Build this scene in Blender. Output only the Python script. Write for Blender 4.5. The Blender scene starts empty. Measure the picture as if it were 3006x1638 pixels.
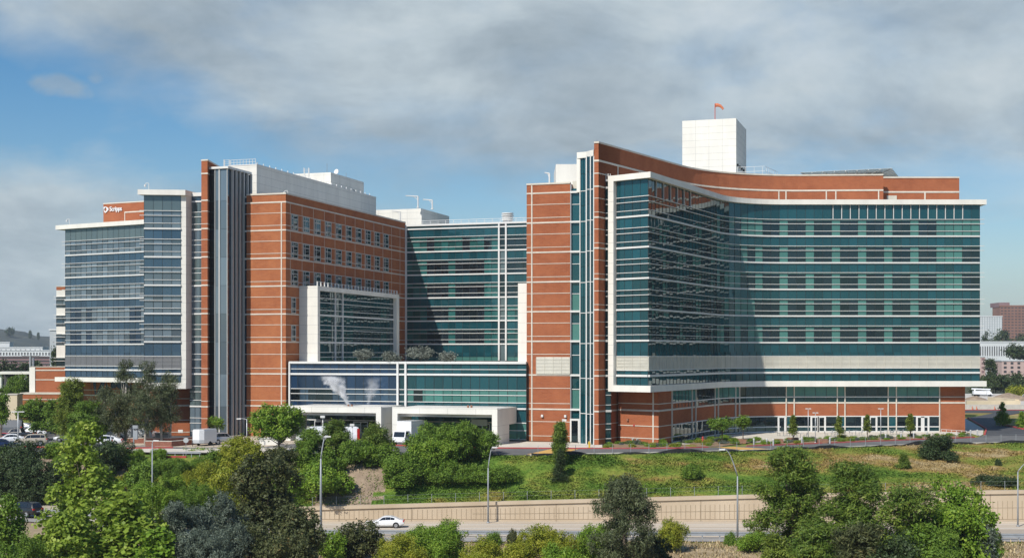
import bpy, math, random
import numpy as np
from mathutils import Vector, Matrix, noise as mnoise

scene = bpy.context.scene
COL = scene.collection
R = math.radians
F = 4000.0           # focal length in photo pixels (photo 3006 px wide)
CX, HZ = 1503.0, 1040.0

# ------------------------------------------------------------------ camera
cam_d = bpy.data.cameras.new("camera")
cam = bpy.data.objects.new("camera", cam_d)
COL.objects.link(cam)
cam_d.sensor_width = 36.0
cam_d.lens = 36.0 * F / 3006.0
cam_d.shift_y = (HZ - 819.0) / 3006.0
cam_d.clip_start = 1.0
cam_d.clip_end = 20000.0
cam.location = (0, 0, 0)
cam.rotation_euler = (R(90), 0, 0)
scene.camera = cam

# ------------------------------------------------------------------ sun + sky
SUN_EL = R(43)
sun_dir = Vector((-0.574 * math.cos(SUN_EL), -0.819 * math.cos(SUN_EL), math.sin(SUN_EL)))   # towards the sun
sl = bpy.data.lights.new("sun", 'SUN')
sl.energy = 5.0
sl.angle = R(0.6)
sl.color = (1.0, 0.95, 0.87)
sun = bpy.data.objects.new("sun", sl)
COL.objects.link(sun)
sun.rotation_euler = sun_dir.to_track_quat('Z', 'Y').to_euler()
sun.location = sun_dir * 500

world = bpy.data.worlds.new("World")
scene.world = world
world.use_nodes = True
wn, wl = world.node_tree.nodes, world.node_tree.links
wn.clear()

def W(t, **kw):
    n = wn.new(t)
    for k, v in kw.items():
        setattr(n, k, v)
    return n

def wmath(op, a, b=None, c=None, clamp=False):
    n = W('ShaderNodeMath', operation=op, use_clamp=clamp)
    for i, x in enumerate((a, b, c)):
        if x is None:
            continue
        if isinstance(x, (int, float)):
            n.inputs[i].default_value = x
        else:
            wl.new(x, n.inputs[i])
    return n.outputs[0]

def wramp(fac, stops, interp='LINEAR'):
    n = W('ShaderNodeValToRGB')
    n.color_ramp.interpolation = interp
    els = n.color_ramp.elements
    while len(els) > 1:
        els.remove(els[-1])
    for i, (p, c) in enumerate(stops):
        e = els[0] if i == 0 else els.new(p)
        e.position = p
        e.color = (c, c, c, 1) if isinstance(c, (int, float)) else (*c, 1)
    wl.new(fac, n.inputs[0])
    return n.outputs[0]

sky = W('ShaderNodeTexSky', sky_type='NISHITA')
sky.sun_disc = False
sky.sun_elevation = SUN_EL
sky.sun_rotation = math.atan2(sun_dir.x, sun_dir.y)
sky.air_density = 1.0
sky.dust_density = 0.3
sky.ozone_density = 2.5
tc = W('ShaderNodeTexCoord')
sep = W('ShaderNodeSeparateXYZ')
wl.new(tc.outputs['Generated'], sep.inputs[0])
dx_, dy_, dz_ = sep.outputs
az = wmath('MULTIPLY', wmath('ARCTAN2', dx_, dy_), 57.2958)          # degrees, 0 = straight ahead
el = wmath('MULTIPLY', wmath('ARCSINE', dz_), 57.2958)
# cloud layer coordinates: the direction pushed on to a level ceiling
hz_ = wmath('ADD', wmath('ABSOLUTE', dz_), 0.34)
cv = W('ShaderNodeCombineXYZ')
wl.new(wmath('DIVIDE', dx_, hz_), cv.inputs[0])
wl.new(wmath('DIVIDE', dy_, hz_), cv.inputs[1])
def wnoise(scale, detail, rough, off, dist=0.0):
    m = W('ShaderNodeMapping')
    m.inputs['Location'].default_value = off
    wl.new(cv.outputs[0], m.inputs['Vector'])
    n = W('ShaderNodeTexNoise')
    n.inputs['Scale'].default_value = scale
    n.inputs['Detail'].default_value = detail
    n.inputs['Roughness'].default_value = rough
    n.inputs['Distortion'].default_value = dist
    wl.new(m.outputs[0], n.inputs['Vector'])
    return n.outputs['Fac']
n_big = wnoise(1.9, 7.0, 0.55, (3.1, 1.7, 0.3), 0.3)
n_mid = wnoise(4.2, 8.0, 0.55, (0.4, 5.2, 1.3), 0.2)
n_fine = wnoise(9.0, 9.0, 0.62, (1.9, 8.2, 2.3), 0.4)
n_tone = wnoise(3.2, 7.0, 0.58, (7.7, 2.2, 4.0), 0.3)
# where the cloud deck starts (elevation in degrees) along the view's azimuth
t_az = wmath('ADD', wmath('DIVIDE', az, 44.0), 0.5, clamp=True)
deck = wmath('MULTIPLY', wramp(t_az, [(0.0, 0.68), (0.05, 0.57), (0.22, 0.53), (0.40, 0.46), (0.50, 0.42), (0.62, 0.38), (0.78, 0.36), (0.90, 0.36), (1.0, 0.35)], 'B_SPLINE'), 20.0)
wob = wmath('ADD', wmath('MULTIPLY', wmath('SUBTRACT', n_big, 0.5), 8.0), wmath('MULTIPLY', wmath('SUBTRACT', n_fine, 0.5), 2.6))
up = wmath('ADD', wmath('DIVIDE', wmath('ADD', wmath('SUBTRACT', el, deck), wob), 3.2), 0.62, clamp=True)
# low bank of cloud on the left, sinking to the right
low_top = wmath('MULTIPLY', wramp(t_az, [(0.0, 0.44), (0.10, 0.40), (0.22, 0.33), (0.34, 0.28), (0.50, 0.21), (0.62, 0.16), (0.80, 0.12), (1.0, 0.13)], 'B_SPLINE'), 20.0)
lowc = wmath('ADD', wmath('DIVIDE', wmath('ADD', wmath('SUBTRACT', low_top, el), wob), 2.6), 0.30, clamp=True)
lowc = wmath('MULTIPLY', lowc, wramp(t_az, [(0.0, 1.0), (0.25, 0.9), (0.50, 0.60), (1.0, 0.45)]))
thick = wramp(t_az, [(0.0, 0.9), (0.30, 0.5), (0.5, 0.0), (1.0, 0.0)])
# one small cloud, left
def blob(a0, e0, ra, re):
    q = wmath('ADD', wmath('POWER', wmath('DIVIDE', wmath('SUBTRACT', az, a0), ra), 2.0), wmath('POWER', wmath('DIVIDE', wmath('SUBTRACT', el, e0), re), 2.0))
    q = wmath('ADD', q, wmath('MULTIPLY', wmath('SUBTRACT', n_fine, 0.5), 5.0))
    return wmath('MULTIPLY', wmath('SUBTRACT', 1.0, q, clamp=True), 0.62)
puff = wmath('MAXIMUM', wmath('MAXIMUM', blob(-18.6, 10.75, 1.0, 0.5), blob(-17.7, 10.5, 1.0, 0.42)), blob(-16.9, 11.1, 0.5, 0.65))
dens = wmath('MAXIMUM', wmath('MAXIMUM', up, lowc), puff)
dens = wmath('MULTIPLY', dens, wramp(n_mid, [(0.30, 0.66), (0.46, 0.92), (0.58, 1.0)]))
dens = wmath('MAXIMUM', dens, wmath('MULTIPLY', lowc, thick))
dens = wmath('MULTIPLY', dens, 0.97, clamp=True)
# cloud thinned overhead, out of view, so less skylight fills the shade
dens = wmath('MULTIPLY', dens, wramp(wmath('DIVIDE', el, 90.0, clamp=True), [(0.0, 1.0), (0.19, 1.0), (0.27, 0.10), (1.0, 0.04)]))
# behind the camera: broken cloud, kept sparse to hold the fill light down
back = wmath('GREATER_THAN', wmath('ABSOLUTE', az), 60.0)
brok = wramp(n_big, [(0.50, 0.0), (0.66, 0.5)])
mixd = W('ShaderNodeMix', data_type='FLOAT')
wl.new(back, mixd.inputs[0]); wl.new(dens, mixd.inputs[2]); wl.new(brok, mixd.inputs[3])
tone = wramp(wmath('ADD', wmath('MULTIPLY', n_tone, 0.86), wmath('MULTIPLY', n_fine, 0.14)), [(0.34, (0.28, 0.345, 0.395)), (0.47, (0.40, 0.475, 0.53)), (0.57, (0.52, 0.60, 0.645)), (0.67, (0.63, 0.695, 0.725))])
bg_sky = W('ShaderNodeBackground')
SKY_STR = 0.103
bg_sky.inputs['Strength'].default_value = SKY_STR
hs = W('ShaderNodeHueSaturation')
hs.inputs['Saturation'].default_value = 1.42
wl.new(sky.outputs[0], hs.inputs['Color'])
wl.new(hs.outputs[0], bg_sky.inputs['Color'])
# pale band of haze that lies on the horizon all the way round
hzb = W('ShaderNodeMix', data_type='RGBA')
wl.new(wmath('MULTIPLY', wmath('POWER', 2.718, wmath('MULTIPLY', wmath('ABSOLUTE', el), -0.30)), 0.85), hzb.inputs[0])
wl.new(hs.outputs[0], hzb.inputs[6])
hzb.inputs[7].default_value = (0.30 / SKY_STR, 0.39 / SKY_STR, 0.49 / SKY_STR, 1)
wl.new(hzb.outputs[2], bg_sky.inputs['Color'])
bg_cl = W('ShaderNodeBackground')
bg_cl.inputs['Strength'].default_value = 1.0
wl.new(tone, bg_cl.inputs['Color'])
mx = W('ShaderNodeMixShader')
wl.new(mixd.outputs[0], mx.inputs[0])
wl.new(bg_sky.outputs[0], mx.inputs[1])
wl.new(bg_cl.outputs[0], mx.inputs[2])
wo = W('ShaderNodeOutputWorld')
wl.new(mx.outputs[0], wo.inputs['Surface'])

scene.view_settings.view_transform = 'Standard'
scene.view_settings.look = 'None'
scene.view_settings.exposure = 0.0
scene.view_settings.gamma = 1.0
scene.cycles.max_bounces = 6
scene.cycles.diffuse_bounces = 3
scene.cycles.glossy_bounces = 3
scene.cycles.transmission_bounces = 3
scene.cycles.volume_bounces = 3
scene.cycles.caustics_reflective = False
scene.cycles.caustics_refractive = False
scene.cycles.use_denoising = True

# ------------------------------------------------------------------ materials
MATS = {}
def mat(name, col, rough=0.8, metal=0.0, var=0.0, scale=1.0, bump=0.0, bscale=None, spec=0.5, ior=1.5, col2=None, detail=4.0, stretch=None, coat=0.0):
    m = bpy.data.materials.new(name)
    m.use_nodes = True
    nt = m.node_tree
    b = nt.nodes['Principled BSDF']
    b.inputs['Roughness'].default_value = rough
    b.inputs['Metallic'].default_value = metal
    b.inputs['IOR'].default_value = ior
    b.inputs['Specular IOR Level'].default_value = spec
    b.inputs['Coat Weight'].default_value = coat
    b.inputs['Base Color'].default_value = (*col, 1)
    if var > 0 or bump > 0 or col2:
        tcn = nt.nodes.new('ShaderNodeTexCoord')
        src = tcn.outputs['Object']
        if stretch:
            mp = nt.nodes.new('ShaderNodeMapping')
            mp.inputs['Scale'].default_value = stretch
            nt.links.new(src, mp.inputs['Vector'])
            src = mp.outputs[0]
        nz = nt.nodes.new('ShaderNodeTexNoise')
        nz.inputs['Scale'].default_value = scale
        nz.inputs['Detail'].default_value = detail
        nz.inputs['Roughness'].default_value = 0.6
        nt.links.new(src, nz.inputs['Vector'])
        if var > 0 or col2:
            cr = nt.nodes.new('ShaderNodeValToRGB')
            c2 = col2 or tuple(min(1, c * (1 + var)) for c in col)
            c1 = col if col2 else tuple(c * (1 - var) for c in col)
            cr.color_ramp.elements[0].position = 0.35
            cr.color_ramp.elements[1].position = 0.65
            cr.color_ramp.elements[0].color = (*c1, 1)
            cr.color_ramp.elements[1].color = (*c2, 1)
            nt.links.new(nz.outputs['Fac'], cr.inputs[0])
            nt.links.new(cr.outputs[0], b.inputs['Base Color'])
        if bump > 0:
            nb = nz
            if bscale:
                nb = nt.nodes.new('ShaderNodeTexNoise')
                nb.inputs['Scale'].default_value = bscale
                nb.inputs['Detail'].default_value = 3.0
                nt.links.new(src, nb.inputs['Vector'])
            bp = nt.nodes.new('ShaderNodeBump')
            bp.inputs['Strength'].default_value = 1.0
            bp.inputs['Distance'].default_value = bump
            nt.links.new(nb.outputs['Fac'], bp.inputs['Height'])
            nt.links.new(bp.outputs[0], b.inputs['Normal'])
    MATS[name] = m
    return m

def brick_mat(name, c1, c2, c3, mortar):
    m = bpy.data.materials.new(name)
    m.use_nodes = True
    nt = m.node_tree
    b = nt.nodes['Principled BSDF']
    b.inputs['Roughness'].default_value = 1.0
    b.inputs['Specular IOR Level'].default_value = 0.04
    geo = nt.nodes.new('ShaderNodeNewGeometry')
    tcn = nt.nodes.new('ShaderNodeTexCoord')
    # run along the wall: distance measured along the horizontal tangent
    cr_ = nt.nodes.new('ShaderNodeVectorMath'); cr_.operation = 'CROSS_PRODUCT'
    cr_.inputs[1].default_value = (0, 0, 1)
    nt.links.new(geo.outputs['True Normal'], cr_.inputs[0])
    dt = nt.nodes.new('ShaderNodeVectorMath'); dt.operation = 'DOT_PRODUCT'
    nt.links.new(cr_.outputs[0], dt.inputs[0])
    nt.links.new(tcn.outputs['Object'], dt.inputs[1])
    sp = nt.nodes.new('ShaderNodeSeparateXYZ')
    nt.links.new(tcn.outputs['Object'], sp.inputs[0])
    cb = nt.nodes.new('ShaderNodeCombineXYZ')
    nt.links.new(dt.outputs['Value'], cb.inputs[0])
    nt.links.new(sp.outputs[2], cb.inputs[1])
    bt = nt.nodes.new('ShaderNodeTexBrick')
    bt.inputs['Scale'].default_value = 1.0
    bt.inputs['Brick Width'].default_value = 0.6
    bt.inputs['Row Height'].default_value = 0.2
    bt.inputs['Mortar Size'].default_value = 0.02
    bt.inputs['Color1'].default_value = (*c1, 1)
    bt.inputs['Color2'].default_value = (*c2, 1)
    bt.inputs['Mortar'].default_value = (*mortar, 1)
    nt.links.new(cb.outputs[0], bt.inputs['Vector'])
    nz = nt.nodes.new('ShaderNodeTexNoise')
    nz.inputs['Scale'].default_value = 0.35
    nz.inputs['Detail'].default_value = 8.0
    nz.inputs['Roughness'].default_value = 0.65
    nt.links.new(tcn.outputs['Object'], nz.inputs['Vector'])
    rp = nt.nodes.new('ShaderNodeMapRange')
    rp.inputs['From Min'].default_value = 0.35
    rp.inputs['From Max'].default_value = 0.70
    nt.links.new(nz.outputs['Fac'], rp.inputs['Value'])
    mxn = nt.nodes.new('ShaderNodeMix'); mxn.data_type = 'RGBA'
    nt.links.new(rp.outputs[0], mxn.inputs[0])
    nt.links.new(bt.outputs['Color'], mxn.inputs[6])
    mxn.inputs[7].default_value = (*c3, 1)
    m2 = nt.nodes.new('ShaderNodeMath'); m2.operation = 'MULTIPLY'
    m2.inputs[1].default_value = 0.7
    nt.links.new(rp.outputs[0], m2.inputs[0])
    nt.links.new(m2.outputs[0], mxn.inputs[0])
    nt.links.new(mxn.outputs[2], b.inputs['Base Color'])
    bp = nt.nodes.new('ShaderNodeBump')
    bp.inputs['Distance'].default_value = 0.012
    nt.links.new(bt.outputs['Fac'], bp.inputs['Height'])
    bp.invert = True
    nt.links.new(bp.outputs[0], b.inputs['Normal'])
    MATS[name] = m
    return m

def glass_mat(name, col, var=0.25, ior=1.9, wave=0.009, rough=0.015, bs=0.38, tint=(0.75, 0.95, 1.0)):
    """coated facade glass: dark tinted body, mirror coat, slightly wavy panes; tint varies a little pane by pane"""
    m = bpy.data.materials.new(name)
    m.use_nodes = True
    nt = m.node_tree
    b = nt.nodes['Principled BSDF']
    b.inputs['Roughness'].default_value = rough
    b.inputs['IOR'].default_value = ior
    b.inputs['Specular Tint'].default_value = (*tint, 1)
    at = nt.nodes.new('ShaderNodeAttribute')
    at.attribute_name = 'tone'
    cr = nt.nodes.new('ShaderNodeValToRGB')
    cr.color_ramp.elements[0].color = (*[c * (1 - var) for c in col], 1)
    cr.color_ramp.elements[1].color = (*[min(1, c * (1 + var)) for c in col], 1)
    nt.links.new(at.outputs['Fac'], cr.inputs[0])
    nt.links.new(cr.outputs[0], b.inputs['Base Color'])
    tcn = nt.nodes.new('ShaderNodeTexCoord')
    nz = nt.nodes.new('ShaderNodeTexNoise')
    nz.inputs['Scale'].default_value = bs
    nz.inputs['Detail'].default_value = 2.0
    nt.links.new(tcn.outputs['Object'], nz.inputs['Vector'])
    bp = nt.nodes.new('ShaderNodeBump')
    bp.inputs['Strength'].default_value = 1.0
    bp.inputs['Distance'].default_value = wave
    nt.links.new(nz.outputs['Fac'], bp.inputs['Height'])
    nt.links.new(bp.outputs[0], b.inputs['Normal'])
    MATS[name] = m
    return m

brick_mat('brick_orange', (0.37, 0.122, 0.050), (0.30, 0.092, 0.039), (0.47, 0.185, 0.082), (0.35, 0.165, 0.10))
brick_mat('brick_red', (0.34, 0.105, 0.047), (0.275, 0.080, 0.036), (0.42, 0.152, 0.073), (0.33, 0.15, 0.09))
mat('stone', (0.60, 0.55, 0.47), 0.85, var=0.08, scale=0.8)
mat('white_panel', (0.73, 0.71, 0.645), 0.6, var=0.06, scale=0.5, detail=8, stretch=(1, 1, 0.3))
mat('fin_grey', (0.52, 0.51, 0.48), 0.5, var=0.05, scale=0.8)
mat('white_metal', (0.66, 0.655, 0.63), 0.45, var=0.03, scale=0.5)
mat('panel_joint', (0.42, 0.42, 0.40), 0.8)
mat('aluminium', (0.55, 0.56, 0.57), 0.4, metal=0.3, var=0.05, scale=1.0)
mat('roof_white', (0.62, 0.61, 0.57), 0.9, var=0.12, scale=0.2)
mat('dark_core', (0.012, 0.016, 0.018), 0.6, var=0.2, scale=1.0)
mat('mullion', (0.02, 0.028, 0.032), 0.4, var=0.1, scale=1.0)
mat('louver', (0.55, 0.53, 0.45), 0.6, var=0.06, scale=0.6)
mat('louver_grey', (0.15, 0.155, 0.16), 0.55, var=0.08, scale=0.6)
mat('concrete', (0.50, 0.46, 0.40), 0.9, var=0.10, scale=0.6)
mat('grey_metal', (0.34, 0.36, 0.38), 0.45, metal=0.6, var=0.06, scale=2.0)
mat('galvanised', (0.33, 0.35, 0.37), 0.55, metal=0.2, var=0.08, scale=1.5)
mat('orange_sock', (0.62, 0.19, 0.09), 0.8, var=0.05, scale=1.0)
mat('red_pole', (0.45, 0.07, 0.05), 0.5, var=0.05, scale=1.0)
mat('white_paint', (0.80, 0.80, 0.80), 0.3, var=0.02, scale=1.0, coat=0.3)
mat('black', (0.012, 0.012, 0.012), 0.6, var=0.1, scale=3.0)
BT_ = (0.58, 0.80, 1.0)
TT_ = (0.60, 0.95, 1.0)
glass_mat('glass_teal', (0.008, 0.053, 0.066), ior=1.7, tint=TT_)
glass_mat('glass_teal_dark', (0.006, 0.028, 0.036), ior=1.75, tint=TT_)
glass_mat('glass_green', (0.062, 0.172, 0.150), 0.16, ior=1.6, tint=TT_)
glass_mat('glass_mid', (0.018, 0.085, 0.080), 0.35, ior=1.7, tint=TT_)
glass_mat('glass_blue', (0.030, 0.058, 0.088), ior=1.9, tint=BT_)
glass_mat('glass_steel', (0.090, 0.118, 0.140), 0.45, ior=1.9, tint=(0.7, 0.88, 1.0))
glass_mat('glass_cobalt', (0.014, 0.034, 0.070), 0.3, ior=1.75, tint=BT_)
glass_mat('glass_grey', (0.085, 0.115, 0.118), 0.10, ior=1.8, tint=(0.7, 0.9, 1.0))
glass_mat('glass_dark', (0.008, 0.013, 0.018), 0.5, ior=1.7, tint=TT_)
glass_mat('glass_navy', (0.008, 0.018, 0.036), 0.4, ior=1.9, tint=BT_)

# ------------------------------------------------------------------ helpers
def v2(p):
    return np.array([p[0], p[1]], float)

def at(u, Y):
    """plan point on the photo column u at depth Y"""
    return v2(((u - CX) / F * Y, Y))

def zat(v, Y):
    return (HZ - v) / F * Y

def walk(P, d, u):
    """point on the plan line P + t d that lies on photo column u"""
    k = (u - CX) / F
    t = (k * P[1] - P[0]) / (d[0] - k * d[1])
    return v2((P[0] + t * d[0], P[1] + t * d[1]))

def unit(d):
    d = v2(d)
    return d / np.linalg.norm(d)

class MB:
    """collects quads and n-gons, then becomes ONE mesh object"""
    def __init__(s):
        s.v, s.f, s.m, s.t = [], [], [], []
    def face(s, pts, mi=0, tone=0.5):
        i = len(s.v)
        s.v.extend([tuple(float(c) for c in p) for p in pts])
        s.f.append(tuple(range(i, i + len(pts))))
        s.m.append(mi); s.t.append(tone)
    def hexa(s, b, t, mi=0, tone=0.5):
        """b, t: four bottom and four top points, counter-clockwise seen from above"""
        s.face(b[::-1], mi, tone); s.face(t, mi, tone)
        for i in range(4):
            j = (i + 1) % 4
            s.face([b[i], b[j], t[j], t[i]], mi, tone)
    def box(s, x0, x1, y0, y1, z0, z1, mi=0, tone=0.5):
        p = [(x0, y0), (x1, y0), (x1, y1), (x0, y1)]
        s.hexa([(*q, z0) for q in p], [(*q, z1) for q in p], mi, tone)
    def obox(s, P, d, l0, l1, w0, w1, z0, z1, mi=0, tone=0.5):
        """box in a frame: along plan direction d from l0 to l1, sideways (right of d) from w0 to w1"""
        d = unit(d); n = v2((d[1], -d[0])); P = v2(P)
        q = [P + d * l0 + n * w1, P + d * l1 + n * w1, P + d * l1 + n * w0, P + d * l0 + n * w0]
        s.hexa([(*a, z0) for a in q], [(*a, z1) for a in q], mi, tone)
    def prism(s, poly, z0, z1, mi=0, top=None, bot=True, zt=None):
        """poly counter-clockwise seen from above"""
        n = len(poly)
        T = [(*p, z1 if zt is None else zt[i]) for i, p in enumerate(poly)]
        B = [(*p, z0) for p in poly]
        for i in range(n):
            j = (i + 1) % n
            s.face([B[i], B[j], T[j], T[i]], mi)
        s.face(T, mi if top is None else top)
        if bot:
            s.face(B[::-1], mi)
    def strip(s, path, z0, z1, o0, o1, mi=0, tone=0.5):
        """closed band along a plan path (left to right), from offset o0 to o1 outward (towards the viewer's side)"""
        A, B = offset(path, o0), offset(path, o1)
        n = len(path)
        for i in range(n - 1):
            s.face([(*B[i], z0), (*B[i + 1], z0), (*B[i + 1], z1), (*B[i], z1)], mi, tone)
            s.face([(*A[i + 1], z0), (*A[i], z0), (*A[i], z1), (*A[i + 1], z1)], mi, tone)
            s.face([(*B[i], z1), (*B[i + 1], z1), (*A[i + 1], z1), (*A[i], z1)], mi, tone)
            s.face([(*A[i], z0), (*A[i + 1], z0), (*B[i + 1], z0), (*B[i], z0)], mi, tone)
        s.face([(*A[0], z0), (*B[0], z0), (*B[0], z1), (*A[0], z1)], mi, tone)
        s.face([(*B[-1], z0), (*A[-1], z0), (*A[-1], z1), (*B[-1], z1)], mi, tone)
    def tube(s, pts, r, n=8, mi=0, caps=True):
        """tapered tube through 3-D points; r a number or one radius per point"""
        pts = [Vector(p) for p in pts]
        rs = [r] * len(pts) if isinstance(r, (int, float)) else list(r)
        rings = []
        for i, p in enumerate(pts):
            a = pts[max(i - 1, 0)]; b = pts[min(i + 1, len(pts) - 1)]
            d = (b - a).normalized()
            up = Vector((0, 0, 1)) if abs(d.z) < 0.9 else Vector((1, 0, 0))
            x = d.cross(up).normalized(); y = x.cross(d)
            rings.append([p + (x * math.cos(2 * math.pi * k / n) + y * math.sin(2 * math.pi * k / n)) * rs[i] for k in range(n)])
        base = len(s.v)
        for ring in rings:
            s.v.extend([tuple(q) for q in ring])
        for i in range(len(rings) - 1):
            for k in range(n):
                k2 = (k + 1) % n
                s.f.append((base + i * n + k2, base + i * n + k, base + (i + 1) * n + k, base + (i + 1) * n + k2))
                s.m.append(mi); s.t.append(0.5)
        if caps:
            s.f.append(tuple(base + k for k in range(n))); s.m.append(mi); s.t.append(0.5)
            s.f.append(tuple(base + (len(rings) - 1) * n + k for k in reversed(range(n)))); s.m.append(mi); s.t.append(0.5)
    def disc(s, c, ax, r, w, n=20, mi=0):
        """short cylinder centred at c along axis ax"""
        c = Vector(c); ax = Vector(ax).normalized()
        s.tube([c - ax * w / 2, c + ax * w / 2], r, n, mi)
    def build(s, name, mats, parent=None, smooth=False, world=True, **props):
        me = bpy.data.meshes.new(name)
        off = np.zeros(3)
        p = parent
        if world:
            while p is not None:
                off += np.array(p.location); p = p.parent
        V = np.array(s.v, float) - off
        me.from_pydata(V.tolist(), [], s.f)
        if isinstance(mats, str):
            mats = [mats]
        for mm in mats:
            me.materials.append(MATS[mm])
        me.polygons.foreach_set('material_index', np.array(s.m, np.int32))
        ta = me.attributes.new('tone', 'FLOAT', 'FACE')
        ta.data.foreach_set('value', np.array(s.t, np.float32))
        if smooth:
            me.polygons.foreach_set('use_smooth', np.ones(len(s.f), bool))
        me.update()
        o = bpy.data.objects.new(name, me)
        COL.objects.link(o)
        if parent is not None:
            o.parent = parent
        for k, x in props.items():
            o[k] = x
        return o

def offset(path, o):
    P = [v2(p) for p in path]
    n = len(P)
    res = []
    for i in range(n):
        d0 = unit(P[i] - P[i - 1]) if i > 0 else None
        d1 = unit(P[i + 1] - P[i]) if i < n - 1 else None
        if d0 is None: d0 = d1
        if d1 is None: d1 = d0
        n0 = v2((d0[1], -d0[0])); n1 = v2((d1[1], -d1[0]))
        m = n0 + n1
        m = m / max(1e-6, np.dot(m, n0))
        res.append(P[i] + m * o)
    return res

class Path:
    def __init__(s, pts):
        s.p = [v2(q) for q in pts]
        s.l = [0.0]
        for a, b in zip(s.p[:-1], s.p[1:]):
            s.l.append(s.l[-1] + np.linalg.norm(b - a))
        s.L = s.l[-1]
    def at(s, t):
        t = min(max(t, 0.0), s.L)
        for i in range(len(s.p) - 1):
            if t <= s.l[i + 1] + 1e-9:
                k = (t - s.l[i]) / max(1e-9, s.l[i + 1] - s.l[i])
                return s.p[i] + (s.p[i + 1] - s.p[i]) * k
        return s.p[-1]
    def sub(s, a, b):
        """plan points between arc lengths a and b"""
        return [s.at(a)] + [q for q, l in zip(s.p, s.l) if a + 1e-4 < l < b - 1e-4] + [s.at(b)]

def arc(P, head, rad, turn, n):
    """points after P on an arc; heading and turn in radians, turn negative = to the right"""
    out = []
    sgn = 1 if turn > 0 else -1
    c = v2(P) + rad * v2((-math.sin(head), math.cos(head))) * sgn
    for i in range(1, n + 1):
        h = head + turn * i / n
        out.append(c - rad * v2((-math.sin(h), math.cos(h))) * sgn)
    return out

def tag(o, label=None, cat=None, group=None, kind=None):
    if label: o['label'] = label
    if cat: o['category'] = cat
    if group: o['group'] = group
    if kind: o['kind'] = kind
    return o

def thing(name, label, cat, loc=(0, 0, 0), rz=0.0, group=None):
    o = bpy.data.objects.new(name, None)
    COL.objects.link(o)
    o.location = loc
    o.rotation_euler = (0, 0, rz)
    o.empty_display_size = 0.5
    return tag(o, label, cat, group)

def copy_tree(o, parent=None):
    c = o.copy()
    COL.objects.link(c)
    if parent is not None:
        c.parent = parent
    for ch in list(o.children):
        copy_tree(ch, c)
    return c
# ================================================================== the hospital
rnd = random.Random(7)
TH = R(17.6)
e1 = v2((math.cos(TH), -math.sin(TH)))     # along the fronts, to the right and nearer
e2 = v2((math.sin(TH), math.cos(TH)))      # into depth
LV = [25.04, 20.44, 15.84, 11.24, 6.64, 2.04]
GZ = -13.5

def pane(mb, A, B, z0, z1, o=0.0, mi=0, gap=0.03, tilt=0.0022, tone=None):
    A, B = v2(A), v2(B)
    d = unit(B - A); n = v2((d[1], -d[0]))
    A = A + d * gap; B = B - d * gap
    a, b = rnd.gauss(0, tilt), rnd.gauss(0, tilt)
    q = []
    for P, z, s, t in ((A, z0, -1, -1), (B, z0, 1, -1), (B, z1, 1, 1), (A, z1, -1, 1)):
        X = P + n * (o + a * s + b * t)
        q.append((X[0], X[1], z))
    k = [(x - n[0] * 0.05, y - n[1] * 0.05, z) for x, y, z in q]
    t = rnd.random() if tone is None else tone
    mb.face(q, mi, t)
    for i in range(4):
        j = (i + 1) % 4
        mb.face([q[j], q[i], k[i], k[j]], mi, t)

def modules(path, w=1.5, from_right=True):
    n = max(1, int(round(path.L / w)))
    return [path.at(path.L * i / n) for i in range(n + 1)], n

def mull(mb, P, d, z0, z1, mi, w=0.055, o=0.05):
    mb.obox(P, d, -w / 2, w / 2, -0.05, o, z0, z1, mi)

def floor_glass(parent, path, zt, pattern, mats, spandrel=True, lower=True, z_sp_top=None):
    """one storey of curtain wall under the slab at zt: a spandrel band, then a window band with dark windows in it"""
    pts, n = modules(path)
    sp_m, li_m, dk_m = mats
    if spandrel:
        mb = MB()
        for i in range(n):
            pane(mb, pts[i], pts[i + 1], zt - 1.66, z_sp_top if z_sp_top else zt - 0.13, tilt=0.005)
        for i in range(n + 1):
            mull(mb, pts[i], pts[min(i + 1, n)] - pts[min(i, n - 1)], zt - 1.66, z_sp_top if z_sp_top else zt - 0.13, 1, o=0.02)
        mb.build('spandrel_glass', [sp_m, 'mullion'], parent)
    if not lower:
        return
    mb = MB(); dark = None; n_l = 0
    for i in range(n):
        p = pattern(n - 1 - i)
        A, B = pts[i], pts[i + 1]
        if p == 'd':
            pane(mb, A, B, zt - 2.02, zt - 1.75)
            if dark is None:
                dark = MB()
            pane(dark, A, B, zt - 2.43, zt - 2.02)
            pane(dark, A, B, zt - 3.68, zt - 2.52)
            pane(dark, A, B, zt - 4.47, zt - 3.76)
            dark.obox(A, B - A, 0.02, np.linalg.norm(B - A) - 0.02, -0.05, 0.03, zt - 2.06, zt - 1.99, 1)
            if pattern(n - 2 - i) != 'd' or i == n - 1:
                dark.build('window', [dk_m, 'mullion'], parent)
                dark = None
        else:
            pane(mb, A, B, zt - 2.43, zt - 1.75)
            pane(mb, A, B, zt - 3.68, zt - 2.52)
            pane(mb, A, B, zt - 4.47, zt - 3.76)
        n_l += 1
    for i in range(n + 1):
        mull(mb, pts[i], pts[min(i + 1, n)] - pts[min(i, n - 1)], zt - 4.47, zt - 1.75, 1)
    mb.build('window_band', [li_m, 'mullion'], parent)

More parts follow.
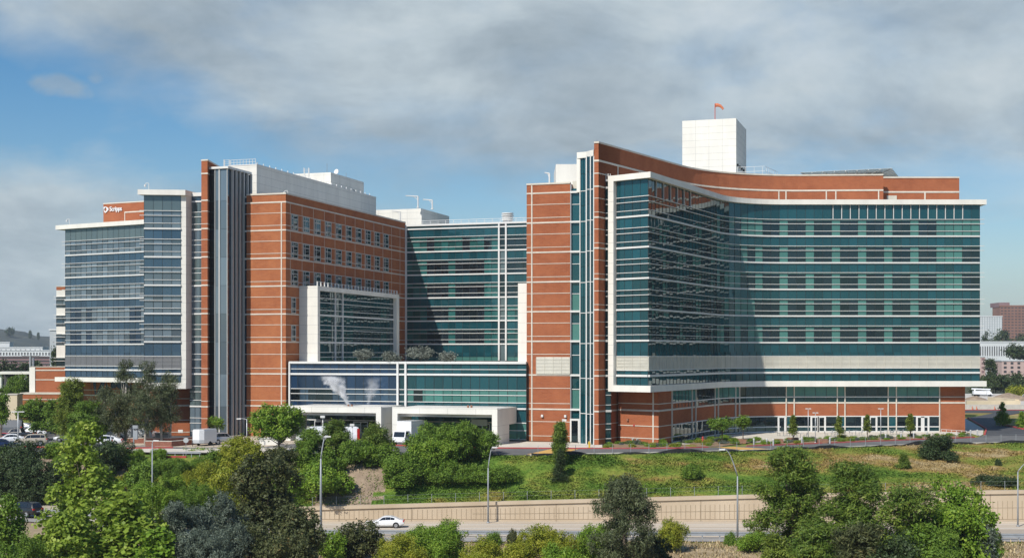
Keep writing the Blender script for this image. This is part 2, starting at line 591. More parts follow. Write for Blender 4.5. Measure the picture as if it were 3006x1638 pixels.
def floor_bands(parent, path, zt, slab=True, lower=True, ext=(0.0, 0.0), m='white_metal', shade=0.24):
    P = path.p
    if slab:
        mb = MB(); mb.strip(P, zt - 0.13, zt + 0.12, -0.05, 0.24); mb.build('slab_band', m, parent)
    if not lower:
        return
    Q = list(P)
    if ext[0]: Q[0] = Q[0] - unit(Q[1] - Q[0]) * ext[0]
    if ext[1]: Q[-1] = Q[-1] + unit(Q[-1] - Q[-2]) * ext[1]
    for za, zb, o, pp in ((-1.745, -1.66, shade, Q), (-2.515, -2.43, shade, Q), (-3.76, -3.68, 0.12, P)):
        mb = MB(); mb.strip(pp, zt + za, zt + zb, -0.04, o); mb.build('sunshade', m, parent)

def glass_row(parent, path, z0, z1, m, name='glass_band', w=1.5, mulls=True):
    pts, n = modules(path, w)
    mb = MB()
    for i in range(n):
        pane(mb, pts[i], pts[i + 1], z0, z1)
    if mulls:
        for i in range(n + 1):
            mull(mb, pts[i], pts[min(i + 1, n)] - pts[min(i, n - 1)], z0, z1, 1)
    return mb.build(name, [m, 'mullion'], parent)

def bar(parent, name, path, z0, z1, o0, o1, m='white_metal'):
    mb = MB(); mb.strip(path, z0, z1, o0, o1)
    return mb.build(name, m, parent)

def louver(parent, path, z0, z1, m, step=0.22):
    """bank of sloping blades with posts"""
    mb = MB()
    mb.strip(path.p, z0, z1, -0.10, -0.04)
    z = z0
    while z < z1 - 0.05:
        A = offset(path.p, 0.09); B = offset(path.p, 0.02)
        for i in range(len(A) - 1):
            mb.face([(*A[i], z), (*A[i + 1], z), (*B[i + 1], z + step * 0.95), (*B[i], z + step * 0.95)])
            mb.face([(*B[i], z - 0.02), (*B[i + 1], z - 0.02), (*A[i + 1], z - 0.02), (*A[i], z - 0.02)])
        z += step
    pts, n = modules(path, 1.5)
    for i in range(n + 1):
        mull(mb, pts[i], pts[min(i + 1, n)] - pts[min(i, n - 1)], z0, z1, 0, w=0.06, o=0.11)
    return mb.build('louver', m, parent)

def box_panels(mb, P, d, l, w, z0, z1, mi_j=1, rows=1.5, cols=3.5):
    """panel-clad box with fine open joints on its faces"""
    mb.obox(P, d, 0, l, -w, 0, z0, z1, 0)
    d = unit(d); n = v2((d[1], -d[0]))
    z = z0 + rows
    while z < z1 - 0.3:
        mb.obox(P, d, -0.006, l + 0.006, -w - 0.006, 0.006, z - 0.02, z + 0.02, mi_j)
        z += rows
    k = cols
    while k < l - 0.5:
        mb.obox(P, d, k - 0.02, k + 0.02, -0.02, 0.007, z0 + 0.03, z1 - 0.03, mi_j)
        k += cols
    k = cols
    while k < w - 0.5:
        mb.obox(P, d, l - 0.02, l + 0.007, -k - 0.02, -k + 0.02, z0 + 0.03, z1 - 0.03, mi_j)
        k += cols

# ------------------------------------------------------------------ left tower
A = at(839, 224.0)
Bq = walk(A, -e1, 724)
Cq = walk(A, e2, 1190)
LT = thing('hospital_tower', 'left hospital tower of orange brick and blue glass with rows of square windows', 'building', (Bq[0], Bq[1], GZ))
wB = np.linalg.norm(A - Bq)
mb = MB()
mb.prism([Bq, A, Cq, Cq - e1 * wB], GZ, 26.3, 0, top=1)
mb.build('brick_wall', ['brick_orange', 'roof_white'], LT)
front = [Bq, A, Cq]
bar(LT, 'coping', front, 26.3, 26.55, -0.4, 0.10, 'stone')
lvl_all = LV + [-3.2, -8.5]
for i, z in enumerate(lvl_all):
    nx = (lvl_all + [-13.5])[i + 1]
    hgt = z - nx
    bar(LT, 'stone_band', front, z - 0.11, z + 0.11, -0.05, 0.06, 'stone')
    for fr in (0.385, 0.83):
        zz = z - hgt * fr
        # the front carries every line; on the side the lines run on as well
        bar(LT, 'stone_band', front, zz - 0.045, zz + 0.045, -0.05, 0.045, 'stone')
P = walk(A, -e1, 826.5)
mb = MB(); mb.obox(P, e1, -0.09, 0.09, -0.05, 0.085, GZ, 25.0); mb.build('stone_pilaster', 'stone', LT)
# windows in the brick side
def tside(u):
    return float(np.dot(walk(A, e2, u) - A, e2))
t0, t1 = tside(855), tside(1139.6)
ww = 2.3
pitch = (t1 - ww - t0) / 9.0
nS = v2((e2[1], -e2[0]))     # outward normal of the side (to the right)
joint = MB()
for i in range(13):
    k = t0 - 0.35 + pitch * i
    if k < tside(1188):
        joint.obox(A, e2, k - 0.05, k + 0.03, -0.03, 0.02, 11.3, 24.9)
joint.build('control_joint', 'stone', LT)
def brick_window(t, zt, zb, w):
    g = MB(); f = MB()
    a, b = A + e2 * t, A + e2 * (t + w)
    x1 = A + e2 * (t + w * 0.30)
    for (p, q) in ((a, x1), (x1, b)):
        pane(g, p, q, zb, zb + 0.72, 0.03, 0, tilt=0.012)
        pane(g, p, q, zb + 0.72, zt - 0.6, 0.03, 0, tilt=0.016)
        pane(g, p, q, zt - 0.6, zt, 0.03, 0, tilt=0.012)
    wnd = g.build('window', ['glass_dark'], LT)
    for k0, k1 in ((-0.05, 0.06), (w - 0.06, w + 0.05), (w * 0.30 - 0.04, w * 0.30 + 0.04)):
        f.obox(A, e2, t + k0, t + k1, 0.0, 0.10, zb, zt)
    for z in (zt - 0.6, zb + 0.72):
        f.obox(A, e2, t + 0.1, t + w - 0.1, 0.0, 0.09, z - 0.05, z + 0.05)
    f.obox(A, e2, t - 0.05, t + w + 0.05, 0.0, 0.11, zt, zt + 0.12)
    f.obox(A, e2, t - 0.05, t + w + 0.05, 0.0, 0.11, zb - 0.1, zb)
    f.build('window_frame', 'fin_grey', wnd)
for k in range(3):
    for i in range(10):
        brick_window(t0 + pitch * i, LV[k + 1] + 2.70, LV[k + 1] + 0.28, ww)
for k in range(2):
    brick_window(t0, LV[k + 4] + 2.70, LV[k + 4] + 0.28, 1.5)
# white framed bay on the brick side
fx = walk(A, e2, 878)
FR = 3.4
p0 = fx + e1 * FR
q1 = walk(p0, e2, 1172)
fl = float(np.dot(q1 - p0, e2))
ZB, ZT_ = -1.28, 11.45
mb = MB()
box_panels(mb, fx + e1 * 0.02, e1, FR, 0.9, ZB, ZT_, rows=1.55, cols=9)
mb.build('bay_frame', ['white_panel', 'panel_joint'], LT)
mb = MB(); mb.obox(p0 + e2 * 0.9, e2, 0, fl - 0.9, -FR, 0, ZT_ - 0.75, ZT_); mb.build('bay_frame', 'white_panel', LT)
mb = MB(); mb.obox(p0, e2, fl - 1.3, fl, -FR, 0.0, ZB, ZT_ - 0.75); mb.build('bay_frame', 'white_panel', LT)
gp = Path([p0 + e2 * 0.95 - nS * 0.75, p0 + e2 * (fl - 1.35) - nS * 0.75])
mb = MB(); mb.strip(gp.p, ZB, ZT_ - 0.75, -0.3, -0.1); mb.build('core_wall', 'dark_core', LT)
for z in (11.24, 6.64, 2.04):
    zz = z - 0.55
    if z > 11:
        glass_row(LT, gp, zz - 1.2, zz - 0.02, 'glass_teal_dark', 'spandrel_glass', 1.55)
    else:
        bar(LT, 'slab_band', gp.p, z - 0.15, z + 0.13, -0.05, 0.2)
        glass_row(LT, gp, z - 1.66, z - 0.15, 'glass_teal_dark', 'spandrel_glass', 1.55)
    zb = max(z - 4.6 + 0.13, ZB)
    glass_row(LT, gp, zb, z - 1.74, 'glass_teal_dark', 'window_band', 1.55)
    for q in (-1.7, -2.5, -3.75):
        if z + q > ZB + 0.3:
            bar(LT, 'sunshade', gp.p, z + q - 0.05, z + q + 0.05, -0.02, 0.14)
for k in (0.22, 0.31):
    mb = MB(); mb.obox(gp.at(gp.L * k), e2, -0.12, 0.12, -0.02, 0.24, ZB, ZT_ - 0.75); mb.build('mullion_post', 'white_metal', LT)
mb = MB()
for i in range(26):
    mb.obox(p0 + e2 * (0.5 + i * (fl - 1) / 25.0), e2, -0.08, 0.08, -0.35, -0.2, ZT_, ZT_ + 0.75)
mb.obox(p0 + e2 * 0.5, e2, 0, fl - 1, -0.30, -0.25, ZT_ + 0.66, ZT_ + 0.72)
mb.build('parapet_railing', 'white_metal', LT)

# penthouses
pA = at(753.5, 234.0)
pE = walk(pA, e2, 1104)
mb = MB()
box_panels(mb, pA - e1 * 5.4, e1, 5.4, float(np.dot(pE - pA, e2)), 24, 32.45, rows=1.35, cols=5.5)
mb.build('penthouse', ['white_panel', 'panel_joint'], LT)
bar(LT, 'coping', [pA - e1 * 5.4, pA, pE], 32.45, 32.65, -0.4, 0.06, 'white_metal')
mb = MB(); mb.obox(pA + e2 * 17.5, e2, 0, 19, 0.0, 0.06, 26.9, 27.6)
mb.build('louver', 'louver', LT)
for i in range(22):
    mb = MB(); mb.obox(pA + e2 * (1 + i * 2.3), e2, -0.06, 0.06, -0.5, -0.38, 32.6, 33.1); mb.build('lifeline_post', 'white_metal', LT)
mb = MB()
rl = Path([pA - e1 * 5.2 + e2 * 0.4, pA - e1 * 0.4 + e2 * 0.4])
for i in range(9):
    p = rl.at(rl.L * i / 8); mb.obox(p, e1, -0.03, 0.03, -0.03, 0.03, 32.6, 33.6)
for z in (33.1, 33.56):
    mb.strip(rl.p, z, z + 0.05, -0.02, 0.03)
mb.build('roof_railing', 'white_metal', LT)
pB = at(971, 268.0)
mb = MB()
box_panels(mb, pB - e1 * 9.5, e1, 9.5, 16, 32.5, 35.75, rows=1.4, cols=4)
mb.build('penthouse', ['white_panel', 'panel_joint'], LT)

# pier wall
D0, D1 = at(591, 222.0), None
D1 = walk(D0, e1, 609)
mb = MB()
mb.prism([D0, D1, D1 + v2((0.55, 26)), D0 + v2((0.55, 26))], GZ, 31.45, 0, top=1)
mb.build('pier_wall', ['brick_red', 'roof_white'], LT)
pf = [D0, D1, D1 + v2((0.55, 26))]
bar(LT, 'coping', pf, 31.45, 31.68, -0.4, 0.08, 'stone')
for z in [29.4] + lvl_all:
    bar(LT, 'stone_band', pf, z - 0.11, z + 0.11, -0.05, 0.06, 'stone')
for i, z in enumerate(lvl_all):
    hgt = z - (lvl_all + [-13.5])[i + 1]
    for fr in (0.385, 0.83):
        bar(LT, 'stone_band', pf, z - hgt * fr - 0.045, z - hgt * fr + 0.045, -0.05, 0.045, 'stone')

# glazed stair beside the pier
SA = walk(at(609.6, 222.9), e1, 612)
SC = walk(SA, e1, 667.7)
SR = SC + e2 * 7.6
stz = 30.2
mb = MB(); mb.prism([SA - e2 * -0.3, SC - e2 * -0.3 - e1 * 0.3, SR - e1 * 0.3, SA + e2 * 7.6], GZ, stz, 0, top=1)
mb.build('core_wall', ['dark_core', 'roof_white'], LT)
sp_ = Path([SA, SC])
seg = [0.0, 0.58, 0.72, 1.0]
mb = MB(); rows = [stz - 0.1, 25, 20.4, 15.8, 11.2, 6.6, 2.0, -3.2, -8.5, GZ]
for za, zb in zip(rows[1:], rows[:-1]):
    for k0, k1, mi in ((0.0, 0.36, 1), (0.36, 0.60, 0), (0.60, 1.0, 0)):
        pane(mb, sp_.at(sp_.L * k0), sp_.at(sp_.L * k1), za + 0.02, zb - 0.02, 0, mi)
mb.build('stair_glass', ['glass_steel', 'glass_dark'], LT)
mb = MB()
for k, w in ((0.0, 0.10), (0.36, 0.08), (0.585, 0.20), (1.0, 0.08)):
    mb.obox(sp_.at(sp_.L * k), e1, -w / 2, w / 2, -0.05, 0.14, GZ, stz)
mb.build('stair_mullion', 'fin_grey', LT)
rp = Path([SC, SR])
mb = MB()
for za, zb in zip(rows[1:], rows[:-1]):
    for i in range(6):
        pane(mb, rp.at(rp.L * i / 6), rp.at(rp.L * (i + 1) / 6), za + 0.02, zb - 0.02, 0, 0)
mb.build('stair_glass', ['glass_navy'], LT)
for i in range(1, 7):
    mb = MB(); mb.obox(rp.at(rp.L * i / 6), e2, -0.11, 0.11, -0.03, 0.36, GZ, stz); mb.build('fin', 'fin_grey', LT)
bar(LT, 'coping', [SA, SC, SR], stz, stz + 0.35, -0.4, 0.30, 'white_metal')

# dark glass slot between the stair and the brick
sl1 = Bq - e1 * 0.02 + e2 * 0.35
sl0 = walk(sl1, -e1, 689)
sp2 = Path([sl0, sl1])
mb = MB(); mb.strip(sp2.p, GZ, 26.0, -2.0, -0.08); mb.build('core_wall', 'dark_core', LT)
glass_row(LT, sp2, 25.2, 26.0, 'glass_blue', 'glass_band', 1.0)
for i, z in enumerate(lvl_all):
    nx = (lvl_all + [GZ])[i + 1]
    bar(LT, 'slab_band', sp2.p, z - 0.15, z + 0.13, -0.02, 0.2)
    glass_row(LT, sp2, nx + 0.13, z - 0.15, 'glass_navy', 'glass_band', 0.55)
    bar(LT, 'sunshade', sp2.p, z - (z - nx) * 0.385 - 0.05, z - (z - nx) * 0.385 + 0.05, -0.02, 0.12)
bar(LT, 'coping', sp2.p, 26.0, 26.25, -0.3, 0.1, 'white_metal')

# slim glass slot left of the pier
gl1 = D0 + e2 * 1.2
gl0 = walk(gl1, -e1, 558)
sp3 = Path([gl0, gl1])
mb = MB(); mb.strip(sp3.p, GZ, 26.2, -3.0, -0.08); mb.build('core_wall', 'dark_core', LT)
for i, z in enumerate(lvl_all):
    nx = (lvl_all + [GZ])[i + 1]
    h_ = z - nx
    bar(LT, 'slab_band', sp3.p, z - 0.13, z + 0.11, -0.02, 0.12)
    glass_row(LT, sp3, nx + 0.11, z - 0.13, 'glass_steel' if i % 2 else 'glass_grey', 'glass_band', 0.95)
    for fr in (0.38, 0.55, 0.81):
        bar(LT, 'sunshade', sp3.p, z - h_ * fr - 0.045, z - h_ * fr + 0.045, -0.02, 0.09)
glass_row(LT, sp3, 25.15, 25.9, 'glass_blue', 'glass_band', 0.95)
bar(LT, 'coping', sp3.p, 25.9, 26.5, -3.0, 0.1, 'white_metal')

# framed glass bay
H1, H2 = at(423, 221.6), at(546, 222.2)
hd = unit(H2 - H1)
bay = Path([H1, walk(H1, hd, 531)])
body = [H1 + v2((0.3, 0.3)), walk(H1, hd, 545) + v2((0, 0.3)), H2 + e2 * 24, at(430, 273)]
mb = MB(); mb.prism(body, -5.35, 26.3, 0, top=1); mb.build('core_wall', ['dark_core', 'roof_white'], LT)
pl = walk(H1, hd, 531)
mb = MB()
mb.prism([pl, H2, H2 + e2 * 2.1, pl + e2 * 2.1], -5.55, 25.85, 0)
z = -4.0
nh = v2((hd[1], -hd[0]))
while z < 25:
    for pa, pb in ((pl, H2), (H2, H2 + e2 * 2.1)):
        mb.strip([pa, pb], z - 0.02, z + 0.02, -0.01, 0.006, 1)
    z += 1.55
mb.build('bay_frame', ['white_panel', 'panel_joint'], LT)
mb = MB(); mb.prism([H1 - hd * 0.9 + nh * 0.75, H2 + nh * 0.75, H2 + e2 * 2.1, H2 + e2 * 6, H1 - hd * 0.9 + e2 * 6], 25.85, 26.7)
mb.build('cornice', 'white_panel', LT)
mb = MB(); mb.prism([H1 + nh * 0.12, H2 + nh * 0.12, H2 + e2 * 2.1, H1 + e2 * 2.1], -5.6, -4.6)
mb.build('bottom_fascia', 'white_panel', LT)
LM = ('glass_blue', 'glass_steel', 'glass_navy')
lig = lambda i: 'l'
for k, zt in enumerate(LV):
    if k == 0:
        floor_glass(LT, bay, zt, lig, ('glass_grey', 'glass_steel', 'glass_navy'), z_sp_top=25.85)
    else:
        floor_glass(LT, bay, zt, lig, LM, lower=(k < 5))
        if k == 5:
            glass_row(LT, bay, -0.3, zt - 1.66, 'glass_blue', 'spandrel_glass')
    floor_bands(LT, bay, zt, slab=(k > 0), lower=(k < 5), ext=(0.7, 0))
def base_zones(T, path, gm, lm):
    louver(T, path, -2.32, -0.34, lm)
    bar(T, 'slab_band', path.p, -0.34, -0.24, -0.05, 0.14)
    bar(T, 'slab_band', path.p, -2.42, -2.32, -0.05, 0.14)
    glass_row(T, path, -3.0, -2.42, gm, 'glass_band')
    bar(T, 'slab_band', path.p, -3.32, -3.0, -0.05, 0.26)
    glass_row(T, path, -4.6, -3.32, gm, 'glass_band')
base_zones(LT, bay, 'glass_blue', 'louver_grey')

# long receding glass wing
LW1, LW2 = at(192, 282.5), at(425, 271.4)
ld = unit(LW2 - LW1)
lw = Path([LW1, LW2 + ld * 2])
nl = v2((ld[1], -ld[0]))
mb = MB(); mb.prism([LW1 - nl * 0.1, LW2 + ld * 6 - nl * 0.1, LW2 + ld * 6 - nl * 22, LW1 - nl * 22], -5.4, 26.0, 0, top=1)
mb.build('core_wall', ['dark_core', 'roof_white'], LT)
Q = [LW1 - ld * 2.1, LW2 + ld * 2]
bar(LT, 'cornice', Q, 25.85, 26.72, -22.0, 0.75, 'white_panel')
bar(LT, 'bottom_fascia', [LW1 - ld * 2.3, LW2 + ld * 2], -5.6, -4.7, -10.0, 0.75, 'white_panel')
def lpat(i, seed=[0]):
    return 'd' if (i * 7 + 3) % 11 in (2, 3, 6) else 'l'
for k, zt in enumerate(LV):
    if k == 0:
        floor_glass(LT, lw, zt, lig, ('glass_grey', 'glass_steel', 'glass_steel'), z_sp_top=25.85)
    else:
        floor_glass(LT, lw, zt, lig if k < 3 else lpat, LM, lower=(k < 5))
        if k == 5:
            glass_row(LT, lw, -0.3, zt - 1.66, 'glass_blue', 'spandrel_glass')
    floor_bands(LT, lw, zt, slab=(k > 0), lower=(k < 5), ext=(0.8, 0))
base_zones(LT, lw, 'glass_blue', 'louver_grey')

# roof-top brick wall that carries the lettering
SG0, SG1 = at(303.5, 286.5), at(432, 281.6)
sgd = unit(SG1 - SG0); sgn = v2((sgd[1], -sgd[0]))
mb = MB(); mb.prism([SG0, SG1 + sgd * 5, SG1 + sgd * 5 - sgn * 8, SG0 - sgn * 8], 26.0, 31.5, 0, top=1)
mb.build('brick_wall', ['brick_red', 'roof_white'], LT)
bar(LT, 'coping', [SG0, SG1], 31.5, 31.72, -0.4, 0.08, 'stone')
ps = walk(SG0, sgd, 366)
bar(LT, 'stone_band', [ps, SG1], 29.45, 29.7, -0.05, 0.07, 'stone')
mb = MB(); mb.obox(ps, sgd, 0, 0.16, -0.05, 0.085, 26.7, 29.45); mb.build('stone_pilaster', 'stone', LT)
mb = MB(); mb.obox(walk(SG0, sgd, 402), sgd, 0, 0.95, -0.05, 0.05, 27.9, 28.9); mb.build('louver', 'brick_red', LT)

# brick base below the wing and the bay
bb = [LW1 - nl * 4 + ld * 1, LW2 - nl * 4 + ld * 4]
mb = MB(); mb.prism([bb[0], bb[1], bb[1] - nl * 14, bb[0] - nl * 14], GZ, -5.4); mb.build('brick_wall', 'brick_orange', LT)
for z, h_ in ((-8.5, 0.25), (-10.9, 0.12), (-7.4, 0.1)):
    bar(LT, 'stone_band', bb, z - h_ / 2, z + h_ / 2, -0.05, 0.06, 'stone')
bpth = Path([walk(bb[0], ld, 268), walk(bb[0], ld, 400)])
glass_row(LT, bpth, -8.3, -5.7, 'glass_navy', 'glass_band')
b2 = [walk(H1 + e2 * 5, hd, 440), walk(H1 + e2 * 5, hd, 566)]
mb = MB(); mb.prism([b2[0], b2[1], b2[1] + e2 * 12, b2[0] + e2 * 12], GZ, -5.5); mb.build('brick_wall', 'brick_red', LT)
for z, h_ in ((-8.5, 0.28), (-7.35, 0.12), (-10.9, 0.12), (-12.9, 0.10)):
    bar(LT, 'stone_band', b2, z - h_ / 2, z + h_ / 2, -0.05, 0.06, 'stone')
# slim stepped block at the far left end
x0, x1, Yf = at(165.5, 300)[0], at(196, 300)[0], 300.0
fpath = Path([(x0, Yf), (x1 + 2, Yf)])
mb = MB(); mb.box(x0 + 0.1, x1 + 6, Yf + 0.1, Yf + 14, zat(1104, 300), zat(840, 300)); mb.build('core_wall', 'dark_core', LT)
def fz(v): return zat(v, 300)
for va, vb, m in ((842, 851.5, 'brick_red'), (852, 870.5, 'white_panel'), (872, 878, 'glass_steel'), (880, 893, 'glass_steel'), (895, 903, 'glass_steel'),
                  (904, 925, 'white_panel'), (926.5, 933, 'glass_steel'), (935, 949, 'glass_blue'), (950.5, 958, 'glass_steel'), (958.5, 979.5, 'white_panel'),
                  (981, 988, 'glass_steel'), (990, 1004, 'glass_blue'), (1006, 1013, 'glass_steel'), (1013.5, 1049, 'white_panel'), (1051, 1058, 'glass_dark'),
                  (1060, 1074, 'glass_dark'), (1075, 1104, 'white_panel')):
    if 'glass' in m:
        glass_row(LT, fpath, fz(vb), fz(va), m, 'glass_band', 1.3)
    else:
        bar(LT, 'wall_band', fpath.p, fz(vb), fz(va), -0.1, 0.02, m)
for v in (871, 879, 894, 925.8, 934, 949.8, 980.2, 989, 1005, 1050, 1059):
    bar(LT, 'sunshade', [(x0 - 0.5, Yf), (x1 + 2, Yf)], fz(v) - 0.05, fz(v) + 0.05, -0.05, 0.35)
bar(LT, 'coping', [(x0 - 0.1, Yf), (x1 + 2, Yf)], fz(842), fz(840), -0.3, 0.06, 'stone')

# ------------------------------------------------------------------ lettering
def sign_letters():
    org = walk(SG0, sgd, 323.5)
    T = thing('wall_sign', 'raised white word and round emblem at the top left corner of the roof-top brick wall', 'sign', (SG0[0] - 0.0, SG0[1], 26.0))
    rot = Matrix(((sgd[0], 0, sgn[0]), (sgd[1], 0, sgn[1]), (0, 1, 0))).to_4x4()
    cu = bpy.data.curves.new('lettering', 'FONT')
    cu.body = 'Scripps'
    cu.size = 2.15
    cu.extrude = 0.07
    cu.offset = 0.02
    cu.space_character = 0.92
    to = bpy.data.objects.new('lettering', cu)
    COL.objects.link(to)
    dg = bpy.context.evaluated_depsgraph_get()
    me = bpy.data.meshes.new_from_object(to.evaluated_get(dg))
    bpy.data.objects.remove(to)
    xs = [v.co.x for v in me.vertices]
    wid = float(np.dot(walk(SG0, sgd, 359) - org, sgd))
    s = wid / (max(xs) - min(xs))
    pos = Vector((org[0] + sgn[0] * 0.16, org[1] + sgn[1] * 0.16, zat(620.3, 285.5)))
    M = Matrix.Translation(pos - Vector(T.location)) @ rot @ Matrix.Diagonal((s, 0.62, 1, 1))
    me.transform(M)
    me.materials.clear(); me.materials.append(MATS['white_paint'])
    lo = bpy.data.objects.new('lettering', me)
    COL.objects.link(lo); lo.parent = T
    # small serifs at the feet and heads of the stems
    # emblem: a broken ring swelling into a wing on its right
    mb = MB()
    c = walk(SG0, sgd, 311.0)
    cz = zat(615.6, 286.0)
    def pt(x, z, o):
        q = c + sgd * x + sgn * o
        return (q[0], q[1], cz + z)
    N = 30
    outer, inner = [], []
    for i in range(N + 1):
        a = 2 * math.pi * i / N
        ro = 0.62 + 0.10 * math.cos(a - 0.1) + (0.20 if 1.9 < a < 2.7 else 0) + (0.26 if a < 0.5 or a > 5.9 else 0) + (0.12 if 4.2 < a < 4.9 else 0)
        ri = 0.40
        outer.append((ro * 0.84 * math.cos(a), ro * 0.92 * math.sin(a)))
        inner.append((ri * 0.84 * math.cos(a) + 0.02, ri * math.sin(a) * 1.02 + 0.04))
    for i in range(N):
        if i in (16,):
            continue
        a, b, e, d = outer[i], outer[i + 1], inner[i + 1], inner[i]
        mb.face([pt(*a, 0.2), pt(*b, 0.2), pt(*e, 0.2), pt(*d, 0.2)])
        mb.face([pt(*a, 0.05), pt(*b, 0.05), pt(*b, 0.2), pt(*a, 0.2)])
        mb.face([pt(*d, 0.2), pt(*e, 0.2), pt(*e, 0.05), pt(*d, 0.05)])
    mb.build('emblem', 'white_paint', T)
sign_letters()

# ------------------------------------------------------------------ link block between the towers
R0 = at(1546, 212.7)
R1 = walk(R0, e1, 1674)
LB = thing('hospital_building', 'set-back teal glass block and low podium with white canopies between two brick towers', 'building', (-15, 225, GZ))
M0 = Cq + e1 * 0.02
mp = Path([M0, walk(M0, e1, 1580)])
def mseg(u0, u1):
    return Path([walk(M0, e1, u0), walk(M0, e1, u1)])
mb = MB(); mb.prism([M0 + e2 * 0.12, mp.p[1] + e2 * 0.12, mp.p[1] + e2 * 24, M0 + e2 * 24], GZ, 25.5, 0, top=1)
mb.build('core_wall', ['dark_core', 'roof_white'], LB)
TM = ('glass_teal', 'glass_mid', 'glass_dark')
mL, mM, mR = mseg(1192, 1464), mseg(1467, 1485), mseg(1488, 1560)
def mpat(k):
    def f(i):          # counted from the right end of the left field
        n = 12
        j = n - 1 - i
        if k in (1, 2, 3, 4):
            return 'd' if j in (2, 3, 4) or j in (6, 7, 8, 9) else 'l'  # these dark panes put dark reflections into the glass colour
        return 'd' if j in (2, 7, 10) else 'l'
    return f
for k, zt in enumerate(LV):
    for p, pat in ((mL, mpat(k)), (mR, (lambda i: 'l') if k in (3, 4, 5) else (lambda i: 'd' if i < 4 else 'l'))):
        floor_glass(LB, p, zt, pat, TM, lower=True if k < 5 else False)
        if k == 5:
            glass_row(LB, p, zt - 2.45, zt - 1.66, 'glass_teal', 'spandrel_glass')
            glass_row(LB, p, -1.25, zt - 2.55, 'glass_green', 'window_band')
    glass_row(LB, mM, zt - 4.5, zt - 0.13, 'glass_grey' if k % 2 else 'glass_dark', 'glass_band', 1.4)
    floor_bands(LB, mp, zt, slab=True, lower=(k < 5), shade=0.3)
for p in (mL, mR):
    glass_row(LB, p, 25.17, 25.6, 'glass_teal', 'glass_band')
for u0, u1 in ((1463.5, 1468), (1484, 1488.5)):
    a, b = walk(M0, e1, u0), walk(M0, e1, u1)
    mb = MB(); mb.obox(a, e1, 0, float(np.linalg.norm(b - a)), -0.1, 0.34, -1.2, 25.6); mb.build('mullion_post', 'white_metal', LB)
mb = MB(); mb.obox(M0, e1, 0.02, 0.34, -0.05, 0.3, -1.2, 25.6); mb.build('mullion_post', 'white_metal', LB)
bar(LB, 'coping', mp.p, 25.6, 25.95, -1.0, 0.36, 'white_metal')
mb = MB()
for i in range(18):
    p = mp.at(mp.L * i / 17) + e2 * 1.2
    mb.obox(p, e1, -0.03, 0.03, -0.03, 0.03, 25.95, 26.8)
mb.strip([mp.p[0] + e2 * 1.2, mp.p[1] + e2 * 1.2], 26.75, 26.82, -0.03, 0.03)
mb.strip([mp.p[0] + e2 * 1.2, mp.p[1] + e2 * 1.2], 26.35, 26.40, -0.02, 0.02)
mb.build('roof_railing', 'white_metal', LB)
# white box on its roof
wb = at(1237.5, 290.0)
mb = MB(); box_panels(mb, wb - e1 * 13.2, e1, 13.2, 17, 25.0, 31.0, rows=1.3, cols=3.3)
mb.build('penthouse', ['white_panel', 'panel_joint'], LB)
mb = MB(); mb.obox(wb - e1 * 5.2, e1, 0, 1.5, -0.05, 0.06, 25.6, 28.4); mb.build('penthouse_door', 'stone', LB)
# vent stack cluster near the tower
vb = at(1490, 274)
mb = MB()
for i in range(4):
    mb.disc((vb[0], vb[1], 27.0 + i * 0.42), (0, 0, 1), 1.25 - 0.05 * (i % 2), 0.2, 16)
mb.disc((vb[0], vb[1], 27.0), (0, 0, 1), 0.9, 2.6, 16)
mb.build('roof_vent', 'white_metal', LB)
# podium
PD0 = A + e1 * 0.45 + e2 * 0.45
PD1 = walk(PD0, e1, 1547)
PD1 = PD1 - e1 * 0.1
pdL = float(np.linalg.norm(PD1 - PD0))
mb = MB(); mb.prism([PD0 + e2 * 0.12, PD1 + e2 * 0.12, PD1 + e2 * 50, PD0 + e2 * 47], GZ, -1.35, 0, top=1)
mb.build('core_wall', ['dark_core', 'roof_white'], LB)
ppth = Path([PD0, PD1])
bar(LB, 'coping', ppth.p, -1.5, -1.15, -0.8, 0.3, 'white_metal')
segs = [(Path([PD0, walk(PD0, e1, 1166.5)]), 'glass_cobalt', 'glass_blue'), (Path([walk(PD0, e1, 1172), walk(PD0, e1, 1189.5)]), 'glass_teal_dark', 'glass_teal_dark'),
        (Path([walk(PD0, e1, 1195), PD1]), 'glass_teal', 'glass_green')]
for p, ms, ml in segs:
    glass_row(LB, p, -2.32, -1.5, ms, 'spandrel_glass'); glass_row(LB, p, -3.05, -2.42, ms, 'spandrel_glass')
    glass_row(LB, p, -5.55, -3.35, ms, 'spandrel_glass')
    glass_row(LB, p, -6.35, -5.65, ml, 'window_band'); glass_row(LB, p, -7.5, -6.45, ml, 'window_band')
    glass_row(LB, p, -8.35, -7.6, ms, 'spandrel_glass')
    glass_row(LB, p, -10.6, -8.6, ms if p is segs[2][0] else 'glass_dark', 'window_band'); glass_row(LB, p, -13.2, -10.75, ml if p is segs[2][0] else 'glass_dark', 'window_band')
for u0, u1 in ((848, 880), (906, 975), (1215, 1240)):
    pw = Path([walk(PD0, e1, u0), walk(PD0, e1, u1)])
    q = Path([a - e2 * 0.06 for a in pw.p])
    glass_row(LB, q, -7.5, -5.65, 'glass_dark', 'window')
for za, zb, o in ((-2.42, -2.32, 0.12), (-3.35, -3.05, 0.26), (-5.65, -5.55, 0.14), (-6.45, -6.35, 0.14), (-7.6, -7.5, 0.14), (-8.6, -8.35, 0.26), (-10.75, -10.6, 0.12), (-11.9, -11.8, 0.12), (-13.3, -13.2, 0.10)):
    bar(LB, 'slab_band', ppth.p, za, zb, -0.05, o)
for u in (1169, 1192.3):
    mb = MB(); mb.obox(walk(PD0, e1, u), e1, -0.17, 0.17, -0.1, 0.36, -8.6, -1.2); mb.build('mullion_post', 'white_metal', LB)
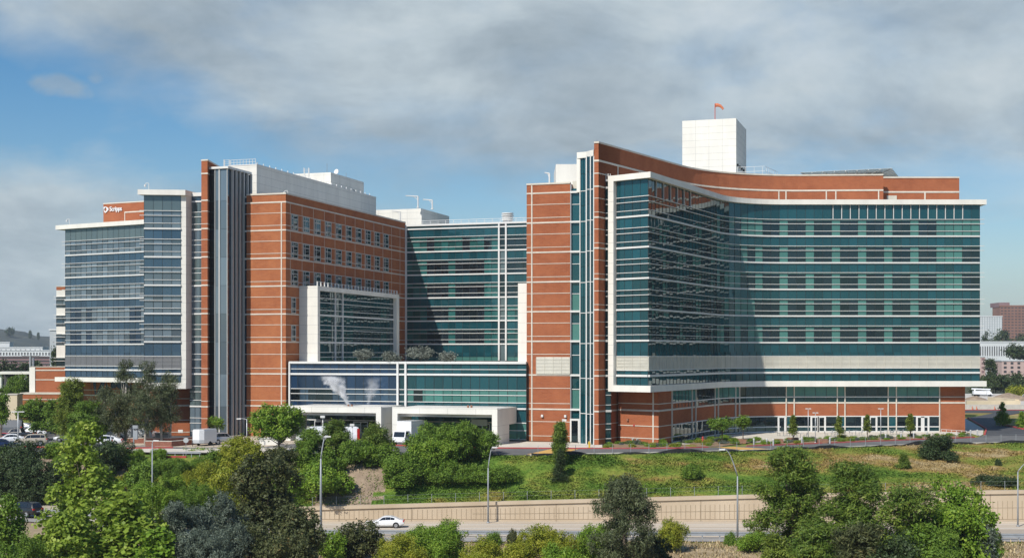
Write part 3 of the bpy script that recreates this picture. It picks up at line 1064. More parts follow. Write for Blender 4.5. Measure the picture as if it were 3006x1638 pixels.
mb = MB(); mb.obox(PD0, e1, -0.02, 0.22, -0.1, 0.34, -8.6, -1.3); mb.build('mullion_post', 'white_metal', LB)
# two white canopies
CR = at(1460, 203.0)
CL = walk(CR, -e1, 1151.3)
C1R = walk(CR, -e1, 1118.7)
C1L = walk(CR, -e1, 838)
def canopy(Lp, Rp, right_deep):
    l = float(np.linalg.norm(Rp - Lp))
    dep = float(np.dot(PD0 - Lp, e2)) - 0.35
    mb = MB(); mb.obox(Lp, e1, 0, l, -dep, 0, -9.0, -8.15, 0)
    mb.obox(Lp, e1, 0.0, l, -0.45, 0.03, -8.15, -8.02, 0)
    mb.obox(Lp, e1, 0.5, l - 0.5, -dep + 0.2, -0.5, -8.15, -8.10, 1)
    for i in range(1, int(l / 4.5) + 1):
        mb.obox(Lp, e1, i * 4.5 - 0.02, i * 4.5 + 0.02, -0.02, 0.007, -9.0, -8.16, 2)
    mb.build('canopy_roof', ['white_panel', 'roof_white', 'panel_joint'], LB)
    mb = MB(); mb.obox(Lp, e1, 0.85, l - 0.85, -dep, -0.55, -9.45, -9.0, 0); mb.build('soffit', 'stone', LB)
    mb = MB(); box_panels(mb, Rp - e1 * 0.85, e1, 0.85, 5.8, GZ, -9.0, rows=1.4, cols=20); mb.build('canopy_pier', ['white_panel', 'panel_joint'], LB)
    if right_deep:
        mb = MB(); mb.obox(Rp - e1 * 0.85, e1, 0, 0.85, -dep, -5.8, -10.7, -9.0); mb.build('canopy_pier', 'white_panel', LB)
    mb = MB(); box_panels(mb, Lp, e1, 0.85, 5.8, GZ, -9.0, rows=1.4, cols=20); mb.build('canopy_pier', ['white_panel', 'panel_joint'], LB)
canopy(CL, CR, True)
canopy(C1L, C1R, False)
mb = MB(); dq = walk(PD0 - e2 * 0.2, e1, 1385)
mb.obox(dq, e1, 0, 2.6, 0.0, 0.2, -11.2, -10.2, 0); mb.build('door_sign', 'aluminium', LB)
for u in (925, 1040, 1395):
    dq = walk(PD0 - e2 * 0.25, e1, u)
    g = MB(); pane(g, dq, dq + e1 * 1.1, GZ, -11.0, 0.0); pane(g, dq + e1 * 1.2, dq + e1 * 2.3, GZ, -11.0, 0.0)
    dr = g.build('door', ['glass_dark'], LB)
    f = MB()
    for k in (-0.12, 1.1, 2.3):
        f.obox(dq, e1, k, k + 0.12, -0.05, 0.05, GZ, -11.0)
    f.obox(dq, e1, -0.12, 2.42, -0.05, 0.05, -11.0, -10.85)
    f.build('door_frame', 'aluminium', dr)

# ------------------------------------------------------------------ right tower
RT = thing('hospital_tower', 'right hospital tower with a curved teal glass front and white cube on its roof', 'building', (20, 215, GZ))
mb = MB(); mb.prism([R0, R1, R1 + e2 * 36, R0 + e2 * 36], GZ, 26.35, 0, top=1)
mb.build('brick_wall', ['brick_red', 'roof_white'], RT)
rf = [R0 + e2 * 30, R0, R1]
rfp = [R0, R1]
bar(RT, 'coping', rfp, 26.35, 26.6, -0.4, 0.10, 'stone')
for i, z in enumerate(lvl_all):
    hgt = z - (lvl_all + [GZ])[i + 1]
    bar(RT, 'stone_band', rfp, z - 0.11, z + 0.11, -0.05, 0.06, 'stone')
    for fr in (0.385, 0.83):
        if z == 2.04 and fr > 0.5:
            continue
        zz = z - hgt * fr
        bar(RT, 'stone_band', rfp, zz - 0.045, zz + 0.045, -0.05, 0.045, 'stone')
mb = MB(); mb.obox(walk(R0, e1, 1561.5), e1, -0.10, 0.10, -0.05, 0.085, GZ, 26.3); mb.build('stone_pilaster', 'stone', RT)
louver(RT, Path([walk(R0 - e2 * 0.12, e1, 1574.5), walk(R0 - e2 * 0.12, e1, 1673)]), -3.05, -0.42, 'louver')
# white framed box on the hidden left side: its end shows
bx = R0 + e2 * 6.5
mb = MB(); box_panels(mb, bx - e1 * 3.45, e1, 3.43, 34, -1.3, 11.45, rows=1.6, cols=1.75)
mb.build('bay_frame', ['white_panel', 'panel_joint'], RT)
# recessed glass strip
rs = Path([R1 + e2 * 0.35, walk(R1 + e2 * 0.35, e1, 1707)])
mb = MB(); mb.strip(rs.p, GZ, 25.6, -3, -0.08); mb.build('core_wall', 'dark_core', RT)
for i, z in enumerate(lvl_all):
    nx = (lvl_all + [GZ])[i + 1]; h_ = z - nx
    bar(RT, 'slab_band', rs.p, z - 0.16, z + 0.14, -0.02, 0.45)
    glass_row(RT, rs, z - h_ * 0.40, z - 0.16, 'glass_teal', 'spandrel_glass', 1.2)
    glass_row(RT, rs, nx + 0.14, z - h_ * 0.42, 'glass_green' if i in (3, 4, 6) else 'glass_teal', 'window_band', 1.2)
    bar(RT, 'sunshade', rs.p, z - h_ * 0.42, z - h_ * 0.40, -0.02, 0.1)
glass_row(RT, rs, 25.2, 25.6, 'glass_teal', 'glass_band', 1.2)
mb = MB(); mb.obox(R1 + e2 * 0.1, e1, 0.02, 0.16, -0.2, 0.12, GZ, 26.2); mb.build('mullion_post', 'grey_metal', RT)
# entrance door at the foot
dq = R1 - e2 * 0.25 + e1 * 0.25
g = MB(); pane(g, dq, dq + e1 * 1.05, GZ, -10.2, 0.0); dr = g.build('door', ['glass_dark'], RT)
f = MB()
for k in (-0.22, 1.05):
    f.obox(dq, e1, k, k + 0.24, -0.05, 0.06, GZ, -9.9)
f.obox(dq, e1, 0.02, 1.05, -0.05, 0.06, -10.2, -9.9)
f.build('door_frame', 'white_metal', dr)
# glazed stair
s0, s1, s2 = at(1704, 206.2), at(1722, 205.6), at(1743.5, 203.6)
sa, sb = Path([s0, s1]), Path([walk(s2, -e1, 1722), s2])
mb = MB(); mb.prism([s0 + e2 * 0.1, s1 + e2 * 0.1, sb.p[0] + e2 * 0.1, s2 + e2 * 0.1, s2 + e2 * 8, s0 + e2 * 8], GZ, 29.3, 0, top=1)
mb.build('core_wall', ['dark_core', 'roof_white'], RT)
rows = [29.6] + [z - 0.4 for z in LV] + [-3.6, -8.9, GZ]
for za, zb in zip(rows[1:], rows[:-1]):
    for p, m in ((sa, 'glass_teal'), (sb, 'glass_teal_dark')):
        g = MB()
        zm = za + (zb - za) * 0.52
        w_ = 0.62 if p is sa else 1.15
        pts, n = modules(p, w_)
        for i in range(n):
            pane(g, pts[i], pts[i + 1], za + 0.05, zm - 0.03)
            pane(g, pts[i], pts[i + 1], zm + 0.03, zb - 0.05)
        g.build('stair_glass', [m], RT)
        bar(RT, 'stair_transom', p.p, za - 0.05, za + 0.05, -0.03, 0.10)
for p, ks in ((sa, (0.0, 1.0)), (sb, (0.0, 0.55, 1.0))):
    for k in ks:
        mb = MB(); mb.obox(p.at(p.L * k), unit(p.p[1] - p.p[0]), -0.07, 0.07, -0.05, 0.16, GZ, 29.7); mb.build('stair_mullion', 'white_metal', RT)
mb = MB(); mb.prism([s0 - e1 * 0.5 - e2 * 0.25, s1 - e2 * 0.3, s2 - e2 * 0.3, s2 + e2 * 8, s0 - e1 * 0.5 + e2 * 8], 29.6, 30.5); mb.build('coping', 'white_panel', RT)
mb = MB(); mb.obox(s0 - e1 * 0.55, e1, 0, 0.5, -7, 0.2, 24.5, 29.6); mb.build('stair_frame', 'white_panel', RT)
mb = MB(); mb.box(at(1632, 221)[0], at(1706, 221)[0], 221, 232, 24, 30.8); mb.build('penthouse', 'white_panel', RT)
mb = MB(); mb.obox(rs.p[0] + e2 * 1.0, e1, 0, 2.0, -0.4, 0, 25.6, 26.9); mb.build('louver', 'louver', RT)

# pier wall and the curved brick wall that rises over the glass
pa = at(1744, 203.4); pb = walk(pa, e1, 1757)
h0 = math.atan2(25.7, 15.8)
P1 = v2((28.3, pb[1] + (28.3 - pb[0]) * math.tan(h0)))
cw = [pb, P1] + arc(P1, h0, 26.0, -h0, 12)
yend = cw[-1][1]
cw.append(at(2593, yend - 0.8))
inner = [p + v2((0.6, 1.0)) if i == 0 else p + v2((-3.0, 6.0)) * min(1.0, i / 3.0) for i, p in enumerate(cw)][::-1]
mb = MB(); mb.prism(cw + inner, 20.5, 31.45, 0, top=1)
mb.build('brick_wall', ['brick_red', 'roof_white'], RT)
pend = pb + unit(P1 - pb) * 7
pier = [pa, pb, pend, pend + v2((-2.0, 0.9)), pa + v2((0.3, 1.5))]
mb = MB(); mb.prism(pier, GZ, 31.44, 0); mb.build('pier_wall', 'brick_red', RT)
allp = [pa] + cw
bar(RT, 'coping', allp, 31.45, 31.70, -0.4, 0.10, 'stone')
bar(RT, 'stone_band', allp, 28.72, 29.0, -0.05, 0.08, 'stone')
for z in lvl_all:
    bar(RT, 'stone_band', [pa, pb, pend], z - 0.11, z + 0.11, -0.05, 0.06, 'stone')
for i, z in enumerate(lvl_all):
    hgt = z - (lvl_all + [GZ])[i + 1]
    for fr in (0.385, 0.83):
        bar(RT, 'stone_band', [pa, pb, pend], z - hgt * fr - 0.045, z - hgt * fr + 0.045, -0.05, 0.045, 'stone')
bar(RT, 'stone_band', allp[:3], 26.9, 27.05, -0.05, 0.05, 'stone')
cp = Path(cw)
def cw_at(u):
    best = None
    for i in range(600):
        p = cp.at(cp.L * i / 599.0)
        du = abs(CX + F * p[0] / p[1] - u)
        if best is None or du < best[0]:
            best = (du, cp.L * i / 599.0)
    return best[1]
mb = MB()
for u in (1813, 1876, 1889, 1946, 1959, 2014, 2024, 2286, 2307, 2426, 2453, 2580):
    s = cw_at(u); d = unit(cp.at(s + 0.3) - cp.at(s - 0.3))
    mb.obox(cp.at(s), d, -0.10, 0.10, -0.05, 0.075, 26.4, 28.72)
mb.build('stone_pilaster', 'stone', RT)
# set-back brick wall at the right end
y2 = yend + 1.4
rw = [at(2586, y2), at(2816, y2)]
mb = MB(); mb.prism([rw[0], rw[1], rw[1] + v2((0, 9)), rw[0] + v2((0, 9))], 25.0, 31.25, 0, top=1); mb.build('brick_wall', ['brick_red', 'roof_white'], RT)
bar(RT, 'coping', rw, 31.25, 31.5, -0.4, 0.1, 'stone')
bar(RT, 'stone_band', rw, 28.65, 28.93, -0.05, 0.08, 'stone')
bar(RT, 'stone_band', rw, 26.75, 26.95, -0.05, 0.08, 'stone')
mb = MB(); mb.obox(walk(rw[0], (1, 0), 2715), (1, 0), -0.12, 0.12, -0.05, 0.085, 26.9, 28.7); mb.build('stone_pilaster', 'stone', RT)
mb = MB(); mb.obox(walk(rw[0], (1, 0), 2603), (1, 0), 0, 1.75, -0.05, 0.12, 26.4, 28.15); mb.build('penthouse_door', 'louver', RT)

# glass bay and the curved curtain wall
K = v2((20.05, 200.6))
db = unit((0.758, -0.652)); ds = unit((0.458, 0.889))
KB0 = walk(K, -db, 1811)
hs_ = math.atan2(ds[1], ds[0])
G1 = K + ds * 31
curve = [K, G1] + arc(G1, hs_, 14.8, -hs_, 14)
yG = curve[-1][1]
curve.append(at(2876, yG))
cpath = Path(curve)
bpath = Path([KB0, K])
full = [KB0] + curve
fpth = Path(full)
KF = walk(K, -db, 1793.5)
core = [p for p in offset([KF] + curve, -0.12)]
mb = MB(); mb.prism(core + [core[-1] + v2((0, 16)), v2((48, 262)), v2((27, 250)), core[0] + v2((3.0, 14))], -5.4, 26.2, 0, top=1)
mb.build('core_wall', ['dark_core', 'roof_white'], RT)
cor = [KF] + curve[:-1] + [curve[-1] + v2((0.95, 0))]
bar(RT, 'cornice', cor, 25.87, 26.72, -3.2, 0.72, 'white_panel')
bar(RT, 'bottom_fascia', cor, -5.55, -4.6, -3.2, 0.72, 'white_panel')
mb = MB(); pq = [KF, walk(K, -db, 1809)]
mb.strip(pq, -4.6, 25.87, -2.0, 0.72)
zz = -3.2
while zz < 25.5:
    mb.strip(pq, zz - 0.02, zz + 0.02, -0.01, 0.727, 1); zz += 1.53
mb.build('bay_frame', ['white_panel', 'panel_joint'], RT)
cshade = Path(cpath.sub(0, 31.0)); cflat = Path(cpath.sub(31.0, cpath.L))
def rpat(k):
    def f(i):
        if i < 0: return 'l'
        if i > 24:
            return 'd' if (i * 5 + k * 3) % 7 in (0, 1, 3) else 'l'
        if k == 0 and i < 5: return 'l'
        if i < 2: return 'd'
        if i < 5: return 'l'
        if k == 5 and i in (5, 6, 11, 12): return 'l'
        return 'l' if (i - 5) % 3 == 2 else 'd'
    return f
for k, zt in enumerate(LV):
    mats_ = ('glass_teal', 'glass_green', 'glass_dark')
    floor_glass(RT, cflat, zt, rpat(k), mats_, lower=(k < 5), z_sp_top=25.87 if k == 0 else None)
    floor_glass(RT, cshade, zt, lambda i: 'd' if (i * 5 + k * 3) % 9 in (0, 1, 4) else 'l', ('glass_teal_dark', 'glass_teal_dark', 'glass_dark'), lower=(k < 5), z_sp_top=25.87 if k == 0 else None)  # shaded straight stretch gets darker glass; its shade sits partly in the colour
    floor_glass(RT, bpath, zt, lambda i: 'l', ('glass_teal', 'glass_teal_dark', 'glass_dark'), lower=(k < 5), z_sp_top=25.87 if k == 0 else None)
    floor_bands(RT, fpth, zt, slab=(k > 0), lower=(k < 5), ext=(0.0, 0.75))
    if k == 5:
        for p in (cpath, bpath):
            glass_row(RT, p, -0.3, zt - 1.66, 'glass_teal', 'spandrel_glass')
for p in (cpath, bpath):
    base_zones(RT, p, 'glass_teal', 'louver')
cpts, ncm = modules(cpath)
for i in list(range(2, 18)) + [ncm - j for j in (2, 4, 6, 8, 10, 12)]:
    j = ncm - i
    d = cpts[min(j + 1, ncm)] - cpts[j]
    mb = MB(); mb.obox(cpts[j], d, -0.05, 0.05, 0.02, 0.20, 23.42, 25.86); mb.build('fin', 'white_metal' if i < 18 else 'fin_grey', RT)
# slot between pier and bay
st = Path([pend * 0 + walk(pb, unit(P1 - pb), 1777), KF + v2((0.0, 0.35))])
mb = MB(); mb.strip(st.p, GZ, 26.0, -2, -0.08); mb.build('core_wall', 'dark_core', RT)
for i, z in enumerate(lvl_all):
    nx = (lvl_all + [GZ])[i + 1]; h_ = z - nx
    bar(RT, 'slab_band', st.p, z - 0.16, z + 0.14, -0.02, 0.25)
    glass_row(RT, st, nx + 0.14, z - 0.16, 'glass_teal_dark', 'glass_band', 0.9)
    for fr in (0.385, 0.55, 0.83):
        bar(RT, 'sunshade', st.p, z - h_ * fr - 0.05, z - h_ * fr + 0.05, -0.02, 0.15)
bar(RT, 'coping', st.p, 26.0, 26.3, -2, 0.1, 'white_metal')
mb = MB()
for k in (0.1, 0.5, 0.9):
    p = st.at(st.L * k); mb.obox(p, e1, -0.04, 0.04, -0.1, 0.0, 26.3, 27.2)
mb.build('roof_railing', 'white_metal', RT)

# brick base with two glazed storeys, set in under the overhang
w0 = at(1815, 207.9)
wc = v2((21.85, 203.2))
lowp = [wc, v2((24.8, 212.3)), v2((33.6, 226.9))]
lh = math.atan2(14.6, 8.8)
lowp = [wc, v2((33.9, 227.6))]
lh = math.atan2(lowp[1][1] - wc[1], lowp[1][0] - wc[0])
lowp += arc(lowp[1], lh, 18.0, -lh, 10)
yL = lowp[-1][1]
lowp.append(at(2833, yL))
low_all = [w0] + lowp
mb = MB(); mb.prism(low_all + [lowp[-1] + v2((0, 14)), v2((30, 250)), w0 + v2((3, 8))], GZ, -5.4, 0); mb.build('brick_wall', 'brick_red', RT)
lp = Path(lowp)
def lp_at(u):
    best = None
    for i in range(800):
        p = lp.at(lp.L * i / 799.0); du = abs(CX + F * p[0] / p[1] - u)
        if best is None or du < best[0]: best = (du, lp.L * i / 799.0)
    return best[1]
for z, h_ in ((-8.42, 0.26), (-7.4, 0.12), (-10.75, 0.12), (-12.6, 0.12)):
    bar(RT, 'stone_band', low_all if z > -10 else [w0, wc, lp.at(lp_at(1972))], z - h_ / 2, z + h_ / 2, -0.05, 0.07, 'stone')
mb = MB(); mb.obox(walk(wc, wc - w0, 1918), unit(wc - w0), -0.11, 0.11, -0.05, 0.09, GZ, -5.55); mb.build('stone_pilaster', 'stone', RT)
us = [1971, 2030, 2041, 2097, 2107, 2158, 2170, 2307, 2331, 2457, 2480, 2607, 2631, 2757]
ss = [lp_at(u) for u in us]
for i in range(len(ss) - 1):
    sub = Path(lp.sub(ss[i], ss[i + 1]))
    wide = sub.L > 2.0
    for z0, z1, m in ((-7.34, -5.62, 'glass_dark' if wide and i % 4 != 0 else 'glass_green'), (-8.28, -7.46, 'glass_teal_dark'), (-12.55, -10.85, 'glass_dark' if wide else 'glass_teal'), (-13.3, -12.62, 'glass_teal_dark')):
        q = Path(offset(sub.p, 0.05))
        if z1 < -10:
            g = glass_row(RT, q, z0, z1, m, 'window', 1.9)
        else:
            g = glass_row(RT, q, z0, z1, m, 'glass_band', 1.7)
for s in ss:
    d = unit(lp.at(s + 0.2) - lp.at(s - 0.2))
    mb = MB(); mb.obox(lp.at(s), d, -0.09, 0.09, -0.02, 0.20, GZ, -5.55); mb.build('stone_pilaster', 'stone', RT)
lg = lp.sub(ss[0], ss[-1])
for z in (-12.58, -10.76, -7.4, -13.42):
    bar(RT, 'window_frame', lg, z - 0.08, z + 0.08, 0.0, 0.16, 'white_metal')
for u in (2287, 2383, 2404, 2533, 2555, 2693, 2708):
    s = lp_at(u)
    p = lp.at(s) - v2((0, 0.12))
    g = MB(); pane(g, p, p + v2((0.85, 0)), GZ + 0.05, -10.95, 0.0)
    dr = g.build('door', ['glass_dark'], RT)
    f = MB()
    for k in (-0.3, 0.85):
        f.obox(p, (1, 0), k, k + 0.3, -0.06, 0.10, GZ, -10.85)
    f.obox(p, (1, 0), 0.0, 0.85, -0.06, 0.10, -11.0, -10.85)
    f.build('door_frame', 'white_metal', dr)

# white cube on the roof
wq = at(2161, 247.0)
mb = MB(); box_panels(mb, wq - e1 * 9.85, e1, 9.85, 13.2, 30.5, 42.75, rows=1.22, cols=2.45)
cube = mb.build('penthouse', ['white_panel', 'panel_joint'], RT)
mb = MB()
for j in range(4):
    mb.obox(wq + e2 * (1.0 + j * 2.6), e2, -0.15, 0.15, 0.0, 0.3, 34.6 - j * 0.15 if False else 34.2, 34.6)
mb.build('wall_lamp', 'black', RT)
mb = MB()
rl = Path([wq + e1 * 0.3 - e2 * 0.5, wq + e1 * 5.2 - e2 * 0.5, wq + e1 * 6.5 + e2 * 8])
for i in range(10):
    p = rl.at(rl.L * i / 9); mb.obox(p, (1, 0), -0.025, 0.025, -0.025, 0.025, 31.4, 33.8)
for z in (32.9, 33.75):
    mb.strip(rl.p, z, z + 0.05, -0.02, 0.02)
mb.obox(rl.p[0], e1, 0, 4.9, -7, 0, 30.5, 32.0)
mb.build('roof_railing', 'white_metal', RT)
# ================================================================== terrain, roads
def lerp(a, b, t): return a + (b - a) * t
def interp(x, xs, ys): return float(np.interp(x, xs, ys))
def sstep(t):
    t = min(max(t, 0.0), 1.0); return t * t * (3 - 2 * t)

WALL_Y = 173.6
WALL_X0 = -31.0
def road_z(x): return interp(x, [-58, -26], [-18.7, -21.2])
def wall_top(x): return interp(x, [-31, -27.5, -4.5, 11.6, 30, 51, 64.5, 110], [-19.5, -19.4, -18.75, -18.35, -17.85, -17.45, -17.25, -16.9])
def bank_y(x): return interp(x, [-200, -8, 2.4, 23.5, 38.7, 61.5, 78, 130, 300], [185.5, 184.0, 182.6, 187.9, 193.4, 204.6, 209.2, 223, 260])
SITE = -13.60
def ground(x, y):
    n = mnoise.noise(Vector((x * 0.11, y * 0.11, 0.3))) * 0.45 + mnoise.noise(Vector((x * 0.45, y * 0.45, 2.0))) * 0.16
    n = n * min(1.0, max(0.0, (420 - abs(y - 160)) / 200))
    rz = road_z(x)
    if y < 154.0:
        t = (154.0 - y)
        return rz - 0.08 - 0.045 * t + n * min(1, t / 4.0) + 0.5 * sstep(t / 5.0)
    if y <= WALL_Y:
        if x > WALL_X0 - 2 or y < 171.5:
            return rz - 0.10
    yb = bank_y(x)
    if y < yb:
        if x > WALL_X0 - 2:
            a, y0 = wall_top(x) - 0.12, WALL_Y
        else:
            a, y0 = rz - 0.1, 171.5
        t = (y - y0) / (yb - y0)
        k = math.sin(min(1, t) * math.pi)
        top = SITE - (0.35 if x < -4 else 0.05)
        return lerp(a, top, 0.55 * t + 0.45 * sstep(t)) + n * 0.8 * k
    z = SITE
    if x < -4: z = SITE - 0.35 * (1 - sstep((y - yb) / 12.0))
    if y > 420:
        z += 3.0 * sstep((y - 420) / 900) + 4 * sstep((y - 420) / 500) * mnoise.noise(Vector((x * 0.004, y * 0.004, 5.0)))
    return z

def color_patches(nt, b, src, sets, scale, detail=9.0, rough=0.68, dry=None):
    """several earth/plant colours laid out in patches"""
    nz = nt.nodes.new('ShaderNodeTexNoise')
    nz.inputs['Scale'].default_value = scale
    nz.inputs['Detail'].default_value = detail
    nz.inputs['Roughness'].default_value = rough
    nt.links.new(src, nz.inputs['Vector'])
    cr = nt.nodes.new('ShaderNodeValToRGB')
    els = cr.color_ramp.elements
    while len(els) > 1: els.remove(els[-1])
    for i, (p, c) in enumerate(sets):
        e = els[0] if i == 0 else els.new(p)
        e.position = p; e.color = (*c, 1)
    fac = nz.outputs['Fac']
    if dry is not None:      # the bank dries out towards its right end
        sp = nt.nodes.new('ShaderNodeSeparateXYZ'); nt.links.new(dry, sp.inputs[0])
        mr = nt.nodes.new('ShaderNodeMapRange')
        for k, v in (('From Min', 8.0), ('From Max', 70.0), ('To Min', -0.015), ('To Max', 0.080)): mr.inputs[k].default_value = v
        nt.links.new(sp.outputs[0], mr.inputs['Value'])
        ad = nt.nodes.new('ShaderNodeMath'); ad.operation = 'ADD'
        nt.links.new(fac, ad.inputs[0]); nt.links.new(mr.outputs[0], ad.inputs[1]); fac = ad.outputs[0]
    nt.links.new(fac, cr.inputs[0])
    return cr.outputs[0], nz.outputs['Fac']

BANK = [(0.30, (0.085, 0.145, 0.022)), (0.42, (0.082, 0.150, 0.022)), (0.49, (0.150, 0.200, 0.034)), (0.55, (0.200, 0.205, 0.045)), (0.60, (0.27, 0.185, 0.065)), (0.68, (0.38, 0.29, 0.165))]
def bank_material(name, leafy):
    m = bpy.data.materials.new(name); m.use_nodes = True
    nt = m.node_tree; b = nt.nodes['Principled BSDF']
    b.inputs['Roughness'].default_value = 0.9
    b.inputs['Specular IOR Level'].default_value = 0.15
    g = nt.nodes.new('ShaderNodeNewGeometry')
    mp = nt.nodes.new('ShaderNodeMapping'); mp.inputs['Scale'].default_value = (0.50, 0.8, 0.9); mp.inputs['Location'].default_value = (3.7, 1.2, 0)
    nt.links.new(g.outputs['Position'], mp.inputs['Vector'])
    c, f = color_patches(nt, b, mp.outputs[0], BANK, 0.16, dry=g.outputs['Position'])
    n2 = nt.nodes.new('ShaderNodeTexNoise'); n2.inputs['Scale'].default_value = 2.2; n2.inputs['Detail'].default_value = 6
    nt.links.new(g.outputs['Position'], n2.inputs['Vector'])
    mx = nt.nodes.new('ShaderNodeMix'); mx.data_type = 'RGBA'; mx.blend_type = 'MULTIPLY'
    mx.inputs[0].default_value = 1.0
    if leafy:
        at_ = nt.nodes.new('ShaderNodeAttribute'); at_.attribute_name = 'tone'; fac = at_.outputs['Fac']
    else:
        fac = n2.outputs['Fac']
    r2 = nt.nodes.new('ShaderNodeValToRGB')
    r2.color_ramp.elements[0].position = 0.25; r2.color_ramp.elements[1].position = 0.75
    r2.color_ramp.elements[0].color = (0.72, 0.76, 0.70, 1); r2.color_ramp.elements[1].color = (1.38, 1.36, 1.25, 1)
    nt.links.new(fac, r2.inputs[0])
    nt.links.new(c, mx.inputs[6]); nt.links.new(r2.outputs[0], mx.inputs[7])
    nt.links.new(mx.outputs[2], b.inputs['Base Color'])
    if not leafy:
        bp = nt.nodes.new('ShaderNodeBump'); bp.inputs['Distance'].default_value = 0.12
        nt.links.new(n2.outputs['Fac'], bp.inputs['Height']); nt.links.new(bp.outputs[0], b.inputs['Normal'])
    MATS[name] = m
bank_material('bank_soil', False)
bank_material('bank_leaf', True)
mat('dry_ground', (0.27, 0.20, 0.115), 0.95, col2=(0.42, 0.33, 0.20), scale=0.5, bump=0.05, detail=9)
mat('bare_soil', (0.21, 0.155, 0.11), 0.95, col2=(0.36, 0.275, 0.19), scale=0.7, bump=0.08, detail=9)
mat('scrub_land', (0.035, 0.05, 0.022), 0.95, col2=(0.10, 0.10, 0.05), scale=0.06, detail=9)
mat('asphalt', (0.105, 0.105, 0.105), 0.9, col2=(0.155, 0.152, 0.148), scale=0.35, bump=0.004, detail=8)
mat('asphalt_dark', (0.045, 0.046, 0.05), 0.85, col2=(0.075, 0.075, 0.078), scale=0.3, detail=8)
mat('road_concrete', (0.45, 0.375, 0.285), 0.9, col2=(0.57, 0.49, 0.385), scale=0.25, detail=8, stretch=(0.12, 1.6, 1))
mat('pavement', (0.55, 0.50, 0.42), 0.9, col2=(0.65, 0.60, 0.51), scale=0.5, detail=8)
mat('lane_dark', (0.34, 0.285, 0.225), 0.9, col2=(0.43, 0.37, 0.295), scale=0.3, detail=8, stretch=(0.1, 2, 1))
mat('shoulder', (0.27, 0.255, 0.23), 0.9, col2=(0.35, 0.33, 0.30), scale=0.4, detail=8)
mat('line_white', (0.78, 0.78, 0.75), 0.8, var=0.08, scale=2.0)
mat('curb_red', (0.42, 0.055, 0.05), 0.8, var=0.18, scale=1.2)
mat('curb_grey', (0.55, 0.52, 0.46), 0.9, var=0.1, scale=1.0)
mat('tactile_yellow', (0.62, 0.36, 0.10), 0.85, var=0.12, scale=1.5)
mat('mulch', (0.20, 0.13, 0.075), 0.95, col2=(0.31, 0.21, 0.12), scale=1.4, bump=0.05, detail=8)
mat('wall_concrete', (0.46, 0.365, 0.255), 0.92, col2=(0.55, 0.45, 0.33), scale=0.22, bump=0.01, bscale=3.0, detail=8, stretch=(1, 1, 0.35))
mat('silt_fabric', (0.022, 0.023, 0.026), 0.7, var=0.3, scale=1.5)
mat('brick_low', (0.22, 0.085, 0.055), 0.9, col2=(0.30, 0.12, 0.08), scale=3.0, detail=6)

# one sheet of ground out to the horizon
xs = sorted(set([-2800, -1700, -1000, -600, -400, -280, -200, -160] + list(np.arange(-135, 135.1, 1.5)) + [160, 200, 280, 400, 600, 1000, 1700, 2800]))
ys = sorted(set([-30, 0, 40, 70, 90] + list(np.arange(100, 154, 2.0)) + list(np.arange(154, 173.4, 1.9)) + [173.45, 173.62] + list(np.arange(174.2, 232, 0.9)) + list(np.arange(234, 330, 6)) + [340, 370, 400, 450, 520, 600, 700, 850, 1000, 1300, 1700, 2300, 3200, 4200]))
V, Fc, Mi = [], [], []
nx_ = len(xs)
for y in ys:
    for x in xs:
        V.append((float(x), float(y), ground(x, y)))
for j in range(len(ys) - 1):
    for i in range(nx_ - 1):
        a = j * nx_ + i
        Fc.append((a, a + 1, a + nx_ + 1, a + nx_))
        x, y = (xs[i] + xs[i + 1]) / 2, (ys[j] + ys[j + 1]) / 2
        if y < 154: m = 1
        elif x < -50 and y < bank_y(x): m = 2
        elif -25.5 + (y - 174) * 0.45 < x < -17.5 + (y - 174) * 0.25 + mnoise.noise(Vector((y * 0.8, 0, 0))) * 2 and y < bank_y(x): m = 2
        elif y > 330 or abs(x) > 160: m = 3
        else: m = 0
        Mi.append(m)
me = bpy.data.meshes.new('ground')
me.from_pydata(V, [], Fc)
for k in ('bank_soil', 'dry_ground', 'bare_soil', 'scrub_land'):
    me.materials.append(MATS[k])
me.polygons.foreach_set('material_index', np.array(Mi, np.int32))
me.polygons.foreach_set('use_smooth', np.ones(len(Fc), bool))
go = bpy.data.objects.new('ground', me)
COL.objects.link(go)
tag(go, kind='structure')

def sheet(name, poly, z, m, kind='structure', th=0.03):
    mb = MB()
    # counter-clockwise
    a = sum(poly[i][0] * poly[(i + 1) % len(poly)][1] - poly[(i + 1) % len(poly)][0] * poly[i][1] for i in range(len(poly)))
    if a < 0: poly = poly[::-1]
    mb.prism(poly, z - th, z, 0)
    o = mb.build(name, m)
    if kind: tag(o, kind=kind)
    return o

def ribbon(name, xs_, ya, yb, zf, m, dz=0.0):
    """road strip across x, from depth ya to yb, on the height zf(x)"""
    mb = MB()
    for x0, x1 in zip(xs_[:-1], xs_[1:]):
        z0, z1 = zf(x0) + dz, zf(x1) + dz
        mb.face([(x0, ya, z0), (x1, ya, z1), (x1, yb, z1), (x0, yb, z0)])
    o = mb.build(name, m)
    tag(o, kind='structure')
    return o
rx = [-220, -140, -90, -58, -50, -42, -34, -26, 0, 40, 80, 130, 220]
ribbon('road', rx, 154.6, 173.2, road_z, 'road_concrete')
ribbon('road_lane', rx, 160.6, 164.6, road_z, 'lane_dark', 0.004)
ribbon('road_shoulder', rx, 154.6, 158.2, road_z, 'shoulder', 0.004)
for y in (159.6, 166.0, 169.9):
    ribbon('road_line', rx, y, y + 0.16, road_z, 'line_white', 0.008)

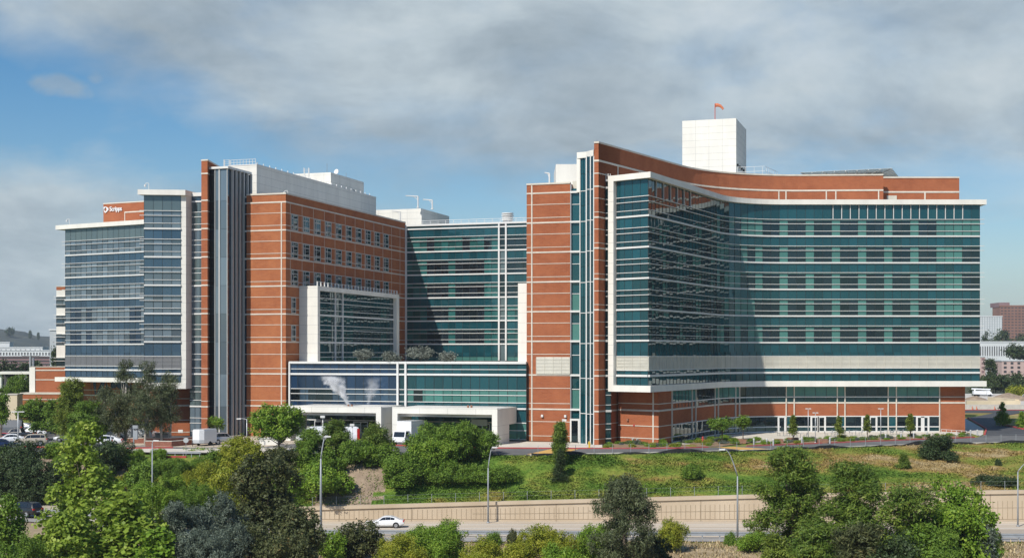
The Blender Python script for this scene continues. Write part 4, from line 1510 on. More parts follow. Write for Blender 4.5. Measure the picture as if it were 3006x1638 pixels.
# retaining wall: cap, panels, ribs
RW = thing('retaining_wall', 'long tan concrete retaining wall with a cap and fine vertical ribs beside the road', 'wall', (20, WALL_Y, -21.2))
def wall_band(name, f0, f1, y0, y1, m, xa=WALL_X0, xb=120, step=4.0):
    mb = MB(); x = xa
    while x < xb - 1e-6:
        x2 = min(x + step, xb)
        b = [(x, y0, f0(x)), (x2, y0, f0(x2)), (x2, y1, f0(x2)), (x, y1, f0(x))]
        t = [(x, y0, f1(x)), (x2, y0, f1(x2)), (x2, y1, f1(x2)), (x, y1, f1(x))]
        mb.hexa(b, t); x = x2
    return mb.build(name, m, RW)
wall_band('wall', lambda x: road_z(x) - 0.3, lambda x: wall_top(x) - 0.25, WALL_Y - 0.35, WALL_Y + 0.1, 'wall_concrete')
wall_band('cap', lambda x: wall_top(x) - 0.42, wall_top, WALL_Y - 0.55, WALL_Y + 0.25, 'wall_concrete')
mat('wall_groove', (0.30, 0.235, 0.16), 0.95, var=0.15, scale=1.0)
mb = MB(); x = WALL_X0 + 1
while x < 118:
    zt, zb = wall_top(x), road_z(x)
    mb.box(x - 0.025, x + 0.025, WALL_Y - 0.372, WALL_Y - 0.34, zb + 0.25, zb + (zt - zb) * 0.66)
    x += 0.62
ro = mb.build('groove_lines', 'wall_groove', RW); tag(ro, kind='stuff')
wall_band('groove', lambda x: road_z(x) + 0.95 + max(0, x) * 0.012, lambda x: road_z(x) + 0.99 + max(0, x) * 0.012, WALL_Y - 0.375, WALL_Y - 0.34, 'wall_groove', xa=-5)
wall_band('groove', lambda x: road_z(x) + 0.24, lambda x: road_z(x) + 0.29, WALL_Y - 0.376, WALL_Y - 0.34, 'wall_groove')
for x in np.arange(-22, 118, 9.2):
    mb = MB(); mb.box(x - 0.04, x + 0.04, WALL_Y - 0.374, WALL_Y - 0.33, road_z(x), wall_top(x) - 0.43); mb.build('joint', 'wall_groove', RW)

# upper site: roads, parking, paving
ZA = -13.53
sheet('parking_lot', [(-112, 192), (-52, 188.5), (-30, 186.2), (-11, 185.4), (-11, 214), (-34, 224), (-46, 226), (-58, 226), (-74, 262), (-112, 276)], ZA, 'asphalt')
near = [(-12, 184.6), (2.4, 183.4), (23.5, 188.8), (38.7, 194.3), (61.5, 205.5), (78, 210.2), (130, 224), (170, 235)]
far = [(-12, 197), (4.7, 195.6), (15, 195.2), (23.5, 195.8), (38.7, 202.4), (61.5, 214.2), (75.5, 221.5), (79.5, 229), (86, 247), (97, 290), (112, 316), (118, 316), (106, 296), (94, 262), (92, 246), (98, 240), (125, 243), (170, 252)]
sheet('access_road', near + far[::-1], ZA + 0.01, 'asphalt_dark' if False else 'asphalt')
sheet('access_road', [(78.5, 226), (86, 247), (97, 290), (112, 316), (118, 316), (106, 296), (94, 262), (92, 246), (97.5, 240.5), (90, 228)], ZA + 0.016, 'asphalt_dark')
sheet('access_road', [(100, 316), (240, 316), (240, 330), (100, 330)], ZA + 0.02, 'asphalt_dark')
sheet('sidewalk', [(-9, 197.4), (4.7, 196.0), (13, 195.7), (13.6, 206), (8, 209.5), (-2, 212.5), (-4, 203)], ZA + 0.05, 'pavement', th=0.1)
sheet('sidewalk', [(-62, 204), (-46, 198), (-36, 200), (-33, 206), (-33, 223.5), (-46, 225.5), (-60, 221)], ZA + 0.035, 'road_concrete', th=0.05)
sheet('drive', [(-60, 190), (-30, 187.0), (-27, 194), (-34, 198), (-48, 195.5), (-62, 199)], ZA + 0.012, 'pavement', th=0.02)
sheet('patio', [(24.5, 205), (34, 207.5), (41, 212), (52, 219), (64, 224), (77.5, 231), (77.5, 240), (46, 240), (34, 227)], ZA + 0.03, 'pavement', th=0.05)
sheet('sidewalk', [(77.6, 226), (79.3, 229.5), (85.5, 247), (96, 289), (91, 289), (80.5, 247)], ZA + 0.04, 'curb_grey', th=0.06)
sheet('tactile_strip', [(2.0, 184.5), (6.5, 185.3), (9.5, 194.6), (5.6, 195.1)], ZA + 0.018, 'tactile_yellow', th=0.01)
sheet('tactile_strip', [(33.0, 192.6), (37.5, 194.3), (32.5, 199.5), (29.8, 198.6)], ZA + 0.018, 'tactile_yellow', th=0.01)
sheet('near_curb', [(x, y - 0.35) for x, y in near[1:7]] + [(x, y) for x, y in near[1:7]][::-1], ZA + 0.12, 'curb_grey', th=0.25)
# planting beds with red curbs
beds = [([(13.5, 196.4), (23.4, 196.6), (26, 198.1), (25.5, 203.0), (21.9, 202.9), (15.5, 206.5), (14.2, 203)], 'narrow planting bed with low shrubs at the foot of the brick corner'),
        ([(27.5, 203.5), (27, 199.0), (31, 200.6), (36, 208), (39, 213), (33, 224), (25.5, 210.5)], 'wedge shaped planting bed beside the shaded curved glass wall'),
        ([(35.5, 202.3), (39, 203.6), (61.3, 215.0), (75.0, 222.3), (76.5, 226.5), (64, 223.3), (52, 218), (42, 210.5)], 'long planting bed between the patio and the red curb')]
BEDS = []
for poly, lab in beds:
    o = sheet('planting_bed', poly, ZA + 0.10, 'mulch', kind='structure', th=0.15)
    BEDS.append(poly)
def curb(name, pts, w=0.22, h=0.16, m='curb_red', z=ZA):
    mb = MB(); mb.strip(pts, z - 0.05, z + h, -w / 2, w / 2)
    o = mb.build(name, m); tag(o, kind='structure'); return o
curb('red_curb', [(-9, 197.2), (4.7, 195.8), (15, 195.4), (23.5, 196.0), (28.5, 198.2)])
curb('red_curb', [(34.6, 200.9), (38.7, 202.8), (61.5, 214.5), (75.3, 221.9)])
curb('red_curb', [(79.5, 229.2), (86, 247), (97, 290)], w=0.3)
curb('red_curb', [(94.5, 262), (92.4, 246.6), (98, 240.6), (125, 243.6)], w=0.5)
curb('red_curb', [(100, 330.5), (240, 330.5)], w=0.5)
curb('red_curb', [(-75, 200), (-58, 194.5), (-49, 197)], h=0.2)
curb('red_curb', [(-30, 207.3), (-22, 203.5), (-12, 200.5)], w=0.3)

# brick ramp walls, left
for pts, h_, lab in (([(-54, 201), (-50, 200), (-42.5, 214.5)], 0.75, 'low brick wall rising beside the white trailer'), ([(-58.5, 207), (-52, 207.5), (-46.5, 213)], 0.8, 'low brick wall behind the hedge near the tree trunks')):
    mb = MB(); mb.strip(pts, ZA - 0.1, ZA + h_, -0.18, 0.18); mb.strip(pts, ZA + h_, ZA + h_ + 0.09, -0.22, 0.22, 1)
    tag(mb.build('brick_wall', ['brick_low', 'stone']), lab, 'wall')

# ------------------------------------------------------------------ ground cover on the bank (nobody could count it)
def scatter_cover():
    rng = np.random.default_rng(11)
    V, T = [], []
    n = 0
    pts = []
    while n < 95000:
        x = rng.uniform(-34, 88); y = WALL_Y + 0.4 + rng.random() * (bank_y(x) - WALL_Y - 0.4)
        k = mnoise.noise(Vector((x * 0.22, y * 0.33, 9.0)))
        if k < -0.30 and rng.random() < 0.75: continue
        if -25.5 + (y - 174) * 0.45 < x < -17.5 + (y - 174) * 0.25 and rng.random() < 0.72: continue
        pts.append((x, y, ground(x, y), k)); n += 1
    P = np.array(pts)
    N = len(P)
    ang = rng.uniform(0, 2 * np.pi, N); L = rng.uniform(0.11, 0.30, N) * (1 + 0.6 * np.clip(P[:, 3], -0.3, 1)); W_ = L * rng.uniform(0.35, 0.7, N)
    d = np.stack([np.cos(ang), np.sin(ang), rng.uniform(0.1, 1.1, N)], 1); d /= np.linalg.norm(d, axis=1)[:, None]
    s = np.stack([-np.sin(ang), np.cos(ang), rng.uniform(-0.5, 0.5, N)], 1); s /= np.linalg.norm(s, axis=1)[:, None]
    c = P[:, :3] + np.array([0, 0, 0.05])
    q = np.stack([c, c + d * L[:, None] * 0.5 + s * W_[:, None] * 0.5, c + d * L[:, None], c + d * L[:, None] * 0.5 - s * W_[:, None] * 0.5], 1)
    return q.reshape(-1, 3), rng.random(N)
def quad_mesh(name, verts, tone, mats, mi=None):
    n = len(verts) // 4
    me = bpy.data.meshes.new(name)
    me.vertices.add(len(verts)); me.vertices.foreach_set('co', np.asarray(verts, np.float32).ravel())
    me.loops.add(n * 4); me.loops.foreach_set('vertex_index', np.arange(n * 4, dtype=np.int32))
    me.polygons.add(n); me.polygons.foreach_set('loop_start', np.arange(0, n * 4, 4, dtype=np.int32))
    for m in mats: me.materials.append(MATS[m])
    if mi is not None: me.polygons.foreach_set('material_index', np.asarray(mi, np.int32))
    a = me.attributes.new('tone', 'FLOAT', 'FACE'); a.data.foreach_set('value', np.asarray(tone, np.float32))
    me.update(calc_edges=True)
    return me
q, t = scatter_cover()
o = bpy.data.objects.new('ground_cover', quad_mesh('ground_cover', q, t, ['bank_leaf'])); COL.objects.link(o)
tag(o, 'low green, yellow and rust ground cover on the bank above the retaining wall', 'ground cover', kind='stuff')

# dry grass on the near verge
def dry_grass():
    rng = np.random.default_rng(21); pts = []
    while len(pts) < 26000:
        x = rng.uniform(-30, 66); y = rng.uniform(132, 154.2)
        k = mnoise.noise(Vector((x * 0.3, y * 0.4, 4.0)))
        if k < -0.12 and rng.random() < .7: continue
        pts.append((x, y, ground(x, y)))
    P = np.array(pts); N = len(P)
    ang = rng.uniform(0, 2 * np.pi, N); L = rng.uniform(0.18, 0.5, N); W_ = L * rng.uniform(.18, .4, N)
    d = np.stack([np.cos(ang) * .5, np.sin(ang) * .5, rng.uniform(.5, 1.2, N)], 1); d /= np.linalg.norm(d, axis=1)[:, None]
    s_ = np.stack([-np.sin(ang), np.cos(ang), np.zeros(N)], 1)
    q = np.stack([P, P + d * L[:, None] * .5 + s_ * W_[:, None] * .5, P + d * L[:, None], P + d * L[:, None] * .5 - s_ * W_[:, None] * .5], 1)
    return q.reshape(-1, 3), rng.random(N)
m = bpy.data.materials.new('dry_blades'); m.use_nodes = True
_nt = m.node_tree; _a = _nt.nodes.new('ShaderNodeAttribute'); _a.attribute_name = 'tone'; _r = _nt.nodes.new('ShaderNodeValToRGB')
_r.color_ramp.elements[0].color = (0.17, 0.125, 0.06, 1); _r.color_ramp.elements[1].color = (0.50, 0.40, 0.22, 1)
_e = _r.color_ramp.elements.new(.12); _e.color = (0.10, 0.12, 0.03, 1); _e = _r.color_ramp.elements.new(.2); _e.color = (0.26, 0.19, 0.10, 1)
_nt.links.new(_a.outputs['Fac'], _r.inputs[0]); _nt.links.new(_r.outputs[0], _nt.nodes['Principled BSDF'].inputs['Base Color']); _nt.nodes['Principled BSDF'].inputs['Roughness'].default_value = .9
MATS['dry_blades'] = m
q, t = dry_grass()
o = bpy.data.objects.new('dry_grass', quad_mesh('dry_grass', q, t, ['dry_blades'])); COL.objects.link(o)
tag(o, 'dry straw coloured grass on the near verge below the guardrail', 'grass', kind='stuff')
# ================================================================== trees and shrubs
def leaf_mat(name, cols, transl=0.28):
    m = bpy.data.materials.new(name); m.use_nodes = True
    nt = m.node_tree; nt.nodes.clear()
    at_ = nt.nodes.new('ShaderNodeAttribute'); at_.attribute_name = 'tone'
    cr = nt.nodes.new('ShaderNodeValToRGB')
    els = cr.color_ramp.elements
    while len(els) > 1: els.remove(els[-1])
    for i, (p, c) in enumerate(cols):
        e = els[0] if i == 0 else els.new(p); e.position = p; e.color = (*c, 1)
    nt.links.new(at_.outputs['Fac'], cr.inputs[0])
    pr = nt.nodes.new('ShaderNodeBsdfPrincipled')
    pr.inputs['Roughness'].default_value = 0.55
    pr.inputs['Specular IOR Level'].default_value = 0.3
    tr = nt.nodes.new('ShaderNodeBsdfTranslucent')
    mx = nt.nodes.new('ShaderNodeMixShader'); mx.inputs[0].default_value = transl
    out = nt.nodes.new('ShaderNodeOutputMaterial')
    nt.links.new(cr.outputs[0], pr.inputs['Base Color']); nt.links.new(cr.outputs[0], tr.inputs['Color'])
    nt.links.new(pr.outputs[0], mx.inputs[1]); nt.links.new(tr.outputs[0], mx.inputs[2]); nt.links.new(mx.outputs[0], out.inputs[0])
    MATS[name] = m
leaf_mat('leaf_maple', [(0, (0.133, 0.218, 0.024)), (0.5, (0.232, 0.330, 0.039)), (0.85, (0.336, 0.430, 0.063)), (1, (0.449, 0.503, 0.109))], 0.35)
leaf_mat('leaf_green', [(0, (0.072, 0.137, 0.018)), (0.5, (0.126, 0.221, 0.025)), (1, (0.229, 0.331, 0.040))])
leaf_mat('leaf_bright', [(0, (0.093, 0.186, 0.016)), (0.5, (0.173, 0.293, 0.026)), (1, (0.297, 0.394, 0.050))])
leaf_mat('leaf_yellow', [(0, (0.143, 0.183, 0.016)), (0.5, (0.262, 0.298, 0.025)), (1, (0.419, 0.393, 0.045))])
leaf_mat('leaf_dark', [(0, (0.024, 0.045, 0.015)), (0.6, (0.045, 0.076, 0.024)), (1, (0.086, 0.119, 0.043))], 0.15)
leaf_mat('leaf_olive', [(0, (0.048, 0.064, 0.022)), (0.6, (0.085, 0.100, 0.035)), (0.93, (0.149, 0.151, 0.056)), (1, (0.241, 0.128, 0.043))], 0.2)
leaf_mat('leaf_euc', [(0, (0.055, 0.073, 0.032)), (0.6, (0.101, 0.124, 0.054)), (1, (0.185, 0.210, 0.105))], 0.2)
leaf_mat('leaf_grey', [(0, (0.060, 0.080, 0.055)), (0.6, (0.115, 0.148, 0.108)), (0.9, (0.18, 0.215, 0.165)), (1, (0.16, 0.19, 0.07))], 0.15)
leaf_mat('leaf_silver', [(0, (0.12, 0.14, 0.115)), (0.6, (0.19, 0.21, 0.175)), (1, (0.28, 0.30, 0.25))], 0.15)
leaf_mat('leaf_pine', [(0, (0.055, 0.102, 0.015)), (0.45, (0.104, 0.175, 0.023)), (0.8, (0.195, 0.260, 0.038)), (1, (0.268, 0.314, 0.053))], 0.25)
leaf_mat('leaf_pine_bright', [(0, (0.085, 0.128, 0.016)), (0.5, (0.151, 0.203, 0.024)), (1, (0.247, 0.285, 0.047))], 0.25)
leaf_mat('leaf_far', [(0, (0.026, 0.046, 0.014)), (0.6, (0.046, 0.072, 0.022)), (1, (0.085, 0.11, 0.036))], 0.1)
mat('bark', (0.13, 0.10, 0.075), 0.95, var=0.25, scale=3.0)
mat('bark_pale', (0.42, 0.38, 0.33), 0.9, var=0.22, scale=1.2)

def lobes_for(kind, w, h, rng):
    """lobes (x, y, z, r, flat) of a crown w wide whose bottom is z = 0 and top z = h"""
    out = []
    rx, rz = w / 2, h / 2
    if kind in ('round', 'open'):
        n = 26 if kind == 'round' else 15
        for i in range(n):
            while True:
                p = rng.uniform(-1, 1, 3)
                if np.linalg.norm(p) < 1: break
            p = p / max(0.35, np.linalg.norm(p)) * rng.uniform(0.45, 0.76)
            r = rng.uniform(0.24, 0.40) * min(rx, rz * 1.2)
            out.append((p[0] * rx, p[1] * rx, rz + p[2] * rz * 0.92, r, 0.8))
        out.append((0, 0, rz, min(rx, rz) * 0.55, 1.0))
    elif kind == 'broad':
        for i in range(64):
            f = rng.random() ** 1.15
            R_ = rx * (1.0 - 0.78 * f ** 1.3)
            a = rng.uniform(0, 2 * np.pi); k = math.sqrt(rng.random()) * 0.80
            out.append((math.cos(a) * R_ * k, math.sin(a) * R_ * k, (0.05 + 0.88 * f) * h, rng.uniform(0.20, 0.32) * rx * (1 - 0.35 * f), 0.75))
        out.append((0, 0, h * 0.93, rx * 0.16, 1.0))
    elif kind == 'oval':
        for i in range(60):
            f = rng.random()
            R_ = rx * max(0.12, math.sin(math.pi * (0.14 + 0.80 * f)) ** 0.75)
            a = rng.uniform(0, 2 * np.pi); k = math.sqrt(rng.random()) * 0.80
            out.append((math.cos(a) * R_ * k, math.sin(a) * R_ * k, (0.04 + 0.90 * f) * h, rng.uniform(0.20, 0.34) * rx, 1.05))
    elif kind == 'shrub':
        for i in range(20):
            a = rng.uniform(0, 2 * np.pi); k = math.sqrt(rng.random()) * 0.76
            zz = rng.uniform(0.12, 0.78) * h * math.sqrt(max(0.1, 1 - k * k * 0.85))
            out.append((math.cos(a) * k * rx, math.sin(a) * k * rx, zz, rng.uniform(0.22, 0.36) * min(rx, h * 0.75), 0.85))
        out.append((0, 0, h * 0.42, min(rx, h * 0.5) * 0.75, 0.9))
    elif kind == 'pine':
        z = 0.04 * h
        while z < h * 0.9:
            f = z / h
            R_ = rx * (0.62 + 0.75 * math.sin(min(1.0, f * 1.15 + 0.12) * math.pi) * 0.5) * (1 - 0.45 * f ** 3)
            for j in range(rng.integers(4, 8)):
                a = rng.uniform(0, 2 * np.pi); k = rng.uniform(0.25, 0.85)
                out.append((math.cos(a) * R_ * k, math.sin(a) * R_ * k, z + rng.uniform(0, .09) * h, rng.uniform(0.22, 0.36) * rx, 0.60))
            z += rng.uniform(0.06, 0.10) * h
        out.append((0, 0, h * 0.91, rx * 0.24, 0.9))
    elif kind == 'cone':
        for i in range(26):
            f = (i + rng.random()) / 26
            R_ = rx * (1 - f) ** 0.8 * (0.75 + 0.25 * rng.random())
            a = rng.uniform(0, 2 * np.pi)
            out.append((math.cos(a) * R_ * 0.55, math.sin(a) * R_ * 0.55, f * h * 0.93, max(0.10 * rx, R_ * 0.55), 0.7))
        out.append((0, 0, h * 0.95, rx * 0.12, 1.4))
    elif kind == 'euc':
        for i in range(38):
            f = rng.random()
            R_ = rx * (0.62 + 0.45 * math.sin(f * math.pi)) * (1.0 if f < 0.75 else 1.5 - f)
            a = rng.uniform(0, 2 * np.pi); k = rng.uniform(0.1, 0.75)
            out.append((math.cos(a) * R_ * k, math.sin(a) * R_ * k, (0.04 + 0.90 * f) * h, rng.uniform(0.22, 0.38) * rx, 1.05))
    elif kind == 'mound':
        for i in range(16):
            a = rng.uniform(0, 2 * np.pi); k = math.sqrt(rng.random()) * 0.85
            out.append((math.cos(a) * k * rx, math.sin(a) * k * rx, h * rng.uniform(0.2, 0.5), h * rng.uniform(0.35, 0.55), 0.8))
    return out

def foliage(lobes, leaf, aspect, rng, dens=1.0, droop=0.0, up=0.5, clump=0.20, thin=1.0):
    P, Nn, T = [], [], []
    C = np.array([l[:3] for l in lobes]); Rr = np.array([l[3] for l in lobes])
    for (x, y, z, r, fl) in lobes:
        area = 4 * np.pi * r * r
        K = max(8, int(area / (clump * clump * 4.6)))
        v = rng.normal(size=(K, 3)); v /= np.linalg.norm(v, axis=1)[:, None]
        rad = r * rng.uniform(0.62, 1.06, K)
        S = v * rad[:, None]; S[:, 2] *= fl
        S += np.array([x, y, z])
        # drop clumps buried deep inside other lobes
        dd = np.linalg.norm(S[:, None, :] - C[None], axis=2) / Rr[None]
        keep = (dd < 0.55).sum(1) == 0
        keep |= rng.random(K) < 0.15
        keep &= rng.random(K) < 0.90 * thin
        S, v2_ = S[keep], v[keep]
        if len(S) == 0: continue
        m = max(4, int(dens * 16 * (clump * clump) / (leaf * leaf * aspect) * 0.62))
        sub = np.repeat(S, m, 0) + rng.normal(size=(len(S) * m, 3)) * clump * 0.62
        P.append(sub); Nn.append(np.repeat(v2_, m, 0)); T.append(np.repeat(rng.random(len(S)), m))
    P = np.concatenate(P); Nn = np.concatenate(Nn); T = np.concatenate(T)
    n = len(P)
    nrm = Nn * 0.8 + rng.normal(size=(n, 3)) * 0.75 + np.array([0, 0, up])
    nrm /= np.linalg.norm(nrm, axis=1)[:, None]
    t = rng.normal(size=(n, 3)) + np.array([0, 0, -droop * 2.5]); t -= nrm * (t * nrm).sum(1)[:, None]; t /= np.linalg.norm(t, axis=1)[:, None]
    b = np.cross(nrm, t)
    L = leaf * rng.uniform(0.7, 1.3, n); Wd = L * aspect
    q = np.stack([P - t * L[:, None] / 2, P + b * Wd[:, None] / 2 + t * L[:, None] * 0.05, P + t * L[:, None] / 2, P - b * Wd[:, None] / 2 + t * L[:, None] * 0.05], 1)
    tone = np.clip(0.55 * T + 0.45 * rng.random(n), 0, 1)
    return q.reshape(-1, 3), tone

# kind -> lobes, leaf size, aspect, density, droop, up, clump, crown bottom (share of the height)
SPECIES = {
    'maple':  ('broad', 0.36, 0.80, 0.90, 0.1, 0.8, 0.36, 0.10),
    'tree':   ('round', 0.26, 0.60, 1.0, 0.0, 0.5, 0.32, 0.18),
    'open':   ('open', 0.26, 0.55, 0.9, 0.1, 0.4, 0.32, 0.22),
    'shrub':  ('shrub', 0.22, 0.55, 1.0, 0.0, 0.5, 0.28, 0.0),
    'fine':   ('shrub', 0.19, 0.34, 1.0, 0.0, 0.3, 0.26, 0.0),
    'pine':   ('pine', 0.36, 0.24, 0.95, 0.0, 0.7, 0.36, 0.14),
    'cone':   ('cone', 0.20, 0.28, 0.9, 0.2, 0.4, 0.22, 0.05),
    'euc':    ('euc', 0.30, 0.24, 0.62, 0.7, 0.2, 0.34, 0.12),
    'sapling': ('cone', 0.20, 0.5, 0.9, 0.0, 0.4, 0.20, 0.34),
    'mound':  ('mound', 0.20, 0.5, 0.8, 0.0, 0.6, 0.26, 0.0),
    'gum':    ('oval', 0.27, 0.30, 0.85, 0.6, 0.3, 0.32, 0.05),
    'far':    ('round', 0.95, 0.6, 0.8, 0.0, 0.5, 1.1, 0.05),
}
n_leaf = [0]
def grow(name, label, cat, species, leafm, base, w, h, seed, group=None, bark='bark', bottom=None, lean=(0, 0), thin=1.0, leafscale=1.0):
    rng = np.random.default_rng(seed)
    kind, leaf, asp, dens, droop, up, clump, bot = SPECIES[species]
    leaf *= leafscale; clump *= leafscale
    if bottom is not None: bot = bottom
    zb = h * bot
    lobes = lobes_for(kind, w, h - zb, rng)
    lobes = [(x + lean[0] * (z + zb) / h, y + lean[1] * (z + zb) / h, z + zb, r, f) for x, y, z, r, f in lobes]
    q, t = foliage(lobes, leaf, asp, rng, dens, droop, up, clump, thin)
    # fit the crown to the size the photo shows
    ax_ = np.array([lean[0] * 0.6, lean[1] * 0.6])
    rad_ = np.percentile(np.abs(q[:, 0] - ax_[0]), 98.5)
    kx = (w / 2) / rad_
    kz = (h - zb) / max(0.2, np.percentile(q[:, 2], 99.7) - zb)
    q[:, :2] = ax_ + (q[:, :2] - ax_) * kx
    q[:, 2] = zb + (q[:, 2] - zb) * kz
    lobes = [(ax_[0] + (x - ax_[0]) * kx, ax_[1] + (y - ax_[1]) * kx, zb + (z - zb) * kz, r, f) for x, y, z, r, f in lobes]
    q[:, 2] = np.maximum(q[:, 2], 0.02)
    n_leaf[0] += len(t)
    shrubby = species in ('shrub', 'fine', 'mound')
    if shrubby:
        o = bpy.data.objects.new(name, quad_mesh(name, q, t, [leafm])); COL.objects.link(o)
        o.location = base
        return tag(o, label, cat, group)
    T = thing(name, label, cat, base, 0, group)
    o = bpy.data.objects.new('crown', quad_mesh('crown', q, t, [leafm])); COL.objects.link(o); o.parent = T
    mb = MB()
    r0 = max(0.06, 0.018 * h + 0.008 * w)
    top = h * (0.86 if kind in ('pine', 'cone', 'euc') else 0.62)
    pts = [(0, 0, -0.4)]; rs = [r0 * 1.25]
    for k in range(1, 7):
        f = k / 6
        pts.append((lean[0] * f * top / h + rng.normal() * 0.012 * h * f, lean[1] * f * top / h + rng.normal() * 0.012 * h * f, top * f)); rs.append(r0 * (1 - 0.8 * f))
    mb.tube(pts, rs, 8)
    order = rng.permutation(len(lobes))[:9]
    for i in order:
        x, y, z, r, f = lobes[i]
        k = min(5, max(1, int((z * 0.6) / top * 6)))
        s = Vector(pts[k]); e = Vector((x, y, z)); mid = s.lerp(e, 0.5) + Vector((0, 0, -0.04 * h if kind != 'pine' else 0.0))
        mb.tube([s, mid, e], [rs[k] * 0.55, rs[k] * 0.35, 0.02], 6)
    mb.build('trunk', bark, T, smooth=True, world=False)
    return T

def D(x): return x * 3006.0 / 2576.0
def plant(species, x0, x1, ytop, Y, leafm, label, name='tree', cat='tree', group=None, zbase=None, seed=0, bark='bark', bottom=None, thin=1.0, lean=(0, 0), widen=1.0, leafscale=1.0):
    """x0, x1, ytop measured on the 2576-pixel-wide view of the photo; Y is the distance it really stands at"""
    u0, u1, vt = D(x0), D(x1), D(ytop)
    c = at((u0 + u1) / 2, Y)
    w = (u1 - u0) / F * Y * widen
    zb = ground(c[0], c[1]) if zbase is None else zbase
    h = zat(vt, Y) - zb
    return grow(name, label, cat, species, leafm, (c[0], c[1], zb), w, h, seed or int(x0 * 7 + ytop), group, bark, bottom, lean, thin, leafscale)

# --- foreground, along the bottom of the view
plant('maple', 80, 345, 1068, 130, 'leaf_maple', 'tall pale green broad-leaved tree, brightest in the left foreground', bottom=0.03)
plant('maple', 205, 420, 1232, 124, 'leaf_maple', 'lower pale green broad-leaved tree at the right foot of the tallest pale one', bottom=0.1)
plant('maple', 75, 260, 1290, 120, 'leaf_maple', 'lowest pale green broad-leaved tree at the bottom left edge', bottom=0.1)
plant('tree', -25, 62, 1245, 124, 'leaf_green', 'dark rounded tree in the bottom left corner of the view', bottom=0.06)
plant('fine', 10, 120, 1345, 117, 'leaf_green', 'green shrub at the bottom left below the dark car', 'shrub', 'shrub')
plant('fine', 395, 545, 1262, 126, 'leaf_grey', 'large blue grey shrub in the left foreground', 'shrub', 'shrub')
plant('fine', 490, 620, 1240, 133, 'leaf_grey', 'smaller blue grey shrub behind the large blue grey one', 'shrub', 'shrub')
plant('fine', 420, 640, 1330, 119, 'leaf_grey', 'lowest blue grey shrub, cut by the bottom edge', 'shrub', 'shrub')
plant('tree', 594, 752, 1148, 140, 'leaf_olive', 'tall dark olive tree left of the tall street lamp', bottom=0.08)
plant('tree', 650, 812, 1272, 130, 'leaf_olive', 'lower dark olive tree at the foot of the tall street lamp', bottom=0.05)
plant('shrub', 545, 680, 1318, 122, 'leaf_olive', 'dark olive shrub at the bottom between grey shrub and olive tree', 'shrub', 'shrub')
plant('shrub', 850, 968, 1308, 141, 'leaf_olive', 'brown green shrub right in front of the white sedan', 'shrub', 'shrub')
plant('shrub', 800, 868, 1335, 138, 'leaf_bright', 'small bright green shrub left of the brown green one', 'shrub', 'shrub')
plant('fine', 1005, 1188, 1314, 138, 'leaf_bright', 'tall rounded green shrub left of centre at the bottom', 'shrub', 'shrub')
plant('fine', 945, 1075, 1345, 131, 'leaf_yellow', 'low yellowish shrub left of the tall rounded green shrub', 'shrub', 'shrub')
plant('fine', 1150, 1265, 1352, 131, 'leaf_yellow', 'low yellowish shrub between the two tall rounded shrubs', 'shrub', 'shrub')
plant('fine', 1285, 1462, 1324, 135, 'leaf_yellow', 'tall rounded yellow green shrub left of the grey gum tree', 'shrub', 'shrub')
plant('fine', 1440, 1535, 1318, 139, 'leaf_bright', 'green shrub touching the left side of the grey gum tree', 'shrub', 'shrub')
plant('gum', 1495, 1648, 1200, 132, 'leaf_euc', 'grey green gum tree alone in front of the retaining wall', bottom=0.02, bark='bark', thin=1.0)
plant('fine', 1646, 1728, 1308, 147, 'leaf_yellow', 'round bright yellow shrub right of the grey gum tree', 'shrub', 'shrub')
plant('shrub', 1590, 1690, 1345, 138, 'leaf_dark', 'dark shrub in the shade below the grey gum tree', 'shrub', 'shrub')
plant('fine', 1856, 1936, 1334, 146, 'leaf_bright', 'round green shrub left of the big pine', 'shrub', 'shrub')
plant('mound', 1820, 1852, 1337, 151, 'leaf_green', 'small green shrub at the foot of the curved street lamp', 'shrub', 'shrub')
plant('mound', 1222, 1262, 1336, 152, 'leaf_green', 'small green shrub in front of the guardrail, left of centre', 'shrub', 'shrub')
plant('mound', 1275, 1302, 1330, 150, 'leaf_olive', 'thin grey green plant in front of the guardrail', 'shrub', 'shrub')
plant('pine', 1900, 2088, 1128, 131, 'leaf_pine', 'tall pine with separate tufted branches in the right foreground', bottom=0.08)
plant('pine', 2070, 2250, 1166, 124, 'leaf_pine', 'dense pine just right of the tallest pine', bottom=0.05)
plant('pine', 2190, 2365, 1222, 121, 'leaf_pine', 'lower spreading pine between the dense pine and the bright green tree', bottom=0.05)
plant('pine', 1990, 2130, 1300, 120, 'leaf_pine', 'young pine at the bottom edge below the two big pines', bottom=0.03)
plant('tree', 2340, 2470, 1204, 127, 'leaf_bright', 'bright green leafy tree at the right, before the wall', bottom=0.08)
plant('tree', 2420, 2522, 1268, 124, 'leaf_bright', 'smaller bright green tree at the right end of the foreground trees', bottom=0.05)
plant('fine', 2300, 2440, 1330, 118, 'leaf_green', 'green shrub below the bright green tree', 'shrub', 'shrub')
plant('fine', 2440, 2510, 1305, 122, 'leaf_grey', 'blue grey shrub between the bright green trees at right', 'shrub', 'shrub')
plant('shrub', 2150, 2300, 1345, 116, 'leaf_dark', 'dark shrub under the spreading pine', 'shrub', 'shrub')
plant('mound', 2480, 2520, 1332, 150, 'leaf_olive', 'small olive shrub by the guardrail at far right', 'shrub', 'shrub')
plant('maple', 330, 470, 1330, 118, 'leaf_bright', 'lowest bright green tree right of the pale ones', bottom=0.02)
plant('shrub', -20, 90, 1372, 112, 'leaf_green', 'green shrub in the very corner at bottom left', 'shrub', 'shrub')
plant('shrub', 640, 790, 1345, 117, 'leaf_olive', 'lowest dark olive shrub, cut by the bottom edge', 'shrub', 'shrub')
plant('fine', 1060, 1180, 1368, 118, 'leaf_bright', 'green shrub at the very bottom, left of centre', 'shrub', 'shrub')
